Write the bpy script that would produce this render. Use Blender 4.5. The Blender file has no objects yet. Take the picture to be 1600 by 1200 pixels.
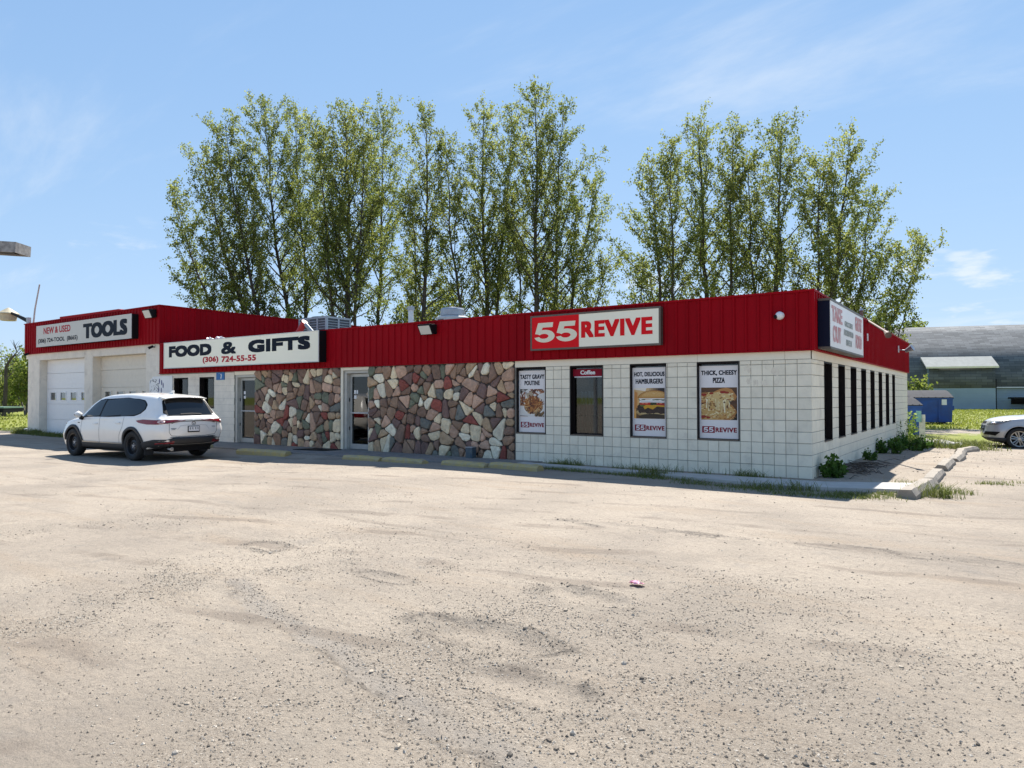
import bpy, bmesh, math, random
import numpy as np
from mathutils import Vector, Matrix
from mathutils.bvhtree import BVHTree

random.seed(7)
rng = np.random.default_rng(7)
scene = bpy.context.scene
C = scene.collection

# ------------------------------------------------------------------ camera
CAM = np.array([2.7708, -13.38693, 1.5])
YAW, PITCH, ROLL, FPX = 0.60856, 0.01708, -0.0018, 1092.2
cam_data = bpy.data.cameras.new("camera")
cam = bpy.data.objects.new("camera", cam_data)
C.objects.link(cam)
cam_data.sensor_fit = 'HORIZONTAL'
cam_data.sensor_width = 36.0
cam_data.lens = FPX / 1600 * 36.0
cam_data.clip_start = 0.1
cam_data.clip_end = 4000
fwd = Vector((-math.sin(YAW) * math.cos(PITCH), math.cos(YAW) * math.cos(PITCH), math.sin(PITCH)))
rgt = fwd.cross(Vector((0, 0, 1))).normalized()
upv = rgt.cross(fwd)
r2 = rgt * math.cos(ROLL) + upv * math.sin(ROLL)
u2 = -rgt * math.sin(ROLL) + upv * math.cos(ROLL)
m4 = Matrix((r2, u2, -fwd)).transposed().to_4x4()
m4.translation = Vector(CAM)
cam.matrix_world = m4
scene.camera = cam

# ------------------------------------------------------------------ sky, sun, exposure
TO_SUN = Vector((-0.27, 0.72, 1.0)).normalized()
SUN_EL = math.asin(TO_SUN.z)
SUN_ROT = math.atan2(TO_SUN.x, TO_SUN.y)
world = bpy.data.worlds.new("World")
scene.world = world
world.use_nodes = True
wt = world.node_tree
for n in list(wt.nodes):
    wt.nodes.remove(n)
w_out = wt.nodes.new('ShaderNodeOutputWorld')
w_bg = wt.nodes.new('ShaderNodeBackground')
w_bg.inputs['Strength'].default_value = 0.12
w_sky = wt.nodes.new('ShaderNodeTexSky')
w_sky.sky_type = 'NISHITA'
w_sky.sun_disc = False
w_sky.sun_elevation = SUN_EL
w_sky.sun_rotation = SUN_ROT
w_sky.altitude = 400
w_sky.air_density = 1.0
w_sky.dust_density = 0.0
w_sky.ozone_density = 1.5
# thin cirrus and a few low fair-weather clouds
w_tc = wt.nodes.new('ShaderNodeTexCoord')
w_sep = wt.nodes.new('ShaderNodeSeparateXYZ')
wt.links.new(w_tc.outputs['Generated'], w_sep.inputs[0])


def wmath(op, a, b=None, c=None):
    n = wt.nodes.new('ShaderNodeMath')
    n.operation = op
    for i, v in enumerate((a, b, c)):
        if v is None:
            continue
        if isinstance(v, (int, float)):
            n.inputs[i].default_value = v
        else:
            wt.links.new(v, n.inputs[i])
    return n.outputs[0]


zc = wmath('MAXIMUM', w_sep.outputs['Z'], 0.02)
px_ = wmath('DIVIDE', w_sep.outputs['X'], wmath('ADD', zc, 0.12))
py_ = wmath('DIVIDE', w_sep.outputs['Y'], wmath('ADD', zc, 0.12))
w_cmb = wt.nodes.new('ShaderNodeCombineXYZ')
wt.links.new(px_, w_cmb.inputs[0])
wt.links.new(py_, w_cmb.inputs[1])
w_map = wt.nodes.new('ShaderNodeMapping')
w_map.inputs['Rotation'].default_value = (0, 0, math.radians(24))
w_map.inputs['Scale'].default_value = (0.32, 1.25, 1)
w_map.inputs['Location'].default_value = (6.1, 4.4, 0)
wt.links.new(w_cmb.outputs[0], w_map.inputs[0])
w_n1 = wt.nodes.new('ShaderNodeTexNoise')
w_n1.inputs['Scale'].default_value = 1.1
w_n1.inputs['Detail'].default_value = 9
w_n1.inputs['Roughness'].default_value = 0.62
w_n1.inputs['Distortion'].default_value = 0.5
wt.links.new(w_map.outputs[0], w_n1.inputs['Vector'])
w_r1 = wt.nodes.new('ShaderNodeMapRange')
w_r1.interpolation_type = 'SMOOTHSTEP'
w_r1.inputs['From Min'].default_value = 0.53
w_r1.inputs['From Max'].default_value = 0.80
w_r1.inputs['To Max'].default_value = 0.45
wt.links.new(w_n1.outputs['Fac'], w_r1.inputs['Value'])
w_n2 = wt.nodes.new('ShaderNodeTexNoise')
w_n2.inputs['Scale'].default_value = 7.5
w_n2.inputs['Detail'].default_value = 8
w_n2.inputs['Roughness'].default_value = 0.55
w_map2 = wt.nodes.new('ShaderNodeMapping')
w_map2.inputs['Scale'].default_value = (1, 1, 3.4)
w_map2.inputs['Location'].default_value = (2.2, 0.4, 0.4)
wt.links.new(w_tc.outputs['Generated'], w_map2.inputs[0])
wt.links.new(w_map2.outputs[0], w_n2.inputs['Vector'])
w_r2 = wt.nodes.new('ShaderNodeMapRange')
w_r2.interpolation_type = 'SMOOTHSTEP'
w_r2.inputs['From Min'].default_value = 0.59
w_r2.inputs['From Max'].default_value = 0.70
wt.links.new(w_n2.outputs['Fac'], w_r2.inputs['Value'])
w_b2 = wt.nodes.new('ShaderNodeMapRange')       # low clouds only in a belt above the horizon
w_b2.interpolation_type = 'SMOOTHSTEP'
w_b2.inputs['From Min'].default_value = 0.24
w_b2.inputs['From Max'].default_value = 0.14
wt.links.new(w_sep.outputs['Z'], w_b2.inputs['Value'])
low = wmath('MULTIPLY', w_r2.outputs[0], w_b2.outputs[0])
cl = wmath('MAXIMUM', w_r1.outputs[0], wmath('MULTIPLY', low, 0.62))
# the camera that took the photograph compressed the bright sky: same soft shoulder and tint for the whole dome
def wvec(op, a, b):
    n = wt.nodes.new('ShaderNodeVectorMath')
    n.operation = op
    for i, v in enumerate((a, b)):
        if isinstance(v, tuple):
            n.inputs[i].default_value = v
        else:
            wt.links.new(v, n.inputs[i])
    return n.outputs[0]


K = 0.35
w_den = wvec('ADD', wvec('MULTIPLY', w_sky.outputs[0], (K, K, K)), (1, 1, 1))
w_soft = wvec('MULTIPLY', wvec('DIVIDE', w_sky.outputs[0], w_den), (1.20, 1.50, 1.93))
w_mix = wt.nodes.new('ShaderNodeMix')
w_mix.data_type = 'RGBA'
wt.links.new(cl, w_mix.inputs['Factor'])
wt.links.new(w_soft, w_mix.inputs['A'])
w_mix.inputs['B'].default_value = (3.9, 4.1, 4.25, 1)
wt.links.new(w_mix.outputs['Result'], w_bg.inputs['Color'])
wt.links.new(w_bg.outputs[0], w_out.inputs[0])

sun_data = bpy.data.lights.new("sun", 'SUN')
sun_data.energy = 4.8
sun_data.angle = math.radians(0.53)
sun_data.color = (1.0, 0.955, 0.89)
sun = bpy.data.objects.new("sun", sun_data)
sun.rotation_euler = (-TO_SUN).to_track_quat('-Z', 'Y').to_euler()
sun.location = (0, 0, 60)
C.objects.link(sun)

vs = scene.view_settings
vs.view_transform = 'Standard'
vs.look = 'None'
vs.exposure = 1.05
vs.gamma = 1.0
vs.use_curve_mapping = False
scene.render.engine = 'CYCLES'
scene.cycles.max_bounces = 8
scene.cycles.transparent_max_bounces = 12
scene.cycles.use_denoising = True

# ------------------------------------------------------------------ helpers: materials
MATS = {}


def mat(name, col, rough=0.6, metal=0.0, var=0.0, vscale=6.0, col2=None, bump=0.0, bscale=40.0, spec=0.5,
        obj_var=0.0, coat=0.0, dirt=0.0, dirt_col=(0.18, 0.15, 0.11), dirt_scale=1.5, stretch=(1, 1, 1)):
    """Principled material with world-space noise for wear, a per-object value shift and a fine bump."""
    if name in MATS:
        return MATS[name]
    m = bpy.data.materials.new(name)
    m.use_nodes = True
    t = m.node_tree
    b = t.nodes['Principled BSDF']
    b.inputs['Base Color'].default_value = (*col, 1)
    b.inputs['Roughness'].default_value = rough
    b.inputs['Metallic'].default_value = metal
    b.inputs['Specular IOR Level'].default_value = spec
    b.inputs['Coat Weight'].default_value = coat
    b.inputs['Coat Roughness'].default_value = 0.04
    geo = t.nodes.new('ShaderNodeNewGeometry')
    mp = t.nodes.new('ShaderNodeMapping')
    mp.inputs['Scale'].default_value = stretch
    t.links.new(geo.outputs['Position'], mp.inputs[0])
    cur = None
    if var > 0 or col2 is not None:
        n = t.nodes.new('ShaderNodeTexNoise')
        n.inputs['Scale'].default_value = vscale
        n.inputs['Detail'].default_value = 7
        n.inputs['Roughness'].default_value = 0.62
        t.links.new(mp.outputs[0], n.inputs['Vector'])
        r = t.nodes.new('ShaderNodeMapRange')
        r.inputs['From Min'].default_value = 0.32
        r.inputs['From Max'].default_value = 0.68
        t.links.new(n.outputs['Fac'], r.inputs['Value'])
        x = t.nodes.new('ShaderNodeMix')
        x.data_type = 'RGBA'
        c2 = col2 if col2 is not None else tuple(v * (1 - var) for v in col)
        c1 = tuple(min(1, v * (1 + var * 0.5)) for v in col) if col2 is None else col
        x.inputs['A'].default_value = (*c1, 1)
        x.inputs['B'].default_value = (*c2, 1)
        t.links.new(r.outputs[0], x.inputs['Factor'])
        cur = x.outputs['Result']
    if dirt > 0:
        n = t.nodes.new('ShaderNodeTexNoise')
        n.inputs['Scale'].default_value = dirt_scale
        n.inputs['Detail'].default_value = 10
        n.inputs['Roughness'].default_value = 0.72
        t.links.new(mp.outputs[0], n.inputs['Vector'])
        r = t.nodes.new('ShaderNodeMapRange')
        r.interpolation_type = 'SMOOTHSTEP'
        r.inputs['From Min'].default_value = 0.50
        r.inputs['From Max'].default_value = 0.72
        r.inputs['To Max'].default_value = dirt
        t.links.new(n.outputs['Fac'], r.inputs['Value'])
        x = t.nodes.new('ShaderNodeMix')
        x.data_type = 'RGBA'
        if cur is None:
            x.inputs['A'].default_value = (*col, 1)
        else:
            t.links.new(cur, x.inputs['A'])
        x.inputs['B'].default_value = (*dirt_col, 1)
        t.links.new(r.outputs[0], x.inputs['Factor'])
        cur = x.outputs['Result']
    if obj_var > 0:
        oi = t.nodes.new('ShaderNodeObjectInfo')
        r = t.nodes.new('ShaderNodeMapRange')
        r.inputs['To Min'].default_value = 1 - obj_var
        r.inputs['To Max'].default_value = 1 + obj_var * 0.5
        t.links.new(oi.outputs['Random'], r.inputs['Value'])
        h = t.nodes.new('ShaderNodeHueSaturation')
        if cur is None:
            h.inputs['Color'].default_value = (*col, 1)
        else:
            t.links.new(cur, h.inputs['Color'])
        t.links.new(r.outputs[0], h.inputs['Value'])
        cur = h.outputs[0]
    if cur is not None:
        t.links.new(cur, b.inputs['Base Color'])
    if bump > 0:
        n = t.nodes.new('ShaderNodeTexNoise')
        n.inputs['Scale'].default_value = bscale
        n.inputs['Detail'].default_value = 6
        t.links.new(mp.outputs[0], n.inputs['Vector'])
        bp = t.nodes.new('ShaderNodeBump')
        bp.inputs['Strength'].default_value = bump
        bp.inputs['Distance'].default_value = 0.02
        t.links.new(n.outputs['Fac'], bp.inputs['Height'])
        t.links.new(bp.outputs[0], b.inputs['Normal'])
    MATS[name] = m
    return m


def glass_mat(name, tint=(0.55, 0.6, 0.6), rough=0.02, refl=0.10):
    if name in MATS:
        return MATS[name]
    m = bpy.data.materials.new(name)
    m.use_nodes = True
    t = m.node_tree
    t.nodes.remove(t.nodes['Principled BSDF'])
    out = t.nodes['Material Output']
    tr = t.nodes.new('ShaderNodeBsdfTransparent')
    tr.inputs['Color'].default_value = (*tint, 1)
    gl = t.nodes.new('ShaderNodeBsdfGlossy')
    gl.inputs['Roughness'].default_value = rough
    gl.inputs['Color'].default_value = (1, 1, 1, 1)
    fr = t.nodes.new('ShaderNodeFresnel')
    fr.inputs['IOR'].default_value = 1.5
    ad = t.nodes.new('ShaderNodeMath')
    ad.operation = 'ADD'
    ad.use_clamp = True
    ad.inputs[1].default_value = refl
    t.links.new(fr.outputs[0], ad.inputs[0])
    mx = t.nodes.new('ShaderNodeMixShader')
    t.links.new(ad.outputs[0], mx.inputs[0])
    t.links.new(tr.outputs[0], mx.inputs[1])
    t.links.new(gl.outputs[0], mx.inputs[2])
    t.links.new(mx.outputs[0], out.inputs[0])
    MATS[name] = m
    return m


def print_mat():
    """Flat print: ink colours stored per face in the mesh."""
    if 'print' in MATS:
        return MATS['print']
    m = bpy.data.materials.new('print')
    m.use_nodes = True
    t = m.node_tree
    a = t.nodes.new('ShaderNodeAttribute')
    a.attribute_name = 'ink'
    t.links.new(a.outputs['Color'], t.nodes['Principled BSDF'].inputs['Base Color'])
    t.nodes['Principled BSDF'].inputs['Roughness'].default_value = 0.45
    MATS['print'] = m
    return m


def leaf_mat(name, dark, light, trans=0.35):
    if name in MATS:
        return MATS[name]
    m = bpy.data.materials.new(name)
    m.use_nodes = True
    t = m.node_tree
    t.nodes.remove(t.nodes['Principled BSDF'])
    out = t.nodes['Material Output']
    a = t.nodes.new('ShaderNodeAttribute')
    a.attribute_name = 'tint'
    x = t.nodes.new('ShaderNodeMix')
    x.data_type = 'RGBA'
    x.inputs['A'].default_value = (*dark, 1)
    x.inputs['B'].default_value = (*light, 1)
    t.links.new(a.outputs['Fac'], x.inputs['Factor'])
    d = t.nodes.new('ShaderNodeBsdfPrincipled')
    d.inputs['Roughness'].default_value = 0.6
    d.inputs['Specular IOR Level'].default_value = 0.2
    tl = t.nodes.new('ShaderNodeBsdfTranslucent')
    hs = t.nodes.new('ShaderNodeHueSaturation')
    hs.inputs['Value'].default_value = 1.8
    hs.inputs['Saturation'].default_value = 1.05
    t.links.new(x.outputs['Result'], hs.inputs['Color'])
    t.links.new(x.outputs['Result'], d.inputs['Base Color'])
    t.links.new(hs.outputs[0], tl.inputs['Color'])
    mx = t.nodes.new('ShaderNodeMixShader')
    mx.inputs[0].default_value = trans
    t.links.new(d.outputs[0], mx.inputs[1])
    t.links.new(tl.outputs[0], mx.inputs[2])
    t.links.new(mx.outputs[0], out.inputs[0])
    MATS[name] = m
    return m


# ------------------------------------------------------------------ helpers: objects
def thing(name, label, cat, loc=(0, 0, 0), rotz=0.0, group=None):
    o = bpy.data.objects.new(name, None)
    o.empty_display_size = 0.2
    C.objects.link(o)
    o.location = loc
    o.rotation_euler = (0, 0, rotz)
    o['label'] = label
    o['category'] = cat
    if group:
        o['group'] = group
    return o


def tag(o, label, cat, group=None):
    o['label'] = label
    o['category'] = cat
    if group:
        o['group'] = group
    return o


def link(name, me, parent=None, local=False):
    """One mesh object. Shapes under an unrotated Empty are written in world coordinates (local=False)."""
    o = bpy.data.objects.new(name, me)
    C.objects.link(o)
    if parent is not None:
        o.parent = parent
        if not local and parent.type == 'EMPTY':
            o.location = -Vector(parent.location)
    return o


class MB:
    def __init__(s):
        s.v, s.f, s.m = [], [], []

    def add(s, vs_, fs_, mi=0):
        k = len(s.v)
        s.v.extend([tuple(p) for p in vs_])
        for f in fs_:
            s.f.append(tuple(i + k for i in f))
            s.m.append(mi)
        return s

    def box(s, x0, x1, y0, y1, z0, z1, mi=0):
        return s.add([(x0, y0, z0), (x1, y0, z0), (x1, y1, z0), (x0, y1, z0), (x0, y0, z1), (x1, y0, z1), (x1, y1, z1), (x0, y1, z1)],
                     [(0, 3, 2, 1), (4, 5, 6, 7), (0, 1, 5, 4), (1, 2, 6, 5), (2, 3, 7, 6), (3, 0, 4, 7)], mi)

    def prism(s, poly, axis, a, b, mi=0):
        """poly = 2D points in the two other axes (cyclic order x>y>z), extruded along axis from a to b."""
        n = len(poly)

        def P(p, c):
            if axis == 0:
                return (c, p[0], p[1])
            if axis == 1:
                return (p[0], c, p[1])
            return (p[0], p[1], c)
        vs_ = [P(p, a) for p in poly] + [P(p, b) for p in poly]
        fs_ = [tuple(range(n))[::-1], tuple(range(n, 2 * n))] + [(i, (i + 1) % n, n + (i + 1) % n, n + i) for i in range(n)]
        return s.add(vs_, fs_, mi)

    def tube(s, pts, rad, n=8, mi=0, cap=True):
        pts = [Vector(p) for p in pts]
        if not hasattr(rad, '__len__'):
            rad = [rad] * len(pts)
        k = len(s.v)
        prev = None
        for i, p in enumerate(pts):
            d = (pts[min(i + 1, len(pts) - 1)] - pts[max(i - 1, 0)])
            d = d.normalized() if d.length > 1e-9 else Vector((0, 0, 1))
            if prev is None:
                a = d.orthogonal().normalized()
            else:
                a = (prev - d * prev.dot(d))
                a = a.normalized() if a.length > 1e-6 else d.orthogonal().normalized()
            prev = a
            b = d.cross(a)
            for j in range(n):
                t = 2 * math.pi * j / n
                s.v.append(tuple(p + (a * math.cos(t) + b * math.sin(t)) * rad[i]))
        for i in range(len(pts) - 1):
            for j in range(n):
                s.f.append((k + i * n + j, k + i * n + (j + 1) % n, k + (i + 1) * n + (j + 1) % n, k + (i + 1) * n + j))
                s.m.append(mi)
        if cap:
            s.f.append(tuple(k + j for j in range(n))[::-1])
            s.m.append(mi)
            s.f.append(tuple(k + (len(pts) - 1) * n + j for j in range(n)))
            s.m.append(mi)
        return s

    def lathe(s, prof, n=24, center=(0, 0, 0), axis='z', mi=0, closed=False, cap0=True):
        k = len(s.v)
        cx, cy, cz = center
        for (r, h) in prof:
            for j in range(n):
                t = 2 * math.pi * j / n
                c_, s_ = r * math.cos(t), r * math.sin(t)
                if axis == 'z':
                    s.v.append((cx + c_, cy + s_, cz + h))
                else:
                    s.v.append((cx + c_, cy + h, cz + s_))
        m_ = len(prof)
        for i in range(m_ if closed else m_ - 1):
            i2 = (i + 1) % m_
            for j in range(n):
                s.f.append((k + i * n + j, k + i * n + (j + 1) % n, k + i2 * n + (j + 1) % n, k + i2 * n + j))
                s.m.append(mi)
        if not closed:
            if cap0:
                s.f.append(tuple(k + j for j in range(n))[::-1])
                s.m.append(mi)
            s.f.append(tuple(k + (m_ - 1) * n + j for j in range(n)))
            s.m.append(mi)
        return s

    def mesh(s, name, mats, smooth=False, fix=True):
        me = bpy.data.meshes.new(name)
        me.from_pydata(s.v, [], s.f)
        for m in (mats if isinstance(mats, (list, tuple)) else [mats]):
            me.materials.append(m)
        if any(s.m):
            me.polygons.foreach_set('material_index', s.m)
        if smooth:
            me.polygons.foreach_set('use_smooth', [True] * len(me.polygons))
        if fix:
            bm = bmesh.new()
            bm.from_mesh(me)
            bmesh.ops.recalc_face_normals(bm, faces=bm.faces)
            bm.to_mesh(me)
            bm.free()
        me.update()
        return me

    def build(s, name, mats, parent=None, smooth=False, local=False, fix=True):
        return link(name, s.mesh(name, mats, smooth, fix), parent, local)


def bevel(o, w, seg=2, angle=35):
    md = o.modifiers.new('bevel', 'BEVEL')
    md.width = w
    md.segments = seg
    md.limit_method = 'ANGLE'
    md.angle_limit = math.radians(angle)
    return o


def quads_mesh(name, V, F, mats, attr=None, attr_name='tint', smooth=False):
    """numpy vertices (n,3) and quads/tris (m,k) straight into a mesh, with an optional per-face float attribute."""
    me = bpy.data.meshes.new(name)
    n, k = F.shape
    me.vertices.add(len(V))
    me.vertices.foreach_set('co', V.astype(np.float32).ravel())
    me.loops.add(n * k)
    me.loops.foreach_set('vertex_index', F.astype(np.int32).ravel())
    me.polygons.add(n)
    me.polygons.foreach_set('loop_start', np.arange(0, n * k, k, dtype=np.int32))
    me.polygons.foreach_set('use_smooth', np.full(n, smooth))
    for m in (mats if isinstance(mats, (list, tuple)) else [mats]):
        me.materials.append(m)
    if attr is not None:
        a = me.attributes.new(attr_name, 'FLOAT', 'FACE')
        a.data.foreach_set('value', attr.astype(np.float32))
    me.update(calc_edges=True)
    return me


def sstep(a, b, x):
    t = np.clip((np.asarray(x, float) - a) / (b - a), 0, 1)
    return t * t * (3 - 2 * t)


def vnoise(x, y, seed=0):
    """value noise in [-1,1] on numpy arrays"""
    xi, yi = np.floor(x).astype(np.int64), np.floor(y).astype(np.int64)
    fx, fy = x - xi, y - yi
    fx, fy = fx * fx * (3 - 2 * fx), fy * fy * (3 - 2 * fy)

    def h(i, j):
        n = (i * 374761393 + j * 668265263 + seed * 974711) & 0x7fffffff
        n = ((n ^ (n >> 13)) * 1274126177) & 0x7fffffff
        return ((n ^ (n >> 16)) & 0xffff) / 32767.5 - 1
    a, b, c, d = h(xi, yi), h(xi + 1, yi), h(xi, yi + 1), h(xi + 1, yi + 1)
    return (a * (1 - fx) + b * fx) * (1 - fy) + (c * (1 - fx) + d * fx) * fy


def fbm(x, y, oct=4, seed=0):
    s, a, t = 0, 1.0, 0
    for i in range(oct):
        s = s + a * vnoise(x * 2 ** i + 17.3 * i, y * 2 ** i - 9.1 * i, seed + i)
        t += a
        a *= 0.5
    return s / t


# ------------------------------------------------------------------ helpers: lettering
def text_mesh(body, box, plane, mats, bold=(0, 0), name='lettering', lift=0.0, resolution=3, spacing=1.0):
    """Lettering fitted into a box on a wall plane. plane = ('y', value): box (x0,x1,z0,z1) read from -Y;
    plane = ('x', value): box (y0,y1,z0,z1) read from +X. bold thickens the strokes sideways/upwards (metres)."""
    cu = bpy.data.curves.new('glyphs', 'FONT')
    cu.body = body
    cu.size = 1.0
    cu.align_x = 'CENTER'
    cu.resolution_u = resolution
    cu.space_character = spacing
    ob = bpy.data.objects.new('glyphs', cu)
    C.objects.link(ob)
    dg = bpy.context.evaluated_depsgraph_get()
    me0 = bpy.data.meshes.new_from_object(ob.evaluated_get(dg))
    bpy.data.objects.remove(ob)
    n = len(me0.vertices)
    co = np.empty(n * 3, np.float32)
    me0.vertices.foreach_get('co', co)
    co = co.reshape(-1, 3)
    polys = [tuple(p.vertices) for p in me0.polygons]
    bpy.data.meshes.remove(me0)
    x0, x1, z0, z1 = box
    bx, bz = bold
    lo, hi = co.min(0), co.max(0)
    U = x0 + bx + (co[:, 0] - lo[0]) / (hi[0] - lo[0]) * (x1 - x0 - 2 * bx)
    W = z0 + bz + (co[:, 1] - lo[1]) / (hi[1] - lo[1]) * (z1 - z0 - 2 * bz)
    offs = [(0, 0)] if bx == 0 and bz == 0 else [(i * bx, j * bz) for i in (-1, -0.5, 0, 0.5, 1) for j in (-1, 0, 1)]
    mb = MB()
    for q, (dx, dz) in enumerate(offs):
        e = lift + 0.0001 * q
        if plane[0] == 'y':
            vs_ = [(u + dx, plane[1] - e, w + dz) for u, w in zip(U, W)]
        else:
            vs_ = [(plane[1] + e, u + dx, w + dz) for u, w in zip(U, W)]
        mb.add(vs_, polys)
    return mb.mesh(name, mats, fix=False)


FIVE_W = 0.235


def five_shapes(box):
    """A wide slanted numeral five as flat polygons in a box."""
    x0, x1, z0, z1 = box

    def T(u, w):
        return (x0 + u * (x1 - x0), z0 + w * (z1 - z0))
    out = [[T(0.19, 1.0), T(0.13, 0.76), T(0.90, 0.76), T(0.93, 1.0)],
           [T(0.19, 1.0), T(0.04, 0.45), T(0.30, 0.40), T(0.42, 0.78), T(0.40, 0.9)]]
    pts_o, pts_i = [], []
    for i in range(23):                                         # bowl
        a = math.radians(150 - i * (150 + 168) / 22)
        pts_o.append((0.50 + 0.50 * math.cos(a), 0.32 + 0.32 * math.sin(a)))
        pts_i.append((0.47 + 0.23 * math.cos(a), 0.315 + 0.125 * math.sin(a)))
    for i in range(22):
        out.append([T(*pts_o[i]), T(*pts_o[i + 1]), T(*pts_i[i + 1]), T(*pts_i[i])])
    return out


def flat_shapes(polys, plane, lift, mats, name, step=0.00005):
    """polys: list of 2D outlines on a wall plane, each a hair proud of the one before."""
    mb = MB()
    for q, p in enumerate(polys):
        e = lift + q * step
        if plane[0] == 'y':
            mb.add([(a, plane[1] - e, b) for a, b in p], [tuple(range(len(p)))])
        else:
            mb.add([(plane[1] + e, a, b) for a, b in p], [tuple(range(len(p)))])
    return mb.mesh(name, mats, fix=False)


def ink_mesh(items, plane, lift, name, step=0.00003):
    """items: (outline, colour) pairs printed one over the other; colours are kept per corner."""
    mb = MB()
    cols = []
    for q, (p, c) in enumerate(items):
        e = lift + q * step
        mb.add([(a, plane[1] - e, b) for a, b in p], [tuple(range(len(p)))])
        cols.extend([c] * len(p))
    me = mb.mesh(name, print_mat(), fix=False)
    at = me.color_attributes.new('ink', 'FLOAT_COLOR', 'CORNER')
    at.data.foreach_set('color', np.array([(1.08 * c[0] ** 1.30, 1.08 * c[1] ** 1.42, 1.08 * c[2] ** 1.55, 1) for c in cols], np.float32).ravel())
    return me


# ------------------------------------------------------------------ palette
M_white_block = mat('painted_block', (0.88, 0.81, 0.64), 0.6, var=0.07, vscale=5, obj_var=0.07, bump=0.25, bscale=60, dirt=0.42, dirt_col=(0.52, 0.47, 0.38), dirt_scale=2.4)
M_white_wall = mat('painted_wall', (0.85, 0.77, 0.64), 0.65, var=0.10, vscale=2.5, bump=0.3, bscale=50, dirt=0.45, dirt_col=(0.46, 0.41, 0.34), dirt_scale=1.6)
M_trim = mat('cream_trim', (0.87, 0.80, 0.63), 0.55, var=0.06, vscale=3)
M_mortar = mat('mortar', (0.27, 0.26, 0.225), 0.9, var=0.3, vscale=8)
M_mortar_stone = mat('stone_mortar', (0.075, 0.062, 0.055), 0.9, var=0.3, vscale=10)
M_red = mat('red_metal', (0.31, 0.003, 0.009), 0.55, obj_var=0.10, var=0.14, vscale=1.2, spec=0.06, dirt=0.08, dirt_col=(0.22, 0.03, 0.035), dirt_scale=2.0, stretch=(1, 1, 0.3))
M_black = mat('black_metal', (0.009, 0.009, 0.010), 0.55, spec=0.15)
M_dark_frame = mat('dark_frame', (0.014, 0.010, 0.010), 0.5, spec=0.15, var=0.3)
M_interior = mat('interior', (0.05, 0.045, 0.04), 0.8, var=0.4, vscale=1.0)
M_roof = mat('roof_felt', (0.09, 0.09, 0.09), 0.9, var=0.3)
M_alu = mat('aluminium', (0.46, 0.46, 0.43), 0.45, metal=0.3, var=0.08)
M_glass = glass_mat('window_glass', (0.50, 0.55, 0.56), refl=0.01)
M_sign_pale = mat('sign_acrylic', (0.90, 0.86, 0.69), 0.35, var=0.03, vscale=0.8)
M_sign_grey = mat('sign_grey_acrylic', (0.60, 0.57, 0.50), 0.4, var=0.05, vscale=0.8)
M_sign_white = mat('sign_white_acrylic', (0.86, 0.85, 0.82), 0.35, var=0.04, vscale=1.5, dirt=0.15, dirt_col=(0.5, 0.5, 0.48))
M_ink_navy = mat('navy_vinyl', (0.008, 0.013, 0.024), 0.5, spec=0.08)
M_ink_red = mat('red_vinyl', (0.46, 0.022, 0.035), 0.45, spec=0.08)
M_ink_red_bright = mat('bright_red_vinyl', (0.72, 0.012, 0.018), 0.4, spec=0.08)
M_ink_maroon = mat('maroon_vinyl', (0.27, 0.012, 0.03), 0.5, spec=0.08)
M_ink_pale = mat('pale_vinyl', (0.78, 0.74, 0.56), 0.4)
M_bronze = mat('bronze_frame', (0.13, 0.105, 0.085), 0.45, metal=0.4, var=0.15)
M_concrete = mat('concrete', (0.31, 0.27, 0.22), 0.85, var=0.18, vscale=7, bump=0.5, bscale=90, dirt=0.35, dirt_col=(0.2, 0.18, 0.15), dirt_scale=4)
M_concrete_pale = mat('pale_concrete', (0.46, 0.44, 0.40), 0.85, var=0.12, vscale=5, bump=0.4, bscale=90, dirt=0.25, dirt_col=(0.26, 0.23, 0.19), dirt_scale=3)
M_yellow = mat('worn_yellow_paint', (0.50, 0.38, 0.12), 0.75, col2=(0.38, 0.32, 0.21), vscale=9, bump=0.5, bscale=80, dirt=0.5, dirt_col=(0.22, 0.19, 0.15), dirt_scale=6)
M_galv = mat('galvanised', (0.42, 0.44, 0.47), 0.45, metal=0.55, var=0.15, vscale=4)
M_white_paint = mat('white_paint', (0.78, 0.78, 0.77), 0.4, var=0.04)
M_door_white = mat('white_door_enamel', (0.88, 0.86, 0.83), 0.35, var=0.03)
M_door_beige = mat('beige_door_enamel', (0.76, 0.68, 0.55), 0.4, var=0.05, dirt=0.2, dirt_col=(0.42, 0.37, 0.31))
M_bark = mat('bark', (0.085, 0.068, 0.055), 0.9, var=0.45, vscale=5, bump=0.8, bscale=22, stretch=(1, 1, 0.35))
M_bark_grey = mat('grey_bark', (0.14, 0.125, 0.105), 0.9, var=0.45, vscale=4, bump=0.6, bscale=20, stretch=(1, 1, 0.35))

# ------------------------------------------------------------------ ground
POTS = [(0.22, -8.75, 0.40, 0.20, 0.035), (0.08, -9.86, 0.52, 0.22, 0.040), (-0.45, -6.05, 0.95, 0.15, 0.022), (1.6, -5.86, 0.55, 0.12, 0.016),
        (2.65, -5.74, 0.5, 0.13, 0.022), (-3.3, -9.0, 0.30, 0.16, 0.015), (-1.5, -9.2, 0.35, 0.12, 0.012), (0.75, -10.35, 0.4, 0.2, 0.018)]
# an old packed strip that crosses the near lot, its edge standing a little proud
STRIP = [(-2.3, -10.1), (-1.97, -10.23), (-1.44, -10.43), (-0.99, -10.51), (-0.16, -10.76), (0.24, -10.88), (0.76, -11.0), (1.3, -11.2)]


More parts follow.
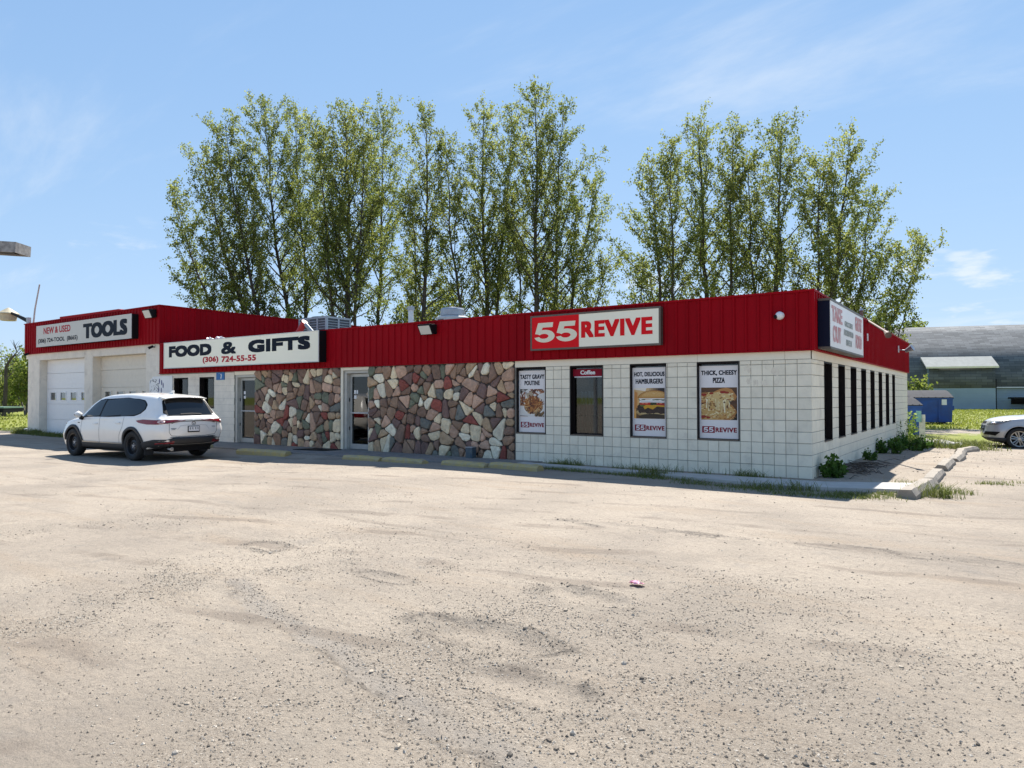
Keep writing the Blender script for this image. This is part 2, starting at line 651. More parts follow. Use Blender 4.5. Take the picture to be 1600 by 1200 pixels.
def strip_np(x, y):
    """signed-ish distance to the strip: (distance, side)"""
    best = np.full(np.shape(x), 9.0)
    side = np.zeros(np.shape(x))
    for (ax, ay), (bx, by) in zip(STRIP[:-1], STRIP[1:]):
        dx, dy = bx - ax, by - ay
        t = np.clip(((x - ax) * dx + (y - ay) * dy) / (dx * dx + dy * dy), 0, 1)
        d = np.hypot(x - ax - t * dx, y - ay - t * dy)
        c = dx * (y - ay) - dy * (x - ax)
        side = np.where(d < best, np.sign(c), side)
        best = np.minimum(best, d)
    return best, side


def gz_np(x, y):
    """ground height"""
    z = -0.15 * sstep(-6, -13, x) * sstep(-1.4, -2.6, y) * sstep(-24, -20, x)
    z = z - 0.14 * sstep(-20.0, -23.5, x) * (1 - sstep(-33, -37, x) * sstep(-1, 3, y) * 0.3)
    z = z - 0.22 * sstep(3.5, 15, y) * sstep(-6, -1, x) * (1 - sstep(40, 62, y))
    calm = sstep(-1.5, -3.5, y) * sstep(-60, -20, x)
    calm = np.maximum(calm, sstep(0.1, 1.0, x))
    far = 1 - sstep(18, 45, np.hypot(x - CAM[0], y - CAM[1]))
    z = z + calm * (0.035 * fbm(x * 0.23, y * 0.23, 3, 3) + 0.018 * fbm(x * 0.9, y * 0.9, 3, 9))
    z = z + calm * far * 0.012 * fbm(x * 3.3, y * 3.3, 3, 21) * (0.35 + 0.9 * sstep(-0.2, 0.5, fbm(x * 0.35, y * 0.35, 3, 31)))
    for (cx, cy, rx, ry, dp) in POTS:
        d = np.hypot((x - cx) / rx + 0.35 * vnoise(x * 2.1, y * 2.1, 5), (y - cy) / ry + 0.35 * vnoise(x * 1.9, y * 2.3, 6))
        z = z - 0.8 * dp * (1 - sstep(0.45, 1.0, d)) * (1 + 0.5 * vnoise(x * 9, y * 9, 8)) + dp * 0.45 * np.exp(-((d - 1.12) / 0.16) ** 2)
    sd, sg = strip_np(x + .05 * vnoise(x * 5, y * 5, 12), y + .05 * vnoise(x * 5, y * 5, 13))
    z = z - .016 * np.exp(-(sd / .13) ** 2) * (sg > 0) + .014 * np.exp(-((sd - .02) / .05) ** 2) * (sg < 0)
    # shallow wheel ruts sweeping along the front
    rut = np.abs(np.sin((y + 0.18 * x + 0.5 * np.sin(x * 0.25)) * 1.7))
    z = z - 0.010 * calm * far * np.exp(-(rut / 0.18) ** 2) * sstep(-0.1, 0.3, fbm(x * 0.2 + 4, y * 0.2, 2, 44))
    return z


def gz(x, y):
    return float(gz_np(np.array([float(x)]), np.array([float(y)]))[0])


def axis(*segs):
    out = []
    for a, b, st in segs:
        n = max(1, int(round((b - a) / st)))
        out.extend(np.linspace(a, b, n, endpoint=False))
    out.append(segs[-1][1])
    return np.array(out)


gx = axis((-900, -300, 150), (-300, -100, 40), (-100, -45, 5), (-45, -14, 0.5), (-14, -7, 0.12), (-7, 6.5, 0.045), (6.5, 14, 0.3), (14, 60, 3), (60, 300, 40), (300, 900, 150))
gy = axis((-500, -100, 100), (-100, -20, 10), (-20, -13, 0.8), (-13, -5.5, 0.045), (-5.5, 2, 0.12), (2, 20, 0.4), (20, 90, 2.5), (90, 300, 30), (300, 1400, 180))
GX, GY = np.meshgrid(gx, gy)
GZ = gz_np(GX, GY)
Vg = np.stack([GX.ravel(), GY.ravel(), GZ.ravel()], 1)
nx_, ny_ = len(gx), len(gy)
ii = (np.arange(ny_ - 1)[:, None] * nx_ + np.arange(nx_ - 1)[None, :]).ravel()
Fg = np.stack([ii, ii + 1, ii + 1 + nx_, ii + nx_], 1)


def grass_mask(x, y):
    n = fbm(x * 0.35, y * 0.35, 4, 77)
    m = sstep(27.0, 30.5, y + 2.0 * n + 0.15 * x) * sstep(-6, -3, x)                         # lawn in front of the barn
    m = np.maximum(m, sstep(15.0, 16.6, y + 1.2 * n) * (1 - sstep(21, 23.5, y + 1.5 * n)) * sstep(-6, -2, x) * (1 - sstep(2.2, 3.6, x + 0.8 * n)))
    m = np.maximum(m, sstep(-32.5, -36.0, x + 2.0 * n) * sstep(-0.8, 1.2, y + 0.8 * n))      # lawn by the garage
    m = np.maximum(m, sstep(12, 16, y) * sstep(-1.5, -3, x))                                 # behind the store
    m = np.maximum(m, sstep(110, 130, np.hypot(x, y)))
    return m


def coarse_np(x, y):
    """where the crust is broken and loose gravel lies: patches, hole rims, the rough near right part of the lot"""
    w = 0.75 * sstep(.12, .50, fbm(x * .8 + 3, y * .8, 4, 61) + .3 * fbm(x * 3.1, y * 3.1, 3, 62)) * (.35 + .65 * sstep(-8.0, -9.5, y))
    near = sstep(-.9, .2, x + .5 * fbm(x, y, 3, 63)) * (1 - sstep(1.9, 3.2, x + .4 * fbm(x * .8, y * .8, 3, 67))) * sstep(-8.8, -9.6, y + .5 * fbm(x * .9, y * .9, 3, 64))
    w = np.maximum(w, near * (.35 + .65 * sstep(-.3, .35, fbm(x * 2.3, y * 2.3, 3, 65))))
    sd, sg = strip_np(x, y)
    w = np.maximum(w, .8 * np.exp(-((sd - .10) / .10) ** 2) * (sg > 0) * (.4 + .6 * sstep(-.3, .2, vnoise(x * 4, y * 4, 68))))
    for (cx, cy, rx, ry, dp) in POTS:
        d = np.hypot((x - cx) / rx + .35 * vnoise(x * 4.1, y * 4.1, 5), (y - cy) / ry + .35 * vnoise(x * 3.9, y * 4.3, 6))
        w = np.maximum(w, .95 * np.exp(-((d - 1.15) / .30) ** 2) * (.45 + .55 * sstep(-.4, .2, vnoise(x * 5, y * 5, 66))))
        w = w * (1 - .55 * (1 - sstep(.5, .85, d)))
    return np.clip(w, 0, 1) * sstep(-1.8, -3.2, y)


def ground_material():
    m = bpy.data.materials.new('gravel_lot')
    m.use_nodes = True
    t = m.node_tree
    L = t.links.new
    b = t.nodes['Principled BSDF']
    b.inputs['Roughness'].default_value = 0.92
    b.inputs['Specular IOR Level'].default_value = 0.25
    geo = t.nodes.new('ShaderNodeNewGeometry')

    def noise(sc, det=6, ro=0.6, stretch=None, dist=0.0):
        n = t.nodes.new('ShaderNodeTexNoise')
        n.inputs['Scale'].default_value = sc
        n.inputs['Detail'].default_value = det
        n.inputs['Roughness'].default_value = ro
        n.inputs['Distortion'].default_value = dist
        if stretch:
            mp = t.nodes.new('ShaderNodeMapping')
            mp.inputs['Scale'].default_value = stretch[0]
            mp.inputs['Rotation'].default_value = (0, 0, stretch[1])
            L(geo.outputs['Position'], mp.inputs[0])
            L(mp.outputs[0], n.inputs['Vector'])
        else:
            L(geo.outputs['Position'], n.inputs['Vector'])
        return n.outputs['Fac']

    def rng_(v, a, b_, lo=0, hi=1):
        r = t.nodes.new('ShaderNodeMapRange')
        r.interpolation_type = 'SMOOTHSTEP'
        r.inputs['From Min'].default_value = a
        r.inputs['From Max'].default_value = b_
        r.inputs['To Min'].default_value = lo
        r.inputs['To Max'].default_value = hi
        L(v, r.inputs['Value'])
        return r.outputs[0]

    def mix(f, A, B):
        x = t.nodes.new('ShaderNodeMix')
        x.data_type = 'RGBA'
        for k, v in (('A', A), ('B', B)):
            if isinstance(v, tuple):
                x.inputs[k].default_value = (*v, 1)
            else:
                L(v, x.inputs[k])
        if isinstance(f, float):
            x.inputs['Factor'].default_value = f
        else:
            L(f, x.inputs['Factor'])
        return x.outputs['Result']

    def mul(a, b_):
        n = t.nodes.new('ShaderNodeMath')
        n.operation = 'MULTIPLY'
        L(a, n.inputs[0])
        if isinstance(b_, float):
            n.inputs[1].default_value = b_
        else:
            L(b_, n.inputs[1])
        return n.outputs[0]
    c = mix(rng_(noise(0.45, 7, 0.62), 0.36, 0.66), (0.375, 0.316, 0.248), (0.285, 0.241, 0.192))
    c = mix(rng_(noise(0.9, 5, 0.6, ((0.35, 1.8, 1), math.radians(8))), 0.50, 0.74, 0, 0.75), c, (0.315, 0.245, 0.175))      # ochre sweeps
    c = mix(rng_(noise(1.7, 8, 0.7), 0.55, 0.72, 0, 0.5), c, (0.235, 0.212, 0.183))                                       # grey worn gravel
    c = mix(rng_(noise(26, 4, 0.7), 0.42, 0.75, 0, 0.55), c, (0.185, 0.158, 0.130))
    c = mix(rng_(noise(150, 3, 0.75), 0.54, 0.66, 0, 0.62), c, (0.13, 0.112, 0.092))                                         # fine grit
    c = mix(rng_(noise(95, 3, 0.7), 0.60, 0.74, 0, 0.6), c, (0.46, 0.41, 0.345))
    # loose gravel where the crust is broken: browner, and peppered with dark chips
    ac = t.nodes.new('ShaderNodeAttribute')
    ac.attribute_name = 'coarse'
    cm = rng_(ac.outputs['Fac'], 0.1, 0.9)
    c = mix(mul(cm, 0.45), c, (0.255, 0.215, 0.170))
    c = mix(mul(cm, rng_(noise(48, 4, 0.7), 0.52, 0.64, 0, 0.62)), c, (0.13, 0.105, 0.080))
    c = mix(mul(cm, rng_(noise(75, 3, 0.7), 0.56, 0.66, 0, 0.8)), c, (0.46, 0.41, 0.34))
    # thin dark drag streaks along the front, and the old packed strip with its gritty edge
    c = mix(rng_(noise(1.0, 5, 0.62, ((0.16, 3.2, 1), math.radians(-6)), 0.6), 0.60, 0.70, 0, 0.55), c, (0.20, 0.165, 0.130))
    ap = t.nodes.new('ShaderNodeAttribute')
    ap.attribute_name = 'packed'
    c = mix(mul(rng_(ap.outputs['Fac'], 0.2, 0.7), rng_(noise(6, 6, 0.7), 0.25, 0.6, 0.15, 0.62)), c, (0.275, 0.245, 0.210))
    ae = t.nodes.new('ShaderNodeAttribute')
    ae.attribute_name = 'edge'
    c = mix(mul(ae.outputs['Fac'], rng_(noise(22, 4, 0.7), 0.36, 0.55, 0, 0.9)), c, (0.105, 0.090, 0.075))
    # tyre marks
    wv = t.nodes.new('ShaderNodeTexWave')
    wv.inputs['Scale'].default_value = 0.33
    wv.inputs['Distortion'].default_value = 5.0
    wv.inputs['Detail'].default_value = 3
    wv.inputs['Detail Scale'].default_value = 0.7
    mp = t.nodes.new('ShaderNodeMapping')
    mp.inputs['Rotation'].default_value = (0, 0, math.radians(78))
    L(geo.outputs['Position'], mp.inputs[0])
    L(mp.outputs[0], wv.inputs['Vector'])
    tm = mul(rng_(wv.outputs['Fac'], 0.86, 0.97), rng_(noise(0.8, 6, 0.65), 0.46, 0.60, 0, 0.60))
    c = mix(tm, c, (0.185, 0.150, 0.118))
    # grass, by a mask stored on the sheet and broken up by noise
    at = t.nodes.new('ShaderNodeAttribute')
    at.attribute_name = 'grassy'
    ad = t.nodes.new('ShaderNodeMath')
    ad.operation = 'ADD'
    L(at.outputs['Fac'], ad.inputs[0])
    L(rng_(noise(2.5, 8, 0.75), 0.3, 0.7, -0.45, 0.45), ad.inputs[1])
    gcol = mix(rng_(noise(0.7, 6, 0.65), 0.4, 0.62), (0.18, 0.21, 0.03), (0.235, 0.235, 0.06))
    gcol = mix(rng_(noise(60, 3, 0.6), 0.45, 0.7, 0, 0.45), gcol, (0.10, 0.14, 0.015))
    gm = rng_(ad.outputs[0], 0.42, 0.58)
    c = mix(gm, c, gcol)
    L(c, b.inputs['Base Color'])
    b1 = t.nodes.new('ShaderNodeBump')
    b1.inputs['Strength'].default_value = 0.9
    b1.inputs['Distance'].default_value = 0.010
    L(noise(85, 7, 0.8), b1.inputs['Height'])
    b2 = t.nodes.new('ShaderNodeBump')
    b2.inputs['Strength'].default_value = 0.55
    b2.inputs['Distance'].default_value = 0.05
    L(noise(9, 7, 0.7), b2.inputs['Height'])
    L(b2.outputs[0], b1.inputs['Normal'])
    L(b1.outputs[0], b.inputs['Normal'])
    return m


me = quads_mesh('ground', Vg, Fg, ground_material(), smooth=True)
a_ = me.attributes.new('grassy', 'FLOAT', 'POINT')
a_.data.foreach_set('value', grass_mask(GX, GY).ravel().astype(np.float32))
a_ = me.attributes.new('coarse', 'FLOAT', 'POINT')
a_.data.foreach_set('value', coarse_np(GX, GY).ravel().astype(np.float32))
sd_, sg_ = strip_np(GX + .06 * vnoise(GX * 4, GY * 4, 12), GY + .06 * vnoise(GX * 4, GY * 4, 13))
a_ = me.attributes.new('packed', 'FLOAT', 'POINT')
a_.data.foreach_set('value', (np.exp(-(sd_ / .20) ** 2) * (sg_ > 0)).ravel().astype(np.float32))
a_ = me.attributes.new('edge', 'FLOAT', 'POINT')
ed_ = np.exp(-(sd_ / .035) ** 2) * (.3 + .7 * sstep(-.2, .3, vnoise(GX * 2.3, GY * 2.3, 14)))
for (cx, cy, rx, ry, dp) in POTS:
    d_ = np.hypot((GX - cx) / rx + .35 * vnoise(GX * 4.1, GY * 4.1, 5), (GY - cy) / ry + .35 * vnoise(GX * 3.9, GY * 4.3, 6))
    ed_ = np.maximum(ed_, np.exp(-((d_ - 1.0) / .16) ** 2) * sstep(-.3, .25, vnoise(GX * 5, GY * 5, 66)))
a_.data.foreach_set('value', ed_.ravel().astype(np.float32))
ground = link('ground', me)
ground['kind'] = 'structure'

# concrete apron under the stone front and the strip of pavement that ends at the corner
M_apron = mat('apron_concrete', (0.23, 0.215, 0.195), 0.9, var=0.2, vscale=5, bump=0.5, bscale=70, dirt=0.5, dirt_col=(0.12, 0.11, 0.095), dirt_scale=2.5)
mb = MB()
mb.prism([(-21.9, -1.55), (-14.2, -1.6), (-9.0, -1.52), (-5.9, -1.25), (-5.7, 0.05), (-21.9, 0.05)], 2, -0.3, 0.022)
o = mb.build('apron', M_apron)
o['kind'] = 'structure'
mb = MB()
mb.prism([(-5.8, -0.92), (-2.9, -1.10), (0.02, -1.62), (1.66, -1.08), (1.62, -0.10), (0.36, -0.72), (-2.9, -0.80), (-5.8, -0.66)], 2, -0.25, 0.055)
pav = bevel(mb.build('pavement', M_concrete_pale), 0.012)
pav['kind'] = 'structure'

# ------------------------------------------------------------------ walls with openings


def wall_holes(mb, axis_, c0, c1, a0, a1, z0, z1, holes, mi=0, mi_rev=None):
    """Solid wall slab between planes c0 and c1 of axis_ (0: x, 1: y), running a0..a1, with rectangular openings (a0,a1,z0,z1)."""
    mi_rev = mi if mi_rev is None else mi_rev
    A = sorted({a0, a1, *[h[0] for h in holes], *[h[1] for h in holes]})
    Z = sorted({z0, z1, *[h[2] for h in holes], *[h[3] for h in holes]})

    def P(c, a, z):
        return (c, a, z) if axis_ == 0 else (a, c, z)
    for i in range(len(A) - 1):
        for j in range(len(Z) - 1):
            am, zm = (A[i] + A[i + 1]) / 2, (Z[j] + Z[j + 1]) / 2
            if any(h[0] < am < h[1] and h[2] < zm < h[3] for h in holes):
                continue
            for c in (c0, c1):
                mb.add([P(c, A[i], Z[j]), P(c, A[i + 1], Z[j]), P(c, A[i + 1], Z[j + 1]), P(c, A[i], Z[j + 1])], [(0, 1, 2, 3)], mi)
    for (h0, h1, g0, g1) in holes + [(a0, a1, z0, z1)]:
        for (p, q) in (((h0, g0), (h1, g0)), ((h1, g0), (h1, g1)), ((h1, g1), (h0, g1)), ((h0, g1), (h0, g0))):
            mb.add([P(c0, *p), P(c0, *q), P(c1, *q), P(c1, *p)], [(0, 1, 2, 3)], mi_rev)
    return mb


# ================================================================== THE STORE
store = thing('store_building', 'long low store with a red metal fascia, white block walls and two stone panels', 'building', (-11, 8, 0))
DEPTH = 15.9
BX0, BX1 = -21.99, 0.0
STONE = [(-16.35, -12.40), (-11.29, -6.47)]
WINX = [(-6.43, -5.63), (-4.99, -4.19), (-3.55, -2.75), (-2.11, -1.29)]
WZ = (0.638, 2.158)
SMALLW = [(-21.05, -20.15), (-19.46, -18.59)]
SIDEW = [(1.07, 1.88), (2.52, 3.32), (4.00, 4.81), (5.48, 6.29), (6.96, 7.75), (8.48, 9.24), (9.95, 10.76), (11.51, 12.26)]
SZ = (0.60, 2.155)
holes = [(a, b, *WZ) for a, b in WINX] + [(-17.45, -16.36, 0.022, 2.19), (-12.31, -11.30, 0.022, 2.22)] + [(a, b, 1.10, 2.15) for a, b in SMALLW]
fm = wall_holes(MB(), 1, 0.0, 0.20, BX0, BX1 - 0.0, -0.4, 3.30, holes, 0)
front_wall = fm.build('front_wall', M_mortar, store)
sm_ = wall_holes(MB(), 0, -0.20, -0.001, 0.201, DEPTH, -0.4, 3.30, [(a, b, *SZ) for a, b in SIDEW], 0)
side_wall = sm_.build('side_wall', M_mortar, store)
mb = MB()
mb.box(BX0 + 0.001, BX0 + 0.2, 0.202, DEPTH, -0.4, 3.30)
mb.box(BX0 + 0.201, -0.201, DEPTH - 0.2, DEPTH - 0.001, -0.4, 3.30)
mb.build('rear_wall', M_white_wall, store)
mb = MB()
mb.box(BX0 + 0.21, -0.21, 0.21, DEPTH - 0.21, 3.02, 3.16)
mb.build('roof', M_roof, store)
mb = MB()
mb.box(BX0 + 0.21, -0.21, 0.21, DEPTH - 0.21, -0.35, -0.02)
mb.box(-12.6, -12.5, 0.21, DEPTH - 0.21, -0.02, 3.0)
mb.build('interior_floor', M_interior, store)

# white blocks: square scored faces on the front, long blocks on the side; each a part
BS = 0.2072
MORT = 0.0045


def block_mesh(w, h, key=None, cache={}):
    k = (round(w, 3), round(h, 3))
    if k in cache:
        return cache[k]
    e, d = 0.004, 0.013
    mb = MB()
    w2, h2 = w / 2 - MORT, h / 2 - MORT
    mb.add([(-w2, 0, -h2), (w2, 0, -h2), (w2, 0, h2), (-w2, 0, h2),
            (-w2, -d + e, -h2), (w2, -d + e, -h2), (w2, -d + e, h2), (-w2, -d + e, h2),
            (-w2 + e, -d, -h2 + e), (w2 - e, -d, -h2 + e), (w2 - e, -d, h2 - e), (-w2 + e, -d, h2 - e)],
           [(0, 1, 5, 4), (1, 2, 6, 5), (2, 3, 7, 6), (3, 0, 4, 7), (4, 5, 9, 8), (5, 6, 10, 9), (6, 7, 11, 10), (7, 4, 8, 11), (8, 9, 10, 11)])
    cache[k] = mb.mesh('block', M_white_block)
    return cache[k]


def clip_cells(x0, x1, z0, z1, holes_):
    """rectangle minus openings -> list of rectangles"""
    rects = [(x0, x1, z0, z1)]
    for h in holes_:
        out = []
        for r in rects:
            a, b, c, d = r
            if h[1] <= a or h[0] >= b or h[3] <= c or h[2] >= d:
                out.append(r)
                continue
            if a < h[0]:
                out.append((a, h[0], c, d))
            if b > h[1]:
                out.append((h[1], b, c, d))
            m0, m1 = max(a, h[0]), min(b, h[1])
            if c < h[2]:
                out.append((m0, m1, c, h[2]))
            if d > h[3]:
                out.append((m0, m1, h[3], d))
        rects = out
    return [r for r in rects if r[1] - r[0] > 0.025 and r[3] - r[2] > 0.025]


rows = [(-0.02, 0.213)] + [(0.213 + BS * k, 0.213 + BS * (k + 1)) for k in range(9)] + [(0.213 + BS * 9, 2.158)]
n_block = 0
cells = []
xcols = [0.012, -0.235]
while xcols[-1] > -6.44:
    xcols.append(max(-6.455, xcols[-1] - BS))
for (r0, r1) in rows:
    for i in range(len(xcols) - 1):
        cells += clip_cells(xcols[i + 1], xcols[i], r0, r1, [(a, b, *WZ) for a, b in WINX])
for (a, b, c, d) in cells:
    o = link('block', block_mesh(b - a, d - c), store)
    o.location = Vector(((a + b) / 2, 0.0, (c + d) / 2 + random.uniform(-0.0008, 0.0008))) - store.location
    n_block += 1
# side: running-bond long blocks
scells = []
for k, (r0, r1) in enumerate(rows):
    y = 0.0015 + (0.0 if k % 2 else 0.2)
    yy = [0.0015]
    while y < DEPTH:
        if y > 0.05:
            yy.append(min(y, DEPTH))
        y += 0.405
    yy.append(DEPTH)
    for i in range(len(yy) - 1):
        if yy[i + 1] - yy[i] > 0.02:
            scells += clip_cells(yy[i], yy[i + 1], r0, r1, [(a, b, *SZ) for a, b in SIDEW])
scells.sort(key=lambda c: c[0])
rest = MB()
for (a, b, c, d) in scells:
    me = block_mesh(b - a, d - c)
    if n_block < 300:
        o = link('block', me, store)
        o.location = Vector((0.0, (a + b) / 2, (c + d) / 2)) - store.location
        o.rotation_euler = (0, 0, math.pi / 2)
        n_block += 1
    else:
        vs_ = [(-v.co.y, v.co.x + (a + b) / 2, v.co.z + (c + d) / 2) for v in me.vertices]
        rest.add(vs_, [tuple(p.vertices) for p in me.polygons])
o = rest.build('block', M_white_block, store)
o['kind'] = 'stuff'
# top trim course under the fascia: long lintel pieces
mb = MB()
for i, (a, b) in enumerate([(-6.46, -4.35), (-4.345, -2.10), (-2.095, -0.45), (-0.445, 0.0145)]):
    mb.box(a, b, -0.0145, 0, 2.162, 2.318)
mb.box(0, 0.0145, -0.0145, 5.0, 2.162, 2.318)
mb.box(0, 0.0145, 5.005, 10.4, 2.162, 2.318)
mb.box(0, 0.0145, 10.405, DEPTH, 2.162, 2.318)
mb.build('lintel_course', M_trim, store)
# plain painted wall left of the stone, with shallow block joints
mb = MB()
for k in range(11):
    z0, z1 = -0.03 + 0.21 * k, -0.03 + 0.21 * (k + 1)
    for s0, s1 in ((BX0, -17.46), ):
        x = s0 - (0.2 if k % 2 else 0.0)
        while x < s1:
            for r in clip_cells(max(x, s0), min(x + 0.41, s1), z0, min(z1, 2.30), [(a, b, 1.10, 2.15) for a, b in SMALLW]):
                mb.box(r[0] + 0.002, r[1] - 0.002, -0.012, 0, r[2] + 0.002, r[3] - 0.002)
            x += 0.41
o = mb.build('painted_block', M_white_wall, store)
o['kind'] = 'stuff'

# ---- rubble stone panels: angular cells cut by their neighbours, each stone a part
STONE_COLS = [((0.86, 0.71, 0.47), 0.15), ((0.90, 0.80, 0.60), 0.11), ((0.60, 0.38, 0.26), 0.15), ((0.36, 0.225, 0.145), 0.16), ((0.265, 0.165, 0.115), 0.13),
              ((0.23, 0.14, 0.115), 0.09), ((0.21, 0.22, 0.145), 0.07), ((0.20, 0.20, 0.17), 0.05), ((0.32, 0.085, 0.06), 0.04), ((0.54, 0.37, 0.22), 0.08)]
STONE_M = [mat('stone_%s' % n, c, 0.8, var=0.28, vscale=9, bump=0.9, bscale=30, obj_var=0.18, dirt=0.2, dirt_col=tuple(v * 0.5 for v in c), dirt_scale=5)
           for n, (c, w) in zip(('cream', 'chalk', 'salmon', 'brown', 'umber', 'plum', 'moss', 'slate', 'maroon', 'tan'), STONE_COLS)]
STONE_W = [w for c, w in STONE_COLS]


def clip_half(poly, p, n):
    out = []
    for i in range(len(poly)):
        a, b = poly[i], poly[(i + 1) % len(poly)]
        da = (a[0] - p[0]) * n[0] + (a[1] - p[1]) * n[1]
        db = (b[0] - p[0]) * n[0] + (b[1] - p[1]) * n[1]
        if da <= 0:
            out.append(a)
        if (da < 0 < db) or (db < 0 < da):
            t = da / (da - db)
            out.append((a[0] + (b[0] - a[0]) * t, a[1] + (b[1] - a[1]) * t))
    return out


def inset_poly(poly, d):
    n = len(poly)
    area = sum(poly[i][0] * poly[(i + 1) % n][1] - poly[(i + 1) % n][0] * poly[i][1] for i in range(n))
    sg = 1 if area > 0 else -1
    out = list(poly)
    for i in range(n):
        a, b = poly[i], poly[(i + 1) % n]
        l = math.hypot(b[0] - a[0], b[1] - a[1])
        if l < 1e-6:
            continue
        nn = (sg * (b[1] - a[1]) / l, -sg * (b[0] - a[0]) / l)
        out = clip_half(out, (a[0] - nn[0] * d, a[1] - nn[1] * d), nn)
        if len(out) < 3:
            return []
    return out


def stone_panel(x0, x1, z0, z1, count, seed):
    """Flagstone-like pieces: the panel is split again and again by slanted cuts, the largest piece first."""
    rr = random.Random(seed)

    def area(p):
        return abs(sum(p[i][0] * p[(i + 1) % len(p)][1] - p[(i + 1) % len(p)][0] * p[i][1] for i in range(len(p)))) / 2
    n0 = 3 if x1 - x0 < 4.3 else 4
    polys = []
    e = [x0 + (x1 - x0) * i / n0 + (rr.uniform(-.2, .2) if 0 < i < n0 else 0) for i in range(n0 + 1)]
    e2 = [v + (rr.uniform(-.5, .5) if 0 < i < n0 else 0) for i, v in enumerate(e)]
    for i in range(n0):
        polys.append([(e[i], z0), (e[i + 1], z0), (e2[i + 1], z1), (e2[i], z1)])
    wgt = {}
    polys = [(p, area(p)) for p in polys]
    while len(polys) < count:
        k = max(range(len(polys)), key=lambda i: polys[i][1])
        p, _ = polys.pop(k)
        n = len(p)
        cx, cz = sum(q[0] for q in p) / n, sum(q[1] for q in p) / n
        sxx = sum((q[0] - cx) ** 2 for q in p)
        szz = sum((q[1] - cz) ** 2 for q in p)
        sxz = sum((q[0] - cx) * (q[1] - cz) for q in p)
        ang = 0.5 * math.atan2(2 * sxz, sxx - szz) + rr.gauss(0, 0.24)
        nn = (math.cos(ang), math.sin(ang))
        ext = [(q[0] - cx) * nn[0] + (q[1] - cz) * nn[1] for q in p]
        c = min(ext) + (max(ext) - min(ext)) * rr.uniform(0.36, 0.64)
        pt = (cx + nn[0] * c, cz + nn[1] * c)
        for sg in (1, -1):
            q = clip_half(p, pt, (nn[0] * sg, nn[1] * sg))
            if len(q) >= 3:
                polys.append((q, area(q) * rr.choice((0.75, 0.9, 1.0, 1.15, 1.4))))
    for p, _ in polys:
        base = inset_poly(p, rr.uniform(0.006, 0.011))
        base = [q for i, q in enumerate(base) if math.hypot(q[0] - base[i - 1][0], q[1] - base[i - 1][1]) > 0.012]
        if len(base) < 3 or area(base) < 0.0015:
            continue
        n = len(base)
        cx, cz = sum(q[0] for q in base) / n, sum(q[1] for q in base) / n
        pts2 = []
        for q in range(n):
            pv, a, b = base[q - 1], base[q], base[(q + 1) % n]
            l1 = math.hypot(pv[0] - a[0], pv[1] - a[1])
            l2 = math.hypot(b[0] - a[0], b[1] - a[1])
            r = rr.uniform(0.030, 0.080)                       # corners knocked off
            t1, t2 = min(.40, r / l1), min(.40, r / l2)
            pts2.append((a[0] + (pv[0] - a[0]) * t1, a[1] + (pv[1] - a[1]) * t1))
            pts2.append((a[0] + (b[0] - a[0]) * t2, a[1] + (b[1] - a[1]) * t2))
            if l2 > 0.16:
                t = rr.uniform(0.4, 0.6)
                mx_, mz_ = a[0] + (b[0] - a[0]) * t, a[1] + (b[1] - a[1]) * t
                k_ = rr.uniform(-0.03, 0.05)
                pts2.append((mx_ + (cx - mx_) * k_, mz_ + (cz - mz_) * k_))
        n = len(pts2)
        sz = math.sqrt(area(base))
        dep = rr.uniform(0.030, 0.072)
        tilt = (rr.uniform(-0.10, 0.10), rr.uniform(-0.10, 0.10))
        mb = MB()
        ring0 = [(q[0] - cx, 0.0, q[1] - cz) for q in pts2]
        ring1 = [(x * 0.99, -dep * 0.72, z * 0.99) for x, _, z in ring0]
        s_ = 1 - min(0.26, 0.020 / (sz * 0.5))
        s3 = s_ * 0.55
        ring2 = [(x * s_, -dep + tilt[0] * x + tilt[1] * z + rr.uniform(-0.003, 0.003), z * s_) for x, _, z in ring0]
        ring3 = [(x * s3, -dep - 0.004 + tilt[0] * x * s3 + tilt[1] * z * s3 + rr.uniform(-0.012, 0.006), z * s3) for x, _, z in ring0]
        fs_ = []
        for q in range(n):
            w_ = (q + 1) % n
            for r in range(3):
                fs_.append((r * n + q, r * n + w_, (r + 1) * n + w_, (r + 1) * n + q))
        fs_.append(tuple(3 * n + q for q in range(n)))
        mb.add(ring0 + ring1 + ring2 + ring3, fs_)
        o = mb.build('stone', rr.choices(STONE_M, STONE_W)[0], store)
        o.location = Vector((cx, -0.012, cz)) - store.location


stone_panel(STONE[0][0], STONE[0][1], -0.03, 2.305, 134, 11)
stone_panel(STONE[1][0], STONE[1][1], -0.03, 2.305, 166, 5)
mb = MB()
for a, b in STONE:
    mb.box(a, b, -0.0125, 0.0, -0.05, 2.30)
mb.build('mortar_bed', M_mortar_stone, store)

# ---- red corrugated fascia: sheets of three ribs, each sheet a part
FZ0, FZ1 = 2.318, 3.395


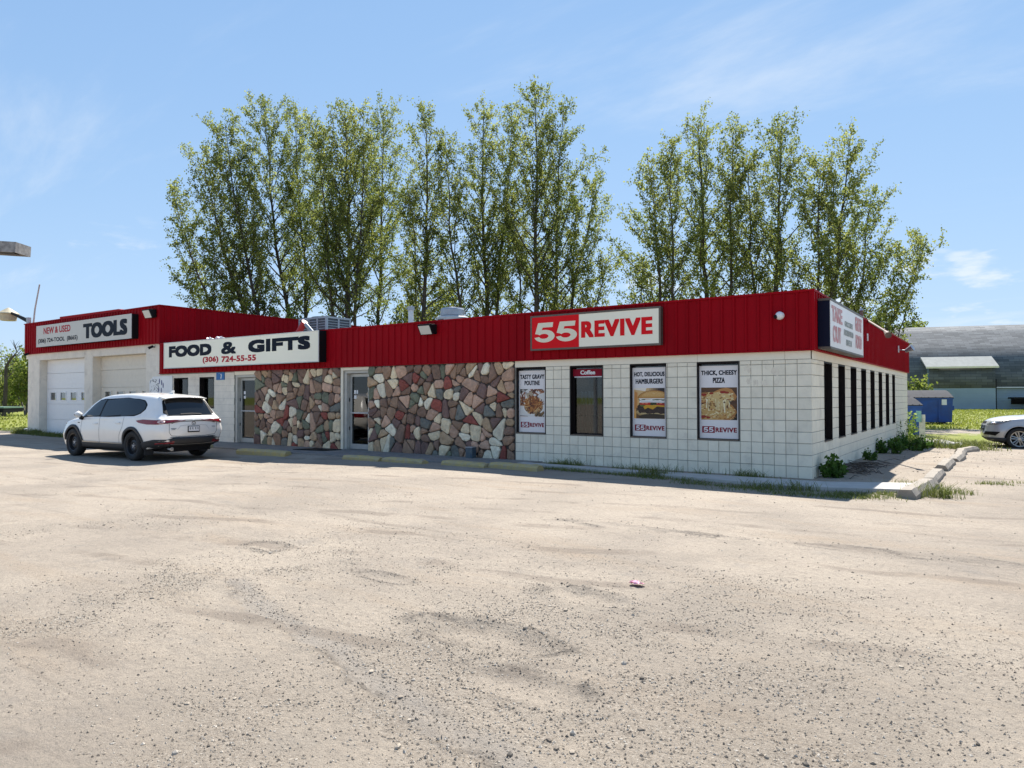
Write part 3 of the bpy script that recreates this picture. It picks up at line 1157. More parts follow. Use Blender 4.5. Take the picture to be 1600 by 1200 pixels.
def sheet_mesh(w, h, ribs, cache={}):
    k = (round(w, 3), round(h, 3), ribs)
    if k in cache:
        return cache[k]
    prof = []
    p = w / ribs
    for i in range(ribs):
        x = i * p - w / 2
        prof += [(x, 0.0), (x + p * 0.70, 0.0), (x + p * 0.77, -0.027), (x + p * 0.90, -0.027), (x + p * 0.97, 0.0)]
    prof.append((w / 2 - 0.0015, 0.0))
    n = len(prof)
    back = [(x, 0.006) for x, _ in prof]
    mb = MB()
    vs_ = [(x, y, 0) for x, y in prof] + [(x, y, h) for x, y in prof] + [(w / 2 - 0.0015, 0.02, 0), (w / 2 - 0.0015, 0.02, h), (-w / 2, 0.02, 0), (-w / 2, 0.02, h)]
    fs_ = [(i, i + 1, n + i + 1, n + i) for i in range(n - 1)]
    fs_ += [tuple(range(n))[::-1] + (2 * n + 2, 2 * n), tuple(range(n, 2 * n)) + (2 * n + 1, 2 * n + 3)]
    mb.add(vs_, fs_)
    cache[k] = mb.mesh('fascia_sheet', M_red)
    return cache[k]


def fascia_run(parent, p0, direc, length, z0, z1, rotz, sheet=0.69, ribs=3):
    n = max(1, round(length / sheet))
    w = length / n
    for i in range(n):
        o = link('fascia_sheet', sheet_mesh(w, z1 - z0, ribs), parent)
        c = (p0[0] + direc[0] * w * (i + 0.5), p0[1] + direc[1] * w * (i + 0.5), z0)
        o.location = Vector(c) - parent.location
        o.rotation_euler = (0, 0, rotz)


fascia_run(store, (-21.94, -0.055), (1, 0), 21.99, FZ0 + 0.012, FZ1 - 0.03, 0)
fascia_run(store, (0.055, -0.05), (0, 1), DEPTH + 0.05, FZ0 + 0.012, FZ1 - 0.03, math.pi / 2)
mb = MB()
mb.box(-21.94, 0.033, -0.0345, 0.0, FZ0, FZ1 - 0.02)
mb.box(0.0005, 0.0335, 0.0005, DEPTH, FZ0, FZ1 - 0.02)
mb.build('fascia_board', M_red, store)
mb = MB()
mb.box(-21.94, 0.085, -0.085, 0.16, FZ1 - 0.028, FZ1 + 0.012)
mb.box(-0.16, 0.0845, 0.1605, DEPTH + 0.03, FZ1 - 0.028, FZ1 + 0.012)
mb.box(-21.94, 0.079, -0.079, -0.0355, FZ0 - 0.012, FZ0 + 0.012)
mb.box(0.0345, 0.0785, -0.035, DEPTH + 0.03, FZ0 - 0.012, FZ0 + 0.012)
mb.box(0.030, 0.0805, -0.0805, -0.030, FZ0 + 0.0125, FZ1 - 0.0285)
mb.build('fascia_trim', M_red, store)
mb = MB()
mb.box(-21.94, -0.2, -0.03, 0.2, 3.165, FZ1 - 0.03)
mb.box(-0.2, -0.001, 0.21, DEPTH, 3.305, FZ1 - 0.03)
mb.build('parapet', M_roof, store)


# ---- windows
def window(parent, axis_, a0, a1, z0, z1, c_out, depth, bars=0, glass=M_glass, dark=False):
    """Recessed window: frame > pane. axis_ 1: wall faces -Y at y=c_out, axis_ 0: wall faces +X at x=c_out."""
    sg = 1 if axis_ == 1 else -1
    cf = c_out + sg * depth

    def bx(mb, p0, p1, q0, q1, w0, w1, mi=0):
        lo, hi = min(p0, p1), max(p0, p1)
        if axis_ == 1:
            mb.box(q0, q1, lo, hi, w0, w1, mi)
        else:
            mb.box(lo, hi, q0, q1, w0, w1, mi)
    mb = MB()
    t = 0.045
    bx(mb, cf - sg * 0.03, cf + sg * 0.03, a0 + 0.002, a0 + t, z0 + 0.002, z1 - 0.002)
    bx(mb, cf - sg * 0.03, cf + sg * 0.03, a1 - t, a1 - 0.002, z0 + 0.002, z1 - 0.002)
    bx(mb, cf - sg * 0.029, cf + sg * 0.029, a0 + t, a1 - t, z0 + 0.002, z0 + t)
    bx(mb, cf - sg * 0.029, cf + sg * 0.029, a0 + t, a1 - t, z1 - t, z1 - 0.002)
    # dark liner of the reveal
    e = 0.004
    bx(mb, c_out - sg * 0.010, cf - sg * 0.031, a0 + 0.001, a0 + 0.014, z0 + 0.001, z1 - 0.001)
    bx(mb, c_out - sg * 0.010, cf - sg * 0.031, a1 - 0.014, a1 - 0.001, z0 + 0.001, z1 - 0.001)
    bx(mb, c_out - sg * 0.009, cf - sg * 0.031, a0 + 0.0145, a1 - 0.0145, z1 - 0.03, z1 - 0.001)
    f = mb.build('window', M_dark_frame, parent)
    g = MB()
    bx(g, cf - 0.004, cf + 0.004, a0 + t, a1 - t, z0 + t, z1 - t)
    link('pane', g.mesh('pane', glass), f)
    s = MB()
    bx(s, c_out - sg * 0.02, cf - sg * 0.031, a0 + 0.015, a1 - 0.015, z0 + 0.001, z0 + 0.02)
    link('sill', s.mesh('sill', M_bronze), f)
    if bars:
        b = MB()
        cb = cf + sg * 0.09
        for i in range(bars):
            a = a0 + (a1 - a0) * (i + 0.5) / bars
            bx(b, cb - 0.008, cb + 0.008, a - 0.008, a + 0.008, z0 + 0.02, z1 - 0.02)
        for zz in (z0 + 0.28 * (z1 - z0), z0 + 0.72 * (z1 - z0)):
            bx(b, cb - 0.0085, cb - 0.0005, a0 + 0.03, a1 - 0.03, zz - 0.012, zz + 0.012)
        link('security_bars', b.mesh('security_bars', M_black), f)
    return f


for i, (a, b) in enumerate(WINX):
    window(store, 1, a, b, *WZ, 0.0, 0.13, bars=9 if i == 1 else 0)
for a, b in SIDEW:
    window(store, 0, a, b, *SZ, 0.0, 0.12)
for a, b in SMALLW:
    window(store, 1, a, b, 1.10, 2.15, 0.0, 0.15, bars=8)
rr = random.Random(12)
for i, (a, b) in enumerate(SIDEW[1:6]):
    for k in range(2):
        y = rr.uniform(a + .12, b - .3)
        z = rr.uniform(.8, 1.9)
        h_ = rr.uniform(.07, .16)
        MB().box(-.128, -.1255, y, y + rr.uniform(.10, .2), z, z + h_).build('window_sticker', mat('sticker_red', (0.42, 0.03, 0.035), 0.5) if (i + k) % 2 else M_white_paint, store)
# curtain strips and a drinks poster standing behind the coffee window; curtains behind the small windows
M_curtain = mat('curtain', (0.34, 0.22, 0.19), 0.9, var=0.3, vscale=14, stretch=(6, 1, 1))
mb = MB()
for a, b in SMALLW:
    k = 0
    x = a + 0.42
    while x < b - 0.05:
        mb.box(x, x + 0.035, 0.30 + 0.02 * (k % 2), 0.33 + 0.02 * (k % 2), 1.12, 2.06)
        x += 0.07
        k += 1
mb.build('curtain', M_curtain, store)

# ---- doors with glass and security bars
def storefront_door(x0, x1, ztop, left_jamb):
    yd = 0.16
    mb = MB()
    mb.box(x0 + 0.001, x0 + left_jamb, 0.02, 0.20, 0.022, ztop - 0.08)
    mb.box(x1 - 0.06, x1 - 0.001, 0.02, 0.20, 0.022, ztop - 0.08)
    mb.box(x0 + 0.001, x1 - 0.001, 0.0195, 0.20, ztop - 0.079, ztop - 0.001)
    fr = mb.build('door_frame', mat('door_frame_paint', (0.52, 0.50, 0.44), 0.5, var=0.12), store)
    a, b = x0 + left_jamb + 0.006, x1 - 0.066
    mb = MB()
    st = 0.075
    mb.box(a, a + st, yd - 0.022, yd + 0.022, 0.03, ztop - 0.09)
    mb.box(b - st, b, yd - 0.022, yd + 0.022, 0.03, ztop - 0.09)
    mb.box(a + st, b - st, yd - 0.0215, yd + 0.0215, 0.03, 0.17)
    mb.box(a + st, b - st, yd - 0.0215, yd + 0.0215, ztop - 0.18, ztop - 0.09)
    door = bevel(mb.build('door', M_alu, store), 0.004)
    g = MB().box(a + st, b - st, yd - 0.004, yd + 0.004, 0.17, ztop - 0.18)
    link('pane', g.mesh('pane', M_glass), door)
    h = MB()
    h.box(a + st - 0.02, b - st + 0.02, yd - 0.07, yd - 0.05, 1.02, 1.055)
    h.box(a + st - 0.02, a + st + 0.005, yd - 0.05, yd - 0.02, 1.02, 1.055)
    h.box(b - st - 0.005, b - st + 0.02, yd - 0.05, yd - 0.02, 1.02, 1.055)
    link('push_bar', h.mesh('push_bar', M_galv), door)
    bb = MB()
    n = 8
    for i in range(n):
        x = a + st + (b - a - 2 * st) * (i + 0.5) / n
        bb.box(x - 0.008, x + 0.008, yd + 0.03, yd + 0.046, 0.12, ztop - 0.13)
    for zz in (0.135, 0.75, 1.45, ztop - 0.15):
        bb.box(a + st - 0.03, b - st + 0.03, yd + 0.0465, yd + 0.056, zz - 0.012, zz + 0.012)
    link('security_bars', bb.mesh('security_bars', M_black), door)
    for zz in (0.55, 1.35):
        k = MB().box(a - 0.028, a - 0.006, yd - 0.05, yd - 0.0, zz, zz + 0.10)
        link('hinge', k.mesh('hinge', M_black), door)
    st_ = MB()
    for q, (u, w, s1, s2) in enumerate(((0.12, 1.62, 0.10, 0.10), (0.12, 1.48, 0.10, 0.09), (0.25, 1.62, 0.08, 0.1))[: 2 if x0 < -15 else 3]):
        st_.box(a + st + u * 0.6, a + st + u * 0.6 + s1, yd - 0.0065, yd - 0.0045, w - 0.05, w - 0.05 + s2)
    link('notice', st_.mesh('notice', M_white_paint), door)
    return door


storefront_door(-17.45, -16.36, 2.19, 0.10)
storefront_door(-12.31, -11.30, 2.22, 0.10)
# pale jamb posts that close the stone panels at the doors
mb = MB()
mb.box(-12.40, -12.312, -0.03, 0.0, -0.02, 2.30)
mb.box(-12.3115, -11.291, -0.028, 0.0, 2.222, 2.30)
mb.box(-17.456, -16.351, -0.013, 0.0, 2.192, 2.30)
mb.build('door_surround', M_trim, store)

# ================================================================== THE GARAGE
garage = thing('garage_building', 'taller garage wing with two roll-up doors under a red fascia', 'building', (-27.7, 6, -0.14))
GX0, GX1 = -33.17, -22.0
GZB = -0.6
GD = [(-31.98, -27.78, -0.6, 3.11), (-27.07, -22.975, -0.6, 3.105)]
mb = wall_holes(MB(), 1, 0.012, 0.35, GX0, GX1 - 0.02, GZB, 4.6, GD)
gw = mb.build('front_wall', M_white_wall, garage)
mb = MB()
for k in range(19):                                               # painted block faces on the piers
    z0 = -0.25 + 0.203 * k
    for s0, s1 in ((GX0, -31.985), (-27.775, -27.075), (-22.97, GX1)):
        x = s0 - (0.2 if k % 2 else 0)
        while x < s1:
            a, b = max(x, s0), min(x + 0.405, s1)
            if b - a > 0.03 and z0 + 0.2 < 3.5:
                mb.box(a + 0.002, b - 0.002, 0.0, 0.012, z0 + 0.002, z0 + 0.201)
            x += 0.405
for a, b, _, zt_ in GD:
    x = a
    while x < b - 0.01:
        mb.box(x + 0.002, min(x + 0.81, b) - 0.002, 0.0, 0.012, zt_ + 0.006, 3.5)
        x += 0.81
o = mb.build('painted_block', M_white_wall, garage)
o['kind'] = 'stuff'
mb = MB()
mb.box(GX0, GX0 + 0.3, 0.351, 12.5, GZB, 4.6)
mb.box(GX1 - 0.3, GX1 - 0.021, 0.351, 12.5, GZB, 4.6)
mb.box(GX0 + 0.301, GX1 - 0.301, 12.2, 12.5, GZB, 4.6)
mb.build('side_wall', M_white_wall, garage)
mb = MB()
mb.box(GX0 + 0.31, GX1 - 0.31, 0.36, 12.19, 4.3, 4.45)
mb.build('roof', M_roof, garage)
mb = MB().prism([(-32.5, 4.451), (-26.0, 4.451), (-26.0, 4.90), (-27.1, 5.13), (-32.5, 5.16)], 1, 1.0, 4.0)
mb.build('roof_monitor', M_red, garage)
fascia_run(garage, (-33.42, -0.055), (1, 0), 11.47, 3.43, 4.76, 0)
fascia_run(garage, (GX1 + 0.053, -0.05), (0, 1), 12.55, 3.30, 4.76, math.pi / 2)
mb = MB()
mb.box(-33.42, -21.98, -0.0345, 0.0, 3.405, 4.77)
mb.box(-21.999, -21.968, 0.001, 12.5, 3.2, 4.77)
mb.box(-33.45, -33.421, -0.05, 12.5, 3.405, 4.77)
mb.build('fascia_board', M_red, garage)
mb = MB()
mb.box(-33.46, -21.91, -0.085, 0.2, 4.765, 4.805)
mb.box(-22.2, -21.915, 0.2005, 12.5, 4.765, 4.805)
mb.box(-33.45, -21.915, -0.078, -0.0355, 3.40, 3.43)
mb.box(-21.985, -21.925, -0.079, -0.03, 3.4305, 4.7645)
mb.build('fascia_trim', M_red, garage)
mb = MB()
mb.box(-33.40, GX0 - 0.002, 0.01, 0.3, 3.2, 3.404)
mb.build('soffit', M_trim, garage)


def roll_door(a, b, m, zlines, wins, yd):
    """Sectional door: sections are parts, window frames and panes sit in the third one."""
    z = zlines
    door = None
    root = MB().box(a + 0.002, b - 0.002, yd + 0.05, yd + 0.06, z[-1], z[0]).build('overhead_door', m, garage)
    for i in range(len(z) - 1):
        mb = MB()
        zt_, zb_ = z[i] - 0.006, z[i + 1] + 0.006
        hs = [(w0, w1, w2, w3) for (w0, w1, w2, w3) in wins if zb_ < w2 < zt_]
        wall_holes(mb, 1, yd, yd + 0.045, a + 0.01, b - 0.01, zb_, zt_, hs)
        if not hs:
            h3 = (zt_ - zb_) / 3
            for q in (1, 2):
                mb.box(a + 0.02, b - 0.02, yd - 0.006, yd, zb_ + h3 * q - 0.012, zb_ + h3 * q + 0.012)
        link('door_section', mb.mesh('door_section', m), root)
    for (w0, w1, w2, w3) in wins:
        t = 0.035
        mb = MB()
        mb.box(w0 - t, w0, yd - 0.02, yd - 0.0005, w2 - t, w3 + t)
        mb.box(w1, w1 + t, yd - 0.02, yd - 0.0005, w2 - t, w3 + t)
        mb.box(w0, w1, yd - 0.0195, yd - 0.0005, w2 - t, w2)
        mb.box(w0, w1, yd - 0.0195, yd - 0.0005, w3, w3 + t)
        mb.box(w0, w1, yd + 0.01, yd + 0.018, w2, w3, 1)
        link('window', mb.mesh('window', [m, glass_mat('door_glass', (0.25, 0.3, 0.27), refl=0.16)]), root)
    return root


wl = [(-31.575 + 0.965 * i, -31.075 + 0.965 * i, 1.36, 1.68) for i in range(4)]
roll_door(-31.98, -27.78, M_door_white, [3.11, 2.518, 1.85, 1.182, 0.516, -0.135], wl, 0.30)
wl = [(-26.69 + 0.96 * i, -26.19 + 0.96 * i, 1.36, 1.70) for i in range(4)]
roll_door(-27.07, -22.975, M_door_beige, [3.105, 2.556, 1.864, 1.19, 0.52, -0.135], wl, 0.32)

# ================================================================== SIGNS
def sign_box(name, label, x0, x1, z0, z1, yback, yface, side_m, frame_m, face_m, fr=0.035):
    t = thing(name, label, 'sign', ((x0 + x1) / 2, yback, z0))
    mb = MB().box(x0, x1, yface + 0.012, yback, z0, z1)
    mb.build('cabinet', side_m, t)
    mb = MB()
    mb.box(x0 - 0.004, x0 + fr, yface - 0.006, yface + 0.0115, z0 - 0.004, z1 + 0.004)
    mb.box(x1 - fr, x1 + 0.004, yface - 0.006, yface + 0.0115, z0 - 0.004, z1 + 0.004)
    mb.box(x0 + fr, x1 - fr, yface - 0.0055, yface + 0.0115, z0 - 0.004, z0 + fr)
    mb.box(x0 + fr, x1 - fr, yface - 0.0055, yface + 0.0115, z1 - fr, z1 + 0.004)
    mb.build('sign_frame', frame_m, t)
    mb = MB().box(x0 + fr, x1 - fr, yface, yface + 0.0115, z0 + fr, z1 - fr)
    mb.build('sign_face', face_m, t)
    return t


def letters(t, body, box, plane, m, bold, spacing=1.0, lift=0.003, name='lettering'):
    return link(name, text_mesh(body, box, plane, m, bold, name, lift, spacing=spacing), t)


M_sign_edge = mat('sign_edge', (0.60, 0.60, 0.56), 0.4)
t = sign_box('shop_sign', 'long pale lightbox sign reading FOOD & GIFTS in dark wide capitals', -21.11, -12.96, 2.475, 3.365, -0.075, -0.345, M_black, M_sign_edge, M_sign_pale, 0.022)
YF = ('y', -0.345)
for s_, x0, x1 in (('FOOD', -20.78, -18.22), ('&', -17.68, -16.87), ('GIFTS', -16.25, -13.32)):
    letters(t, s_, (x0, x1, 2.845, 3.235), YF, M_ink_navy, (0.030, 0.020) if s_ == '&' else (0.050, 0.034))
letters(t, '(306)', (-18.72, -17.83, 2.575, 2.80), YF, M_ink_red, (0.013, 0.010))
letters(t, '724-55-55', (-17.66, -15.85, 2.595, 2.785), YF, M_ink_red, (0.013, 0.010))
t = sign_box('garage_sign', 'grey lightbox sign reading NEW & USED TOOLS over the garage doors', -31.46, -23.37, 3.65, 4.55, -0.075, -0.335, M_black, M_sign_edge, M_sign_grey, 0.022)
YF = ('y', -0.335)
letters(t, 'NEW & USED', (-30.75, -28.25, 4.17, 4.45), YF, M_ink_red, (0.012, 0.008))
letters(t, '(306) 724-TOOL  (8665)', (-31.28, -27.62, 3.76, 3.99), YF, M_ink_navy, (0.009, 0.006))
letters(t, 'TOOLS', (-27.15, -23.66, 3.80, 4.40), YF, M_ink_navy, (0.078, 0.036))
t = sign_box('brand_sign', 'red and pale lightbox sign reading 55 REVIVE on the red fascia', -5.90, -2.785, 2.52, 3.295, -0.075, -0.20, M_bronze, M_bronze, M_sign_pale, 0.036)
YF = ('y', -0.20)
mb = MB().box(-5.864, -4.655, -0.203, -0.200, 2.556, 3.259)
mb.build('red_panel', M_ink_red_bright, t)
for x0 in (-5.80, -5.235):
    link('numeral', flat_shapes(five_shapes((x0, x0 + 0.535, 2.69, 3.13)), YF, 0.0035, M_ink_pale, 'numeral'), t)
letters(t, 'REVIVE', (-4.60, -2.955, 2.745, 3.10), YF, M_ink_red_bright, (0.027, 0.018), spacing=1.14)
# the sign on the side wall
t = thing('takeout_sign', 'white weathered lightbox sign reading TAKE OUT on the side fascia', 'sign', (0.08, 2.1, 2.38))
SX = 0.29
mb = MB().box(0.078, SX - 0.012, 0.235, 3.92, 2.385, 3.22)
mb.build('cabinet', mat('navy_cabinet', (0.008, 0.010, 0.028), 0.5, spec=0.1), t)
mb = MB()
mb.box(0.08, SX + 0.006, 0.225, 3.93, 3.2205, 3.262)
mb.box(0.08, SX + 0.005, 0.225, 3.93, 2.345, 2.3845)
mb.build('sign_frame', M_bronze, t)
mb = MB().box(SX - 0.0115, SX, 0.24, 3.915, 2.386, 3.219)
mb.build('sign_face', M_sign_white, t)
XF = ('x', SX)
M_fade_red = mat('faded_red_vinyl', (0.52, 0.10, 0.11), 0.6, col2=(0.70, 0.55, 0.55), vscale=7)
M_fade_grey = mat('faded_grey_vinyl', (0.20, 0.24, 0.22), 0.6, col2=(0.5, 0.52, 0.5), vscale=9)
letters(t, 'TAKE', (0.33, 1.38, 2.86, 3.15), XF, M_fade_red, (0.03, 0.012))
letters(t, 'OUT', (0.42, 1.25, 2.48, 2.79), XF, M_fade_red, (0.03, 0.012))
letters(t, 'GROCERIES', (1.62, 2.55, 2.86, 2.97), XF, M_fade_grey, (0.012, 0.006))
letters(t, 'FROZEN FOOD', (1.55, 2.62, 2.68, 2.80), XF, M_fade_grey, (0.012, 0.006))
letters(t, 'DINE IN', (1.78, 2.42, 2.49, 2.61), XF, M_fade_grey, (0.012, 0.006))
letters(t, 'GREAT', (2.85, 3.72, 2.87, 3.17), XF, M_fade_red, (0.026, 0.012))
letters(t, 'FOOD', (2.90, 3.68, 2.50, 2.79), XF, M_fade_red, (0.026, 0.012))

# ---- window posters
M_poster = mat('poster_vinyl', (0.82, 0.78, 0.76), 0.35, var=0.02)


def rect(x0, x1, z0, z1):
    return [(x0, z0), (x1, z0), (x1, z1), (x0, z1)]


def ell(cx, cz, rx, rz, n=18, a0=0, a1=360, jit=0.0, rr=random):
    return [(cx + rx * (1 + rr.uniform(-jit, jit)) * math.cos(math.radians(a0 + (a1 - a0) * i / n)),
             cz + rz * (1 + rr.uniform(-jit, jit)) * math.sin(math.radians(a0 + (a1 - a0) * i / n))) for i in range(n if a1 - a0 >= 360 else n + 1)]


def stick(cx, cz, l, w, ang):
    c_, s_ = math.cos(ang), math.sin(ang)
    return [(cx + c_ * u - s_ * v, cz + s_ * u + c_ * v) for u, v in ((-l, -w), (l, -w * 0.8), (l, w), (-l, w * 0.9))]


def clip_rect(p, x0, x1, z0, z1):
    for pt, n in (((x0, z0), (-1, 0)), ((x1, z0), (1, 0)), ((x0, z0), (0, -1)), ((x0, z1), (0, 1))):
        p = clip_half(p, pt, n)
        if len(p) < 3:
            return None
    return p


def food_poutine(x0, x1, z0, z1):
    rr = random.Random(3)
    W, H = x1 - x0, z1 - z0
    P = lambda u, v: (x0 + u * W, z0 + v * H)
    it = [(rect(x0, x1, z0, z1), (0.74, 0.74, 0.72))]

    def add(poly, col):
        q = clip_rect(poly, x0, x1, z0, z1)
        if q:
            it.append((q, col))
    add([P(0, .82), P(.35, 1), P(0, 1)], (0.09, 0.09, 0.09))
    add([P(.05, .95), P(.30, .78), P(.36, .82), P(.12, 1)], (0.5, 0.5, 0.5))
    for i in range(26):
        add(stick(*P(rr.uniform(.45, .95), rr.uniform(.86, 1.02)), rr.uniform(.05, .11), .012, rr.uniform(-.8, .8)), rr.choice(((.30, .13, .07), (.12, .05, .04), (.45, .25, .15))))
    for i in range(22):
        add(stick(*P(rr.uniform(-.05, .22), rr.uniform(.45, .78)), rr.uniform(.05, .10), .013, rr.uniform(.6, 2.2)), rr.choice(((.32, .13, .05), (.18, .07, .04), (.55, .36, .2))))
    add([P(.25, .80), P(.48, .93), P(.56, .72), P(.34, .62)], (0.55, 0.49, 0.40))
    for i in range(7):
        add(stick(*P(.30 + .04 * i, .74 + .02 * i), .07, .004, 1.9), (0.35, 0.30, 0.24))
    add(ell(*P(.56, .33), .44 * W, .30 * H, 30), (0.80, 0.79, 0.76))
    add(ell(*P(.56, .345), .39 * W, .255 * H, 30), (0.42, 0.33, 0.25))
    for i in range(190):
        a, r_ = rr.uniform(0, 6.28), math.sqrt(rr.random())
        g = rr.random()
        col = (.16, .055, .02) if g < .28 else (.36, .16, .055) if g < .58 else (.52, .28, .11) if g < .86 else (.68, .50, .30)
        add(stick(*P(.56 + .33 * r_ * math.cos(a), .38 + .25 * r_ * math.sin(a) + .05), rr.uniform(.05, .11), rr.uniform(.010, .018), rr.uniform(0, 3.14)), col)
    for i in range(16):
        add(stick(*P(rr.uniform(.66, 1.0), rr.uniform(.0, .14)), rr.uniform(.04, .09), .02, rr.uniform(.4, 1.2)), rr.choice(((.12, .09, .05), (.30, .22, .13), (.2, .16, .1))))
    add([P(0, .0), P(0, .045), P(.33, .015), P(.33, .0)], (0.40, 0.40, 0.42))
    return it


def food_burger(x0, x1, z0, z1):
    rr = random.Random(4)
    W, H = x1 - x0, z1 - z0
    P = lambda u, v: (x0 + u * W, z0 + v * H)
    it = []

    def add(poly, col):
        q = clip_rect(poly, x0, x1, z0, z1)
        if q:
            it.append((q, col))
    n = 14
    for i in range(n):
        for j in range(n):
            u, v = (i + .5) / n, (j + .5) / n
            warm = max(0, 1 - u * 2.2)
            dark = max(0, min(1, (u - .45) * 2.5)) * (1 if v > .5 else .8)
            c = np.array((.72, .56, .36)) * (1 - dark) + np.array((.04, .035, .05)) * dark
            c = c + np.array((.12, -.05, -.16)) * warm * (1 - v) * 1.2
            if v < .35 and u > .05:
                c = np.array((.20, .13, .07)) * (1 - u) + np.array((.02, .02, .02)) * u
            it.append((rect(x0 + i / n * W, x0 + (i + 1) / n * W, z0 + j / n * H, z0 + (j + 1) / n * H), tuple(np.clip(c, .01, 1))))
    add([P(0, .95), P(.38, .90), P(.42, 1), P(0, 1)], (.85, .80, .72))
    add([P(.02, .3), P(.10, .35), P(.12, .85), P(.03, .9)], (.66, .36, .15))
    # lower bun
    add(ell(*P(.62, .20), .55 * W, .15 * H, 28), (.46, .36, .20))
    add(ell(*P(.62, .225), .53 * W, .11 * H, 28), (.58, .48, .30))
    add(ell(*P(.62, .06), .45 * W, .10 * H, 28), (.07, .06, .04))
    # patty
    pt = [P(.11, .40), P(.17, .47), P(.34, .46), P(.6, .44), P(1.1, .42), P(1.1, .17)] + [P(1.1 - i * .045, .175 + rr.uniform(-.022, .022)) for i in range(1, 21)] + [P(.15, .22)]
    add(pt, (.055, .033, .030))
    for i in range(70):
        add(ell(*P(rr.uniform(.15, 1.0), rr.uniform(.2, .41)), .03 * W, .013 * H, 7), rr.choice(((.03, .018, .018), (.09, .055, .048), (.12, .075, .06))))
    # cheese, tomato, onion, lettuce
    add([P(.27, .46), P(.36, .30), P(.46, .36), P(.62, .30), P(.76, .40), P(1.1, .37), P(1.1, .46), P(.40, .47)], (.66, .42, .045))
    add([P(.30, .44), P(.62, .44), P(1.1, .41), P(1.1, .46), P(.34, .48)], (.80, .60, .12))
    add([P(.16, .50), P(.22, .40), P(.30, .38), P(.42, .46), P(.4, .52)], (.16, .22, .05))
    add([P(.19, .53), P(.20, .45), P(.58, .44), P(.60, .53)], (.56, .055, .03))
    add([P(.60, .50), P(.61, .45), P(1.1, .42), P(1.1, .50)], (.48, .05, .03))
    for u in (.30, .42, .74, .88):
        add(ell(*P(u, .50), .05 * W, .018 * H, 10), (.75, .32, .24))
    add([P(.52, .46), P(.60, .44), P(.76, .46), P(.74, .53), P(.56, .53)], (.05, .08, .02))
    add([P(.19, .52), P(.19, .61), P(.5, .625), P(1.1, .60), P(1.1, .515), P(.55, .53)], (.83, .82, .80))
    add([P(.22, .58), P(.24, .545), P(1.1, .53), P(1.1, .56)], (.70, .70, .70))
    for (u, v, w_) in ((.30, .63, .13), (.70, .625, .17), (.95, .62, .1), (.20, .62, .06)):
        add(ell(*P(u, v), w_ * W * .75, .028 * H, 12, jit=.25, rr=rr), (.045, .13, .03))
    add([P(.17, .66), P(.20, .60), P(.30, .64), P(.5, .645), P(.58, .62), P(.76, .64), P(1.1, .62), P(1.1, .72), P(.2, .70)], (.86, .84, .78))
    # crown of the bun
    add(ell(*P(.66, .665), .53 * W, .26 * H, 34, 0, 180), (.44, .25, .085))
    add(ell(*P(.66, .68), .49 * W, .225 * H, 34, 0, 180), (.58, .37, .16))
    add(ell(*P(.66, .72), .40 * W, .165 * H, 30, 0, 180), (.68, .47, .23))
    for i in range(46):
        add(ell(*P(rr.uniform(.34, .98), rr.uniform(.74, .90)), .008 * W, .006 * H, 6), (.82, .70, .48))
    return it


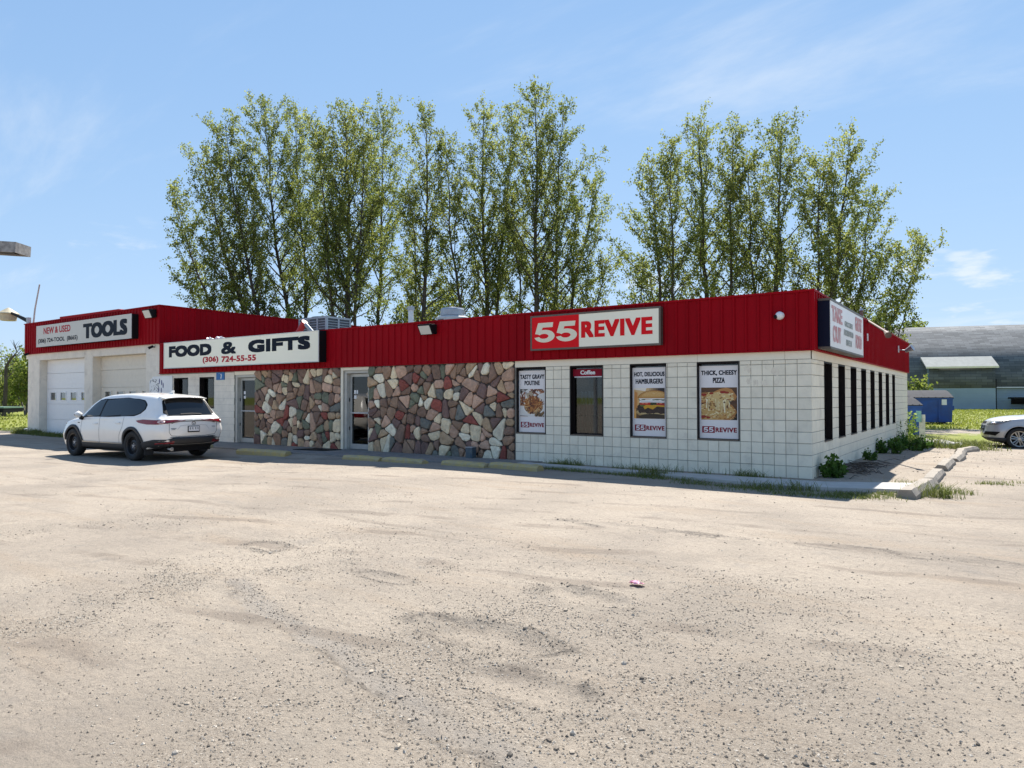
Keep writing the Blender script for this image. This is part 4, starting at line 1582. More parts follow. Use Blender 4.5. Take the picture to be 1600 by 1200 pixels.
def food_pizza(x0, x1, z0, z1):
    rr = random.Random(6)
    W, H = x1 - x0, z1 - z0
    P = lambda u, v: (x0 + u * W, z0 + v * H)
    it = []

    def add(poly, col):
        q = clip_rect(poly, x0, x1, z0, z1)
        if q:
            it.append((q, col))
    for i in range(12):
        c = (.13 + .02 * (i % 3), .075 + .012 * (i % 3), .045)
        add(rect(x0, x1, z0 + i / 12 * H, z0 + (i + 1) / 12 * H), c)
    add([P(.55, 0), P(1, 0), P(1, .22), P(.8, .05)], (.02, .02, .025))
    add(ell(*P(.42, .24), .56 * W, .34 * H, 30, jit=.03, rr=rr), (.50, .29, .12))
    add(ell(*P(.40, .26), .51 * W, .29 * H, 30, jit=.03, rr=rr), (.60, .44, .22))
    add([P(.0, .52), P(.0, .84), P(.35, .86), P(.52, .95), P(.70, 1.0), P(.86, .94), P(1.0, .72), P(.94, .60), P(.74, .62), P(.52, .58), P(.2, .56)], (.56, .33, .15))
    add([P(.08, .60), P(.18, .82), P(.42, .85), P(.6, .90), P(.82, .84), P(.92, .68), P(.72, .62), P(.3, .58)], (.70, .56, .32))
    for i in range(230):
        u, v = rr.uniform(0, .95), rr.uniform(.05, .85)
        if ((u - .42) / .52) ** 2 + ((v - .26) / .30) ** 2 < 1 or (v > .57 and u < .9):
            add(ell(*P(u, v), rr.uniform(.012, .045) * W, rr.uniform(.008, .024) * H, 7, jit=.35, rr=rr),
                rr.choice(((.78, .68, .44), (.82, .74, .54), (.66, .50, .26), (.42, .13, .05), (.34, .20, .08), (.74, .62, .36))))
    for i in range(30):                                             # pulled strings of cheese, sagging and uneven
        u = .16 + .66 * rr.random() ** .9
        w_ = rr.uniform(.003, .012)
        t_, b_ = rr.uniform(.54, .68), rr.uniform(.22, .44)
        m_ = u + rr.uniform(-.03, .03)
        add([P(u - w_ * 3, t_), P(u + w_ * 3, t_ - .02), P(m_ + w_, (t_ + b_) / 2), P(m_ + w_ * 1.5 + rr.uniform(-.02, .02), b_), P(m_ - w_ * 1.5, b_), P(m_ - w_, (t_ + b_) / 2)],
            rr.choice(((.80, .72, .50), (.66, .54, .32), (.84, .78, .60), (.74, .64, .42))))
    for i in range(9):
        add(ell(*P(rr.uniform(.22, .80), rr.uniform(.36, .54)), rr.uniform(.012, .03) * W, rr.uniform(.02, .05) * H, 8, jit=.25, rr=rr), rr.choice(((.20, .12, .07), (.30, .19, .10))))
    for (u, v, s_) in ((.62, .86, .10), (.72, .84, .07), (.30, .82, .07), (.08, .78, .09), (.05, .10, .10), (.2, .07, .07)):
        add(ell(*P(u, v), s_ * W * .9, s_ * H * .45, 12, jit=.2, rr=rr), (.38, .06, .03))
    for i in range(40):
        add(ell(*P(rr.uniform(.3, .95), rr.uniform(.02, .2)), rr.uniform(.01, .05) * W, .016 * H, 8, jit=.3, rr=rr), rr.choice(((.62, .40, .18), (.70, .50, .28), (.42, .22, .09))))
    return it


def poster(name, label, a, b, lines, art, shift):
    yp = 0.078
    x0, x1 = a + 0.018, b - 0.018
    z0, z1 = WZ[0] + 0.028, WZ[1] - 0.075
    t = thing(name, label, 'poster', ((a + b) / 2, yp, z0), group='food posters in the front windows')
    MB().box(x0, x1, yp, yp + 0.006, z0, z1).build('poster_sheet', M_poster, t)
    H = z1 - z0
    W = x1 - x0
    pl = ('y', yp)
    ux0, ux1 = x0 + 0.045 * W, x1 - 0.02 - 0.075 * (2.9 - b) / 13.4      # the print keeps clear of the right reveal
    ins = ((0.0, 0.0), lines[1][1], lines[0][1])
    link('lettering', text_mesh(lines[0][0], (ux0 + lines[0][1] * W, ux1 - lines[0][1] * W, z0 + .862 * H, z0 + .936 * H), pl, M_ink_navy, (0.0045, 0.004), 'lettering', 0.002, spacing=1.06), t)
    link('lettering', text_mesh(lines[1][0], (ux0 + lines[1][1] * W, ux1 - lines[1][1] * W, z0 + .762 * H, z0 + .836 * H), pl, M_ink_navy, (0.0045, 0.004), 'lettering', 0.002, spacing=1.06), t)
    link('photo_print', ink_mesh(art(ux0, ux1, z0 + .255 * H, z0 + .70 * H), pl, 0.002, 'photo_print'), t)
    lx0, lx1 = ux0 + .02 * W, ux1 - .01 * W
    lz0, lz1 = z0 + .075 * H, z0 + .165 * H
    lw = (lx1 - lx0) * 0.37
    link('logo_panel', flat_shapes([rect(lx0, lx0 + lw, lz0, lz1)], pl, 0.002, M_ink_maroon, 'logo_panel'), t)
    for q in (0, 1):
        f0 = lx0 + lw * (0.10 + 0.42 * q)
        link('numeral', flat_shapes(five_shapes((f0, f0 + lw * 0.38, lz0 + .014, lz1 - .016)), pl, 0.003, M_white_paint, 'numeral'), t)
    link('lettering', text_mesh('REVIVE', (lx0 + lw * 1.06, lx1, lz0 + .016, lz1 - .020), pl, M_ink_maroon, (0.005, 0.004), 'lettering', 0.003, spacing=1.1), t)
    return t


# scars where old letters were pulled off the paint by the corner
rr = random.Random(21)
sc_ = []
for (x, z, w_, h_) in ((-1.13, 2.0, .08, .10), (-1.10, 1.80, .07, .09), (-.98, 1.76, .035, .12), (-.82, 1.74, .07, .08), (-.62, 1.95, .085, .10), (-.60, 1.77, .07, .09), (-.80, 2.02, .03, .04)):
    for q in range(3):
        sc_.append(ell(x + rr.uniform(-.04, .04), z + rr.uniform(-.04, .04), w_ * rr.uniform(.3, .7), h_ * rr.uniform(.3, .7), 11, jit=.35, rr=rr))
link('paint_scar', flat_shapes(sc_, ('y', -0.0136), 0.0, mat('scarred_paint', (0.72, 0.64, 0.50), 0.8, col2=(0.84, 0.77, 0.62), vscale=26), 'paint_scar'), store)
poster('poutine_poster', 'window poster reading TASTY GRAVY POUTINE with a bowl of fries', *WINX[0], (('TASTY GRAVY', 0.0), ('POUTINE', 0.16)), food_poutine, 0)
poster('burger_poster', 'window poster reading HOT, DELICIOUS HAMBURGERS with a cheeseburger', *WINX[2], (('HOT, DELICIOUS', 0.0), ('HAMBURGERS', 0.05)), food_burger, 0)
poster('pizza_poster', 'window poster reading THICK, CHEESY PIZZA with stretched cheese', *WINX[3], (('THICK, CHEESY', 0.0), ('PIZZA', 0.30)), food_pizza, 0)
# coffee decal on the glass and a tall red drinks cooler behind it
t = thing('coffee_decal', 'dark red window decal reading Coffee above the barred glass', 'decal', (-4.59, 0.12, 1.94))
MB().box(-4.975, -4.205, 0.0985, 0.101, 1.93, 2.085).build('decal_sheet', M_ink_maroon, t)
letters(t, 'Coffee', (-4.79, -4.42, 1.965, 2.06), ('y', 0.0985), M_white_paint, (0.007, 0.004), lift=0.002)
MB().box(-4.94, -4.21, 0.0985, 0.101, 1.905, 1.925).build('stripe', M_white_paint, t)
t = thing('drinks_cooler', 'tall red drinks cooler standing behind the barred coffee window', 'cooler', (-4.80, 0.55, -0.02))
MB().box(-5.0, -4.58, 0.42, 0.75, -0.02, 1.42).build('cabinet', mat('cooler_red', (0.45, 0.03, 0.03), 0.4, col2=(0.6, 0.35, 0.3), vscale=6), t)
MB().box(-4.98, -4.60, 0.41, 0.419, 1.30, 1.60).build('header', mat('cooler_header', (0.65, 0.68, 0.80), 0.4), t)

# small signs by the left door
t = thing('blue_sign', 'small square blue metal sign fixed under the red fascia', 'sign', (-18.2, -0.02, 2.05))
MB().box(-18.44, -17.99, -0.035, -0.014, 2.045, 2.29).build('plate', mat('sign_blue', (0.012, 0.15, 0.42), 0.5, var=0.15, vscale=10), t)
link('emblem', flat_shapes([[(-18.20, 2.09), (-18.15, 2.09), (-18.13, 2.2), (-18.16, 2.25), (-18.20, 2.24), (-18.17, 2.18)], [(-18.28, 2.24), (-18.30, 2.26), (-18.25, 2.26)]], ('y', -0.035), 0.001, M_sign_white, 'emblem'), t)
t = thing('painted_banner', 'white banner with blue and black drawings on the wall behind the white car', 'banner', (-21.8, -0.03, 1.1))
MB().prism([(-22.62, 1.02), (-21.10, 1.02), (-21.10, 2.24), (-22.40, 2.22), (-22.64, 2.05)], 1, -0.040, -0.028).build('banner_sheet', M_sign_white, t)
rr = random.Random(8)
it = []
for i in range(60):
    u, v = rr.uniform(-22.58, -22.0), rr.uniform(1.08, 2.12)
    it.append((stick(u, v, rr.uniform(.02, .07), rr.uniform(.006, .014), rr.uniform(0, 3.1)), (.05, .05, .07)))
for (u, v) in ((-21.95, 2.05), (-21.80, 2.0), (-22.0, 1.75), (-21.82, 1.72), (-21.7, 1.9)):
    it.append((ell(u, v, .035, .10, 12), (.07, .10, .30)))
for i in range(22):
    it.append((stick(-21.65 + .025 * i, 1.60 + rr.uniform(-.02, .02), .02, .01, rr.uniform(0, 3)), (.10, .10, .14)))
link('drawing', ink_mesh(it, ('y', -0.040), 0.001, 'drawing'), t)

# ================================================================== FIXTURES ON THE BUILDINGS
M_lens = mat('lamp_lens', (0.62, 0.63, 0.58), 0.3)


def wall_pack(label, x0, x1, z0, z1, y):
    t = thing('wall_light', label, 'light', ((x0 + x1) / 2, y, z0), group='boxy flood lights on the red fascia')
    mb = MB()
    mb.prism([(y, z0 + 0.02), (y, z1), (y - 0.26, z1), (y - 0.27, z1 - 0.03), (y - 0.15, z0)], 0, x0, x1)
    bevel(mb.build('housing', M_black, t), 0.006)
    mb = MB()
    mb.add([(x0 + 0.03, y - 0.274, z1 - 0.045), (x1 - 0.03, y - 0.274, z1 - 0.045), (x1 - 0.03, y - 0.158, z0 + 0.012), (x0 + 0.03, y - 0.158, z0 + 0.012),
            (x0 + 0.03, y - 0.258, z1 - 0.06), (x1 - 0.03, y - 0.258, z1 - 0.06), (x1 - 0.03, y - 0.15, z0 + 0.015), (x0 + 0.03, y - 0.15, z0 + 0.015)],
           [(0, 1, 2, 3), (4, 7, 6, 5), (0, 4, 5, 1), (1, 5, 6, 2), (2, 6, 7, 3), (3, 7, 4, 0)])
    mb.build('lens', M_lens, t)
    return t


wall_pack('black boxy flood light with a pale lens above the right stone panel', -9.22, -8.80, 3.04, 3.30, -0.075)
wall_pack('black boxy flood light beside the garage sign near the corner', -22.62, -22.12, 4.33, 4.64, -0.075)
t = thing('dome_camera', 'white ball security camera on the red fascia near the corner', 'camera', (-0.50, -0.075, 2.94))
MB().lathe([(0.07, 0.0), (0.07, -0.025), (0.045, -0.03)], 20, (-0.50, -0.075, 2.96), 'y').build('mount', M_white_paint, t, smooth=False)
mb = MB()
mb.lathe([(0.012, -0.075)] + [(0.075 * math.sin(math.radians(a)), -0.075 * math.cos(math.radians(a))) for a in range(20, 170, 15)] + [(0.012, 0.075)], 20, (-0.50, -0.15, 2.955), 'z')
mb.build('ball', M_white_paint, t, smooth=True)
mb = MB().tube([(-0.545, -0.185, 2.94), (-0.575, -0.21, 2.93)], 0.036, 14)
mb.build('camera_eye', M_black, t)


def bullet_cam(label, p, d):
    t = thing('bullet_camera', label, 'camera', p)
    p = Vector(p)
    d = Vector(d).normalized()
    MB().tube([p, p + Vector((0, -0.10, 0.0))], 0.02, 8).build('mount', M_black, t)
    q = p + Vector((0, -0.11, 0.0))
    MB().tube([q - d * 0.05, q + d * 0.13], [0.045, 0.05], 12).build('housing', M_black, t)
    MB().tube([q + d * 0.131, q + d * 0.136], 0.035, 12).build('lens', M_lens, t)


bullet_cam('small black security camera under the right end of the garage fascia', (-22.35, 0.0, 3.30), (-0.4, -1, -0.5))
bullet_cam('tiny black security camera under the left end of the garage fascia', (-32.95, 0.0, 3.42), (-0.5, -1, -0.4))
# flood lights and brackets along the side fascia


def side_flood(label, y, z):
    t = thing('side_flood_light', label, 'light', (0.075, y, z), group='arm flood lights on the side fascia')
    MB().box(0.076, 0.10, y - 0.05, y + 0.05, z - 0.08, z + 0.14).build('base_plate', M_white_paint, t)
    MB().tube([(0.10, y, z), (0.30, y - 0.05, z - 0.02)], 0.018, 8).build('arm', M_galv, t)
    mb = MB().tube([(0.28, y - 0.04, z - 0.05), (0.50, y - 0.10, z + 0.06)], [0.05, 0.11], 14)
    mb.build('lamp_head', M_galv, t)


side_flood('small silver arm flood light at the far end of the side fascia', 12.6, 2.98)
t = thing('sign_lamp', 'rusty lamp arm reaching down from the roof edge past the TAKE OUT sign', 'light', (0.09, 6.2, 3.4))
M_rust = mat('rusty_arm', (0.16, 0.11, 0.085), 0.7, var=0.4, vscale=12)
MB().tube([(0.0, 6.3, 3.41), (0.10, 6.15, 3.36), (0.62, 4.95, 2.98)], 0.030, 8).build('arm', M_rust, t)
MB().tube([(0.60, 5.0, 2.99), (0.70, 4.7, 2.88)], [0.035, 0.075], 10).build('lamp_head', M_rust, t)
MB().box(0.076, 0.10, 5.95, 6.05, 2.86, 3.04).build('base_plate', M_white_paint, t)
t = thing('roof_conduit', 'short dark conduit standing above the side fascia edge', 'conduit', (-0.05, 6.0, 3.16))
MB().tube([(-0.09, 6.3, 3.16), (-0.09, 6.3, 3.66)], 0.045, 10).build('pipe', M_rust, t)
MB().tube([(-0.09, 6.3, 3.661), (-0.09, 6.3, 3.72)], [0.055, 0.02], 10).build('cap', M_galv, t)

# ---- roof equipment
ROOF = 3.16
t = thing('air_conditioner', 'grey louvred air conditioner on the store roof behind the FOOD & GIFTS sign', 'air conditioner', (-18.25, 4.6, ROOF))
AX0, AX1, AY0, AY1, AZ0, AZ1 = -19.25, -17.65, 3.9, 5.1, 3.42, 4.48
mb = MB()
mb.box(AX0, AX1, AY0, AY1, AZ1 - 0.07, AZ1)
mb.box(AX0, AX1, AY0, AY1, AZ0, AZ0 + 0.08)
for x in (AX0, AX0 + 0.50, AX0 + 0.55, AX1 - 0.56, AX1 - 0.08):
    mb.box(x, x + 0.08, AY0, AY0 + 0.08, AZ0 + 0.081, AZ1 - 0.071)
for y in (AY0 + 0.55, AY1 - 0.08):
    mb.box(AX1 - 0.08, AX1, y, y + 0.08, AZ0 + 0.081, AZ1 - 0.071)
    mb.box(AX0, AX0 + 0.08, y, y + 0.08, AZ0 + 0.081, AZ1 - 0.071)
mb.build('casing', M_galv, t)
MB().box(AX0 + 0.03, AX1 - 0.03, AY0 + 0.03, AY1 - 0.03, AZ0 + 0.081, AZ1 - 0.071).build('coil', mat('coil', (0.10, 0.115, 0.135), 0.7, var=0.4, vscale=20), t)
mb = MB()
for i in range(9):
    z = AZ0 + 0.13 + i * 0.095
    mb.box(AX0 + 0.081, AX1 - 0.081, AY0 + 0.006, AY0 + 0.029, z, z + 0.022)
    mb.box(AX1 - 0.029, AX1 - 0.006, AY0 + 0.081, AY1 - 0.081, z, z + 0.022)
mb.build('louvre', M_galv, t)
MB().box(AX0 + 0.1, AX1 - 0.1, AY0 + 0.1, AY1 - 0.1, ROOF, AZ0 - 0.001).build('stand', M_black, t)
MB().lathe([(0.5, 0), (0.5, 0.04), (0.42, 0.05)], 24, ((AX0 + AX1) / 2, (AY0 + AY1) / 2, AZ1)).build('fan_guard', M_black, t)
t = thing('vent_pipe', 'thin white vent pipe standing on the store roof', 'pipe', (-12.94, 3.4, ROOF))
MB().tube([(-12.94, 3.4, ROOF), (-12.94, 3.4, 4.34)], 0.085, 14).build('pipe', M_white_paint, t)
MB().tube([(-12.94, 3.4, 4.30), (-12.94, 3.4, 4.42)], 0.115, 14).build('cap', M_galv, t)
t = thing('exhaust_fan', 'round white and grey exhaust fan on the store roof', 'exhaust fan', (-11.35, 3.6, ROOF))
fc = (-11.35, 3.6, ROOF)
MB().lathe([(0.34, 0), (0.34, 0.45), (0.40, 0.46), (0.50, 0.52), (0.51, 0.80), (0.48, 0.83), (0.25, 0.84)], 28, fc).build('drum', mat('fan_enamel', (0.58, 0.58, 0.56), 0.5, var=0.12), t)
MB().lathe([(0.35, 0.841), (0.38, 0.87), (0.38, 1.05), (0.35, 1.10), (0.1, 1.14)], 28, fc).build('hood', M_galv, t)
MB().box(fc[0] - 0.16, fc[0] + 0.06, fc[1] - 0.515, fc[1] - 0.47, ROOF + 0.66, ROOF + 0.73).build('name_plate', M_bronze, t)
t = thing('red_brace_pipe', 'slanted red pipe sticking up behind the FOOD & GIFTS sign', 'pipe', (-17.8, 2.6, ROOF))
MB().tube([(-18.15, 2.6, ROOF), (-17.25, 2.6, 4.12)], 0.11, 12).build('pipe', mat('flag_red', (0.55, 0.03, 0.035), 0.4), t)
MB().tube([(-17.25, 2.6, 4.06), (-16.45, 2.9, ROOF)], 0.07, 8).build('strut', M_galv, t)
MB().tube([(-18.0, 2.62, ROOF + 0.1), (-17.7, 2.66, 3.75), (-17.35, 2.64, 3.95)], 0.018, 6).build('cable', M_concrete_pale, t)
for (x, w_, lab) in ((-18.75, 0.20, 'larger crumpled white bag lying on the roof edge above FOOD & GIFTS'), (-19.35, 0.12, 'smaller crumpled white bag lying on the roof edge left of its neighbour')):
    me = bpy.data.meshes.new('plastic_bag')
    bm = bmesh.new()
    bmesh.ops.create_icosphere(bm, subdivisions=3, radius=1)
    for v in bm.verts:
        n = 1 + 0.22 * math.sin(v.co.x * 5 + v.co.y * 7) + 0.15 * math.sin(v.co.z * 9 + v.co.x * 11)
        v.co = Vector((v.co.x * w_ * n, v.co.y * 0.12 * n, max(v.co.z, -0.5) * 0.075 * n))
    bm.to_mesh(me)
    bm.free()
    me.materials.append(M_white_paint)
    o = tag(link('plastic_bag', me), lab, 'bag')
    o.location = (x, 0.28, 3.407 + 0.038)

# ---- lamp and whip aerial at the garage's left corner
t = thing('gooseneck_lamp', 'yard lamp with a cream shade on an arm at the garage corner', 'light', (-33.55, 0.35, 4.3))
MB().tube([(-33.56, 0.15, 4.2), (-33.56, 0.15, 5.12)], 0.10, 10).build('bracket', M_galv, t)
MB().tube([(-33.56, 0.15, 4.95), (-34.5, 0.05, 5.25), (-35.1, 0.0, 5.42)], [0.10, 0.07, 0.06], 10).build('arm', M_black, t)
MB().lathe([(0.03, 0.42), (0.10, 0.38), (0.42, 0.16), (0.44, 0.12), (0.36, 0.10), (0.32, -0.18), (0.30, -0.19)], 20, (-35.42, 0.0, 5.27)).build('lamp_shade', mat('cream_shade', (0.52, 0.45, 0.30), 0.5, var=0.2), t)
t = thing('whip_aerial', 'thin grey whip aerial leaning up from the garage corner', 'aerial', (-33.56, 0.3, 4.5))
MB().tube([(-33.62, 0.32, 4.4), (-33.42, 0.34, 5.5), (-33.0, 0.36, 6.62)], [0.045, 0.035, 0.03], 8).build('whip', M_galv, t)
t = thing('downspout', 'short white downspout elbow at the foot of the garage corner', 'downspout', (-33.4, 0.3, -0.2))
MB().tube([(-33.27, 0.6, 2.2), (-33.27, 0.6, 0.22), (-33.36, 0.55, 0.08), (-34.0, 0.2, -0.02)], 0.065, 8).build('pipe', M_white_paint, t)

# ---- weathered lamp head on a pole by the forecourt (pole stands left of the frame)
t = thing('forecourt_lamp', 'weathered boxy lamp head hanging into the top of the lot', 'lamp', (-9.9, -10.2, 0))
hc = CAM + 10.0 * (np.array(fwd) + np.array(r2) * ((10 - 800) / FPX) - np.array(u2) * ((388 - 600) / FPX))
gxh = Vector((0.79, 0.61, -0.055)).normalized()
gyh = Vector((0, 0, 1)).cross(gxh).normalized()
gzh = gxh.cross(gyh)
M_weather = mat('weathered_enamel', (0.36, 0.35, 0.33), 0.7, col2=(0.16, 0.15, 0.15), vscale=14, dirt=0.7, dirt_col=(0.10, 0.08, 0.07), dirt_scale=11)


def obox(cen, a0, a1, b0, b1, c0, c1):
    cen = Vector(cen)
    mb = MB()
    return mb.add([cen + gxh * a + gyh * b + gzh * c for a, b, c in ((a0, b0, c0), (a1, b0, c0), (a1, b1, c0), (a0, b1, c0), (a0, b0, c1), (a1, b0, c1), (a1, b1, c1), (a0, b1, c1))],
                  [(0, 3, 2, 1), (4, 5, 6, 7), (0, 1, 5, 4), (1, 2, 6, 5), (2, 3, 7, 6), (3, 0, 4, 7)])


t.location = Vector(hc) - gxh * 1.35
t.location.z = gz(t.location.x, t.location.y)
mb = MB()
for q in (obox(hc, -0.62, 0.235, -0.17, -0.155, -0.078, 0.07), obox(hc, -0.62, 0.235, 0.155, 0.17, -0.078, 0.07), obox(hc, 0.22, 0.235, -0.1549, 0.1549, -0.078, 0.07), obox(hc, -0.62, -0.605, -0.1549, 0.1549, -0.078, 0.07),
          obox(hc, -0.6049, 0.2199, -0.1549, 0.1549, 0.045, 0.0699)):
    mb.add(q.v, q.f)
mb.build('lamp_head', M_weather, t)
mb = MB()
q = obox(hc, -0.57, 0.10, -0.12, 0.12, -0.06, 0.044)
mb.add(q.v, q.f)
mb.build('reflector', M_black, t)
pt = Vector(t.location)
MB().tube([pt - Vector((0, 0, 0.05)), pt + Vector((0, 0, hc[2] + 0.15 - pt.z))], [0.09, 0.06], 14).build('pole', M_galv, t)
MB().tube([Vector((pt.x, pt.y, hc[2] + 0.05)), Vector(hc) - gxh * 0.62], 0.045, 10).build('arm', M_galv, t)

# ================================================================== KERB STOPS
def stop_mesh(name, l, w, h, m, seed):
    rr = random.Random(seed)
    mb = MB()
    n = 9
    prof = [(-w / 2, 0), (-w / 2 * 0.95, h * 0.5), (-w / 2 * 0.55, h), (w / 2 * 0.55, h), (w / 2 * 0.95, h * 0.5), (w / 2, 0)]
    vs_, fs_ = [], []
    for i in range(n + 1):
        x = -l / 2 + l * i / n
        e = 0.02 if i in (0, n) else 0
        for (y, z) in prof:
            vs_.append((x + (rr.uniform(-.01, .01)), y + rr.uniform(-.008, .008), max(0, z - e) + (rr.uniform(-.010, .006) if z > 0 else -0.06)))
    k = len(prof)
    for i in range(n):
        for j in range(k - 1):
            fs_.append((i * k + j, i * k + j + 1, (i + 1) * k + j + 1, (i + 1) * k + j))
        fs_.append((i * k + k - 1, i * k, (i + 1) * k, (i + 1) * k + k - 1))
    fs_ += [tuple(range(k))[::-1], tuple(n * k + j for j in range(k))]
    mb.add(vs_, fs_)
    return mb.mesh(name, m)


YEL = [(-13.35, -1.86, 1.95, 0.06, 'faded yellow kerb stop just behind the white car, leftmost of the yellow row'),
       (-9.68, -1.72, 1.26, -0.02, 'worn yellow kerb stop in front of the middle door'),
       (-8.36, -1.70, 1.30, -0.05, 'worn yellow kerb stop butted against the one before the middle door'),
       (-6.62, -1.66, 1.20, -0.04, 'yellow kerb stop below the blue tin, at the right stone panel'),
       (-5.36, -1.60, 1.25, -0.06, 'faded yellow kerb stop below the poutine poster, rightmost of the yellow row')]
for i, (x, y, l, a, lab) in enumerate(YEL):
    o = tag(link('kerb_stop', stop_mesh('kerb_stop', l, 0.24, 0.105, M_yellow, i)), lab, 'kerb stop', 'yellow concrete kerb stops along the front')
    o.location = (x, y, max(gz(x, y - .1), -0.02 if y < -1.63 else 0.02))
    o.rotation_euler = (0, 0, a)
GRY = [(1.73, -0.85, 1.80, 1.47, 0, 'large pale kerb stop with grass beside it at the pavement end'),
       (1.79, 1.32, 1.75, 1.55, 0, 'pale concrete kerb stop, second from the pavement end'),
       (1.84, 3.65, 1.80, 1.55, 0, 'pale concrete kerb stop, third from the pavement end'),
       (1.94, 6.15, 1.85, 1.53, 0, 'pale concrete kerb stop, fourth from the pavement end'),
       (1.90, 8.85, 1.85, 1.56, 0, 'pale concrete kerb stop, next to last towards the silver car'),
       (1.98, 11.2, 1.6, 1.35, 0.0, 'crooked broken kerb stop at the far end by the silver car')]
for i, (x, y, l, a, rx, lab) in enumerate(GRY):
    o = tag(link('kerb_stop', stop_mesh('kerb_stop', l, 0.25 if i else 0.29, 0.14 if i else 0.165, M_concrete, 20 + i)), lab, 'kerb stop', 'pale concrete kerb stops along the side')
    o.location = (x, y, gz(x, y) - 0.005)
    o.rotation_euler = (0, 0, a)

# small finds on the ground
t = thing('blue_tin', 'small blue tin standing at the foot of the right stone panel', 'tin', (-7.62, -0.20, 0.022))
MB().box(-7.72, -7.52, -0.28, -0.13, 0.022, 0.27).build('tin_body', mat('tin_blue', (0.02, 0.06, 0.10), 0.4, col2=(0.10, 0.13, 0.14), vscale=16), t)
MB().box(-7.725, -7.515, -0.285, -0.125, 0.2705, 0.285).build('lid', M_galv, t)
t = thing('rubber_mat', 'dark rubber mat on the apron left of the middle door', 'mat', (-12.6, -0.55, 0.023))
MB().prism([(-13.3, -0.95), (-12.2, -0.80), (-12.1, -0.25), (-13.1, -0.3)], 2, 0.0225, 0.04).build('mat_sheet', M_black, t)
t = thing('pink_litter', 'crumpled pink scrap of litter on the gravel', 'litter', (0.38, -8.22, gz(0.38, -8.22)))
mb = MB()
rr = random.Random(2)
N = 6
for i in range(N + 1):
    for j in range(N + 1):
        mb.v.append((0.38 - 0.06 + 0.12 * i / N + rr.uniform(-.012, .012), -8.22 - 0.04 + 0.08 * j / N + rr.uniform(-.01, .01), gz(0.38, -8.22) + 0.012 + rr.uniform(0, .025)))
for i in range(N):
    for j in range(N):
        if (i in (0, N - 1)) and (j in (0, N - 1)):
            continue
        mb.f.append((i * (N + 1) + j, (i + 1) * (N + 1) + j, (i + 1) * (N + 1) + j + 1, i * (N + 1) + j + 1))
        mb.m.append(0)
mb.build('scrap', mat('pink_paper', (0.72, 0.42, 0.50), 0.7, col2=(0.75, 0.25, 0.36), vscale=40), t, fix=False)
for (x, y, s_, lab) in ((1.25, 14.2, 0.55, 'pale broken slab lying in the grass before the dumpsters'), (0.75, 14.6, 0.35, 'smaller pale rubble lump in the grass left of the broken slab')):
    me = bpy.data.meshes.new('rubble')
    bm = bmesh.new()
    bmesh.ops.create_icosphere(bm, subdivisions=2, radius=1)
    for v in bm.verts:
        n = 1 + 0.2 * math.sin(v.co.x * 4 + v.co.y * 5 + x) + 0.15 * math.sin(v.co.z * 6 + v.co.y * 9)
        v.co = Vector((v.co.x * s_ * n, v.co.y * s_ * 0.6 * n, v.co.z * 0.16 * n))
    bm.to_mesh(me)
    bm.free()
    me.materials.append(M_concrete_pale)
    o = tag(link('rubble', me), lab, 'rubble')
    o.location = (x, y, gz(x, y) + 0.06)

# ================================================================== DUMPSTERS
M_dump = mat('dumpster_blue', (0.012, 0.085, 0.36), 0.5, col2=(0.016, 0.055, 0.22), vscale=2.5, dirt=0.35, dirt_col=(0.08, 0.07, 0.07), dirt_scale=4)
M_lid = mat('dumpster_lid', (0.035, 0.037, 0.045), 0.8, spec=0.15, var=0.3, vscale=5)


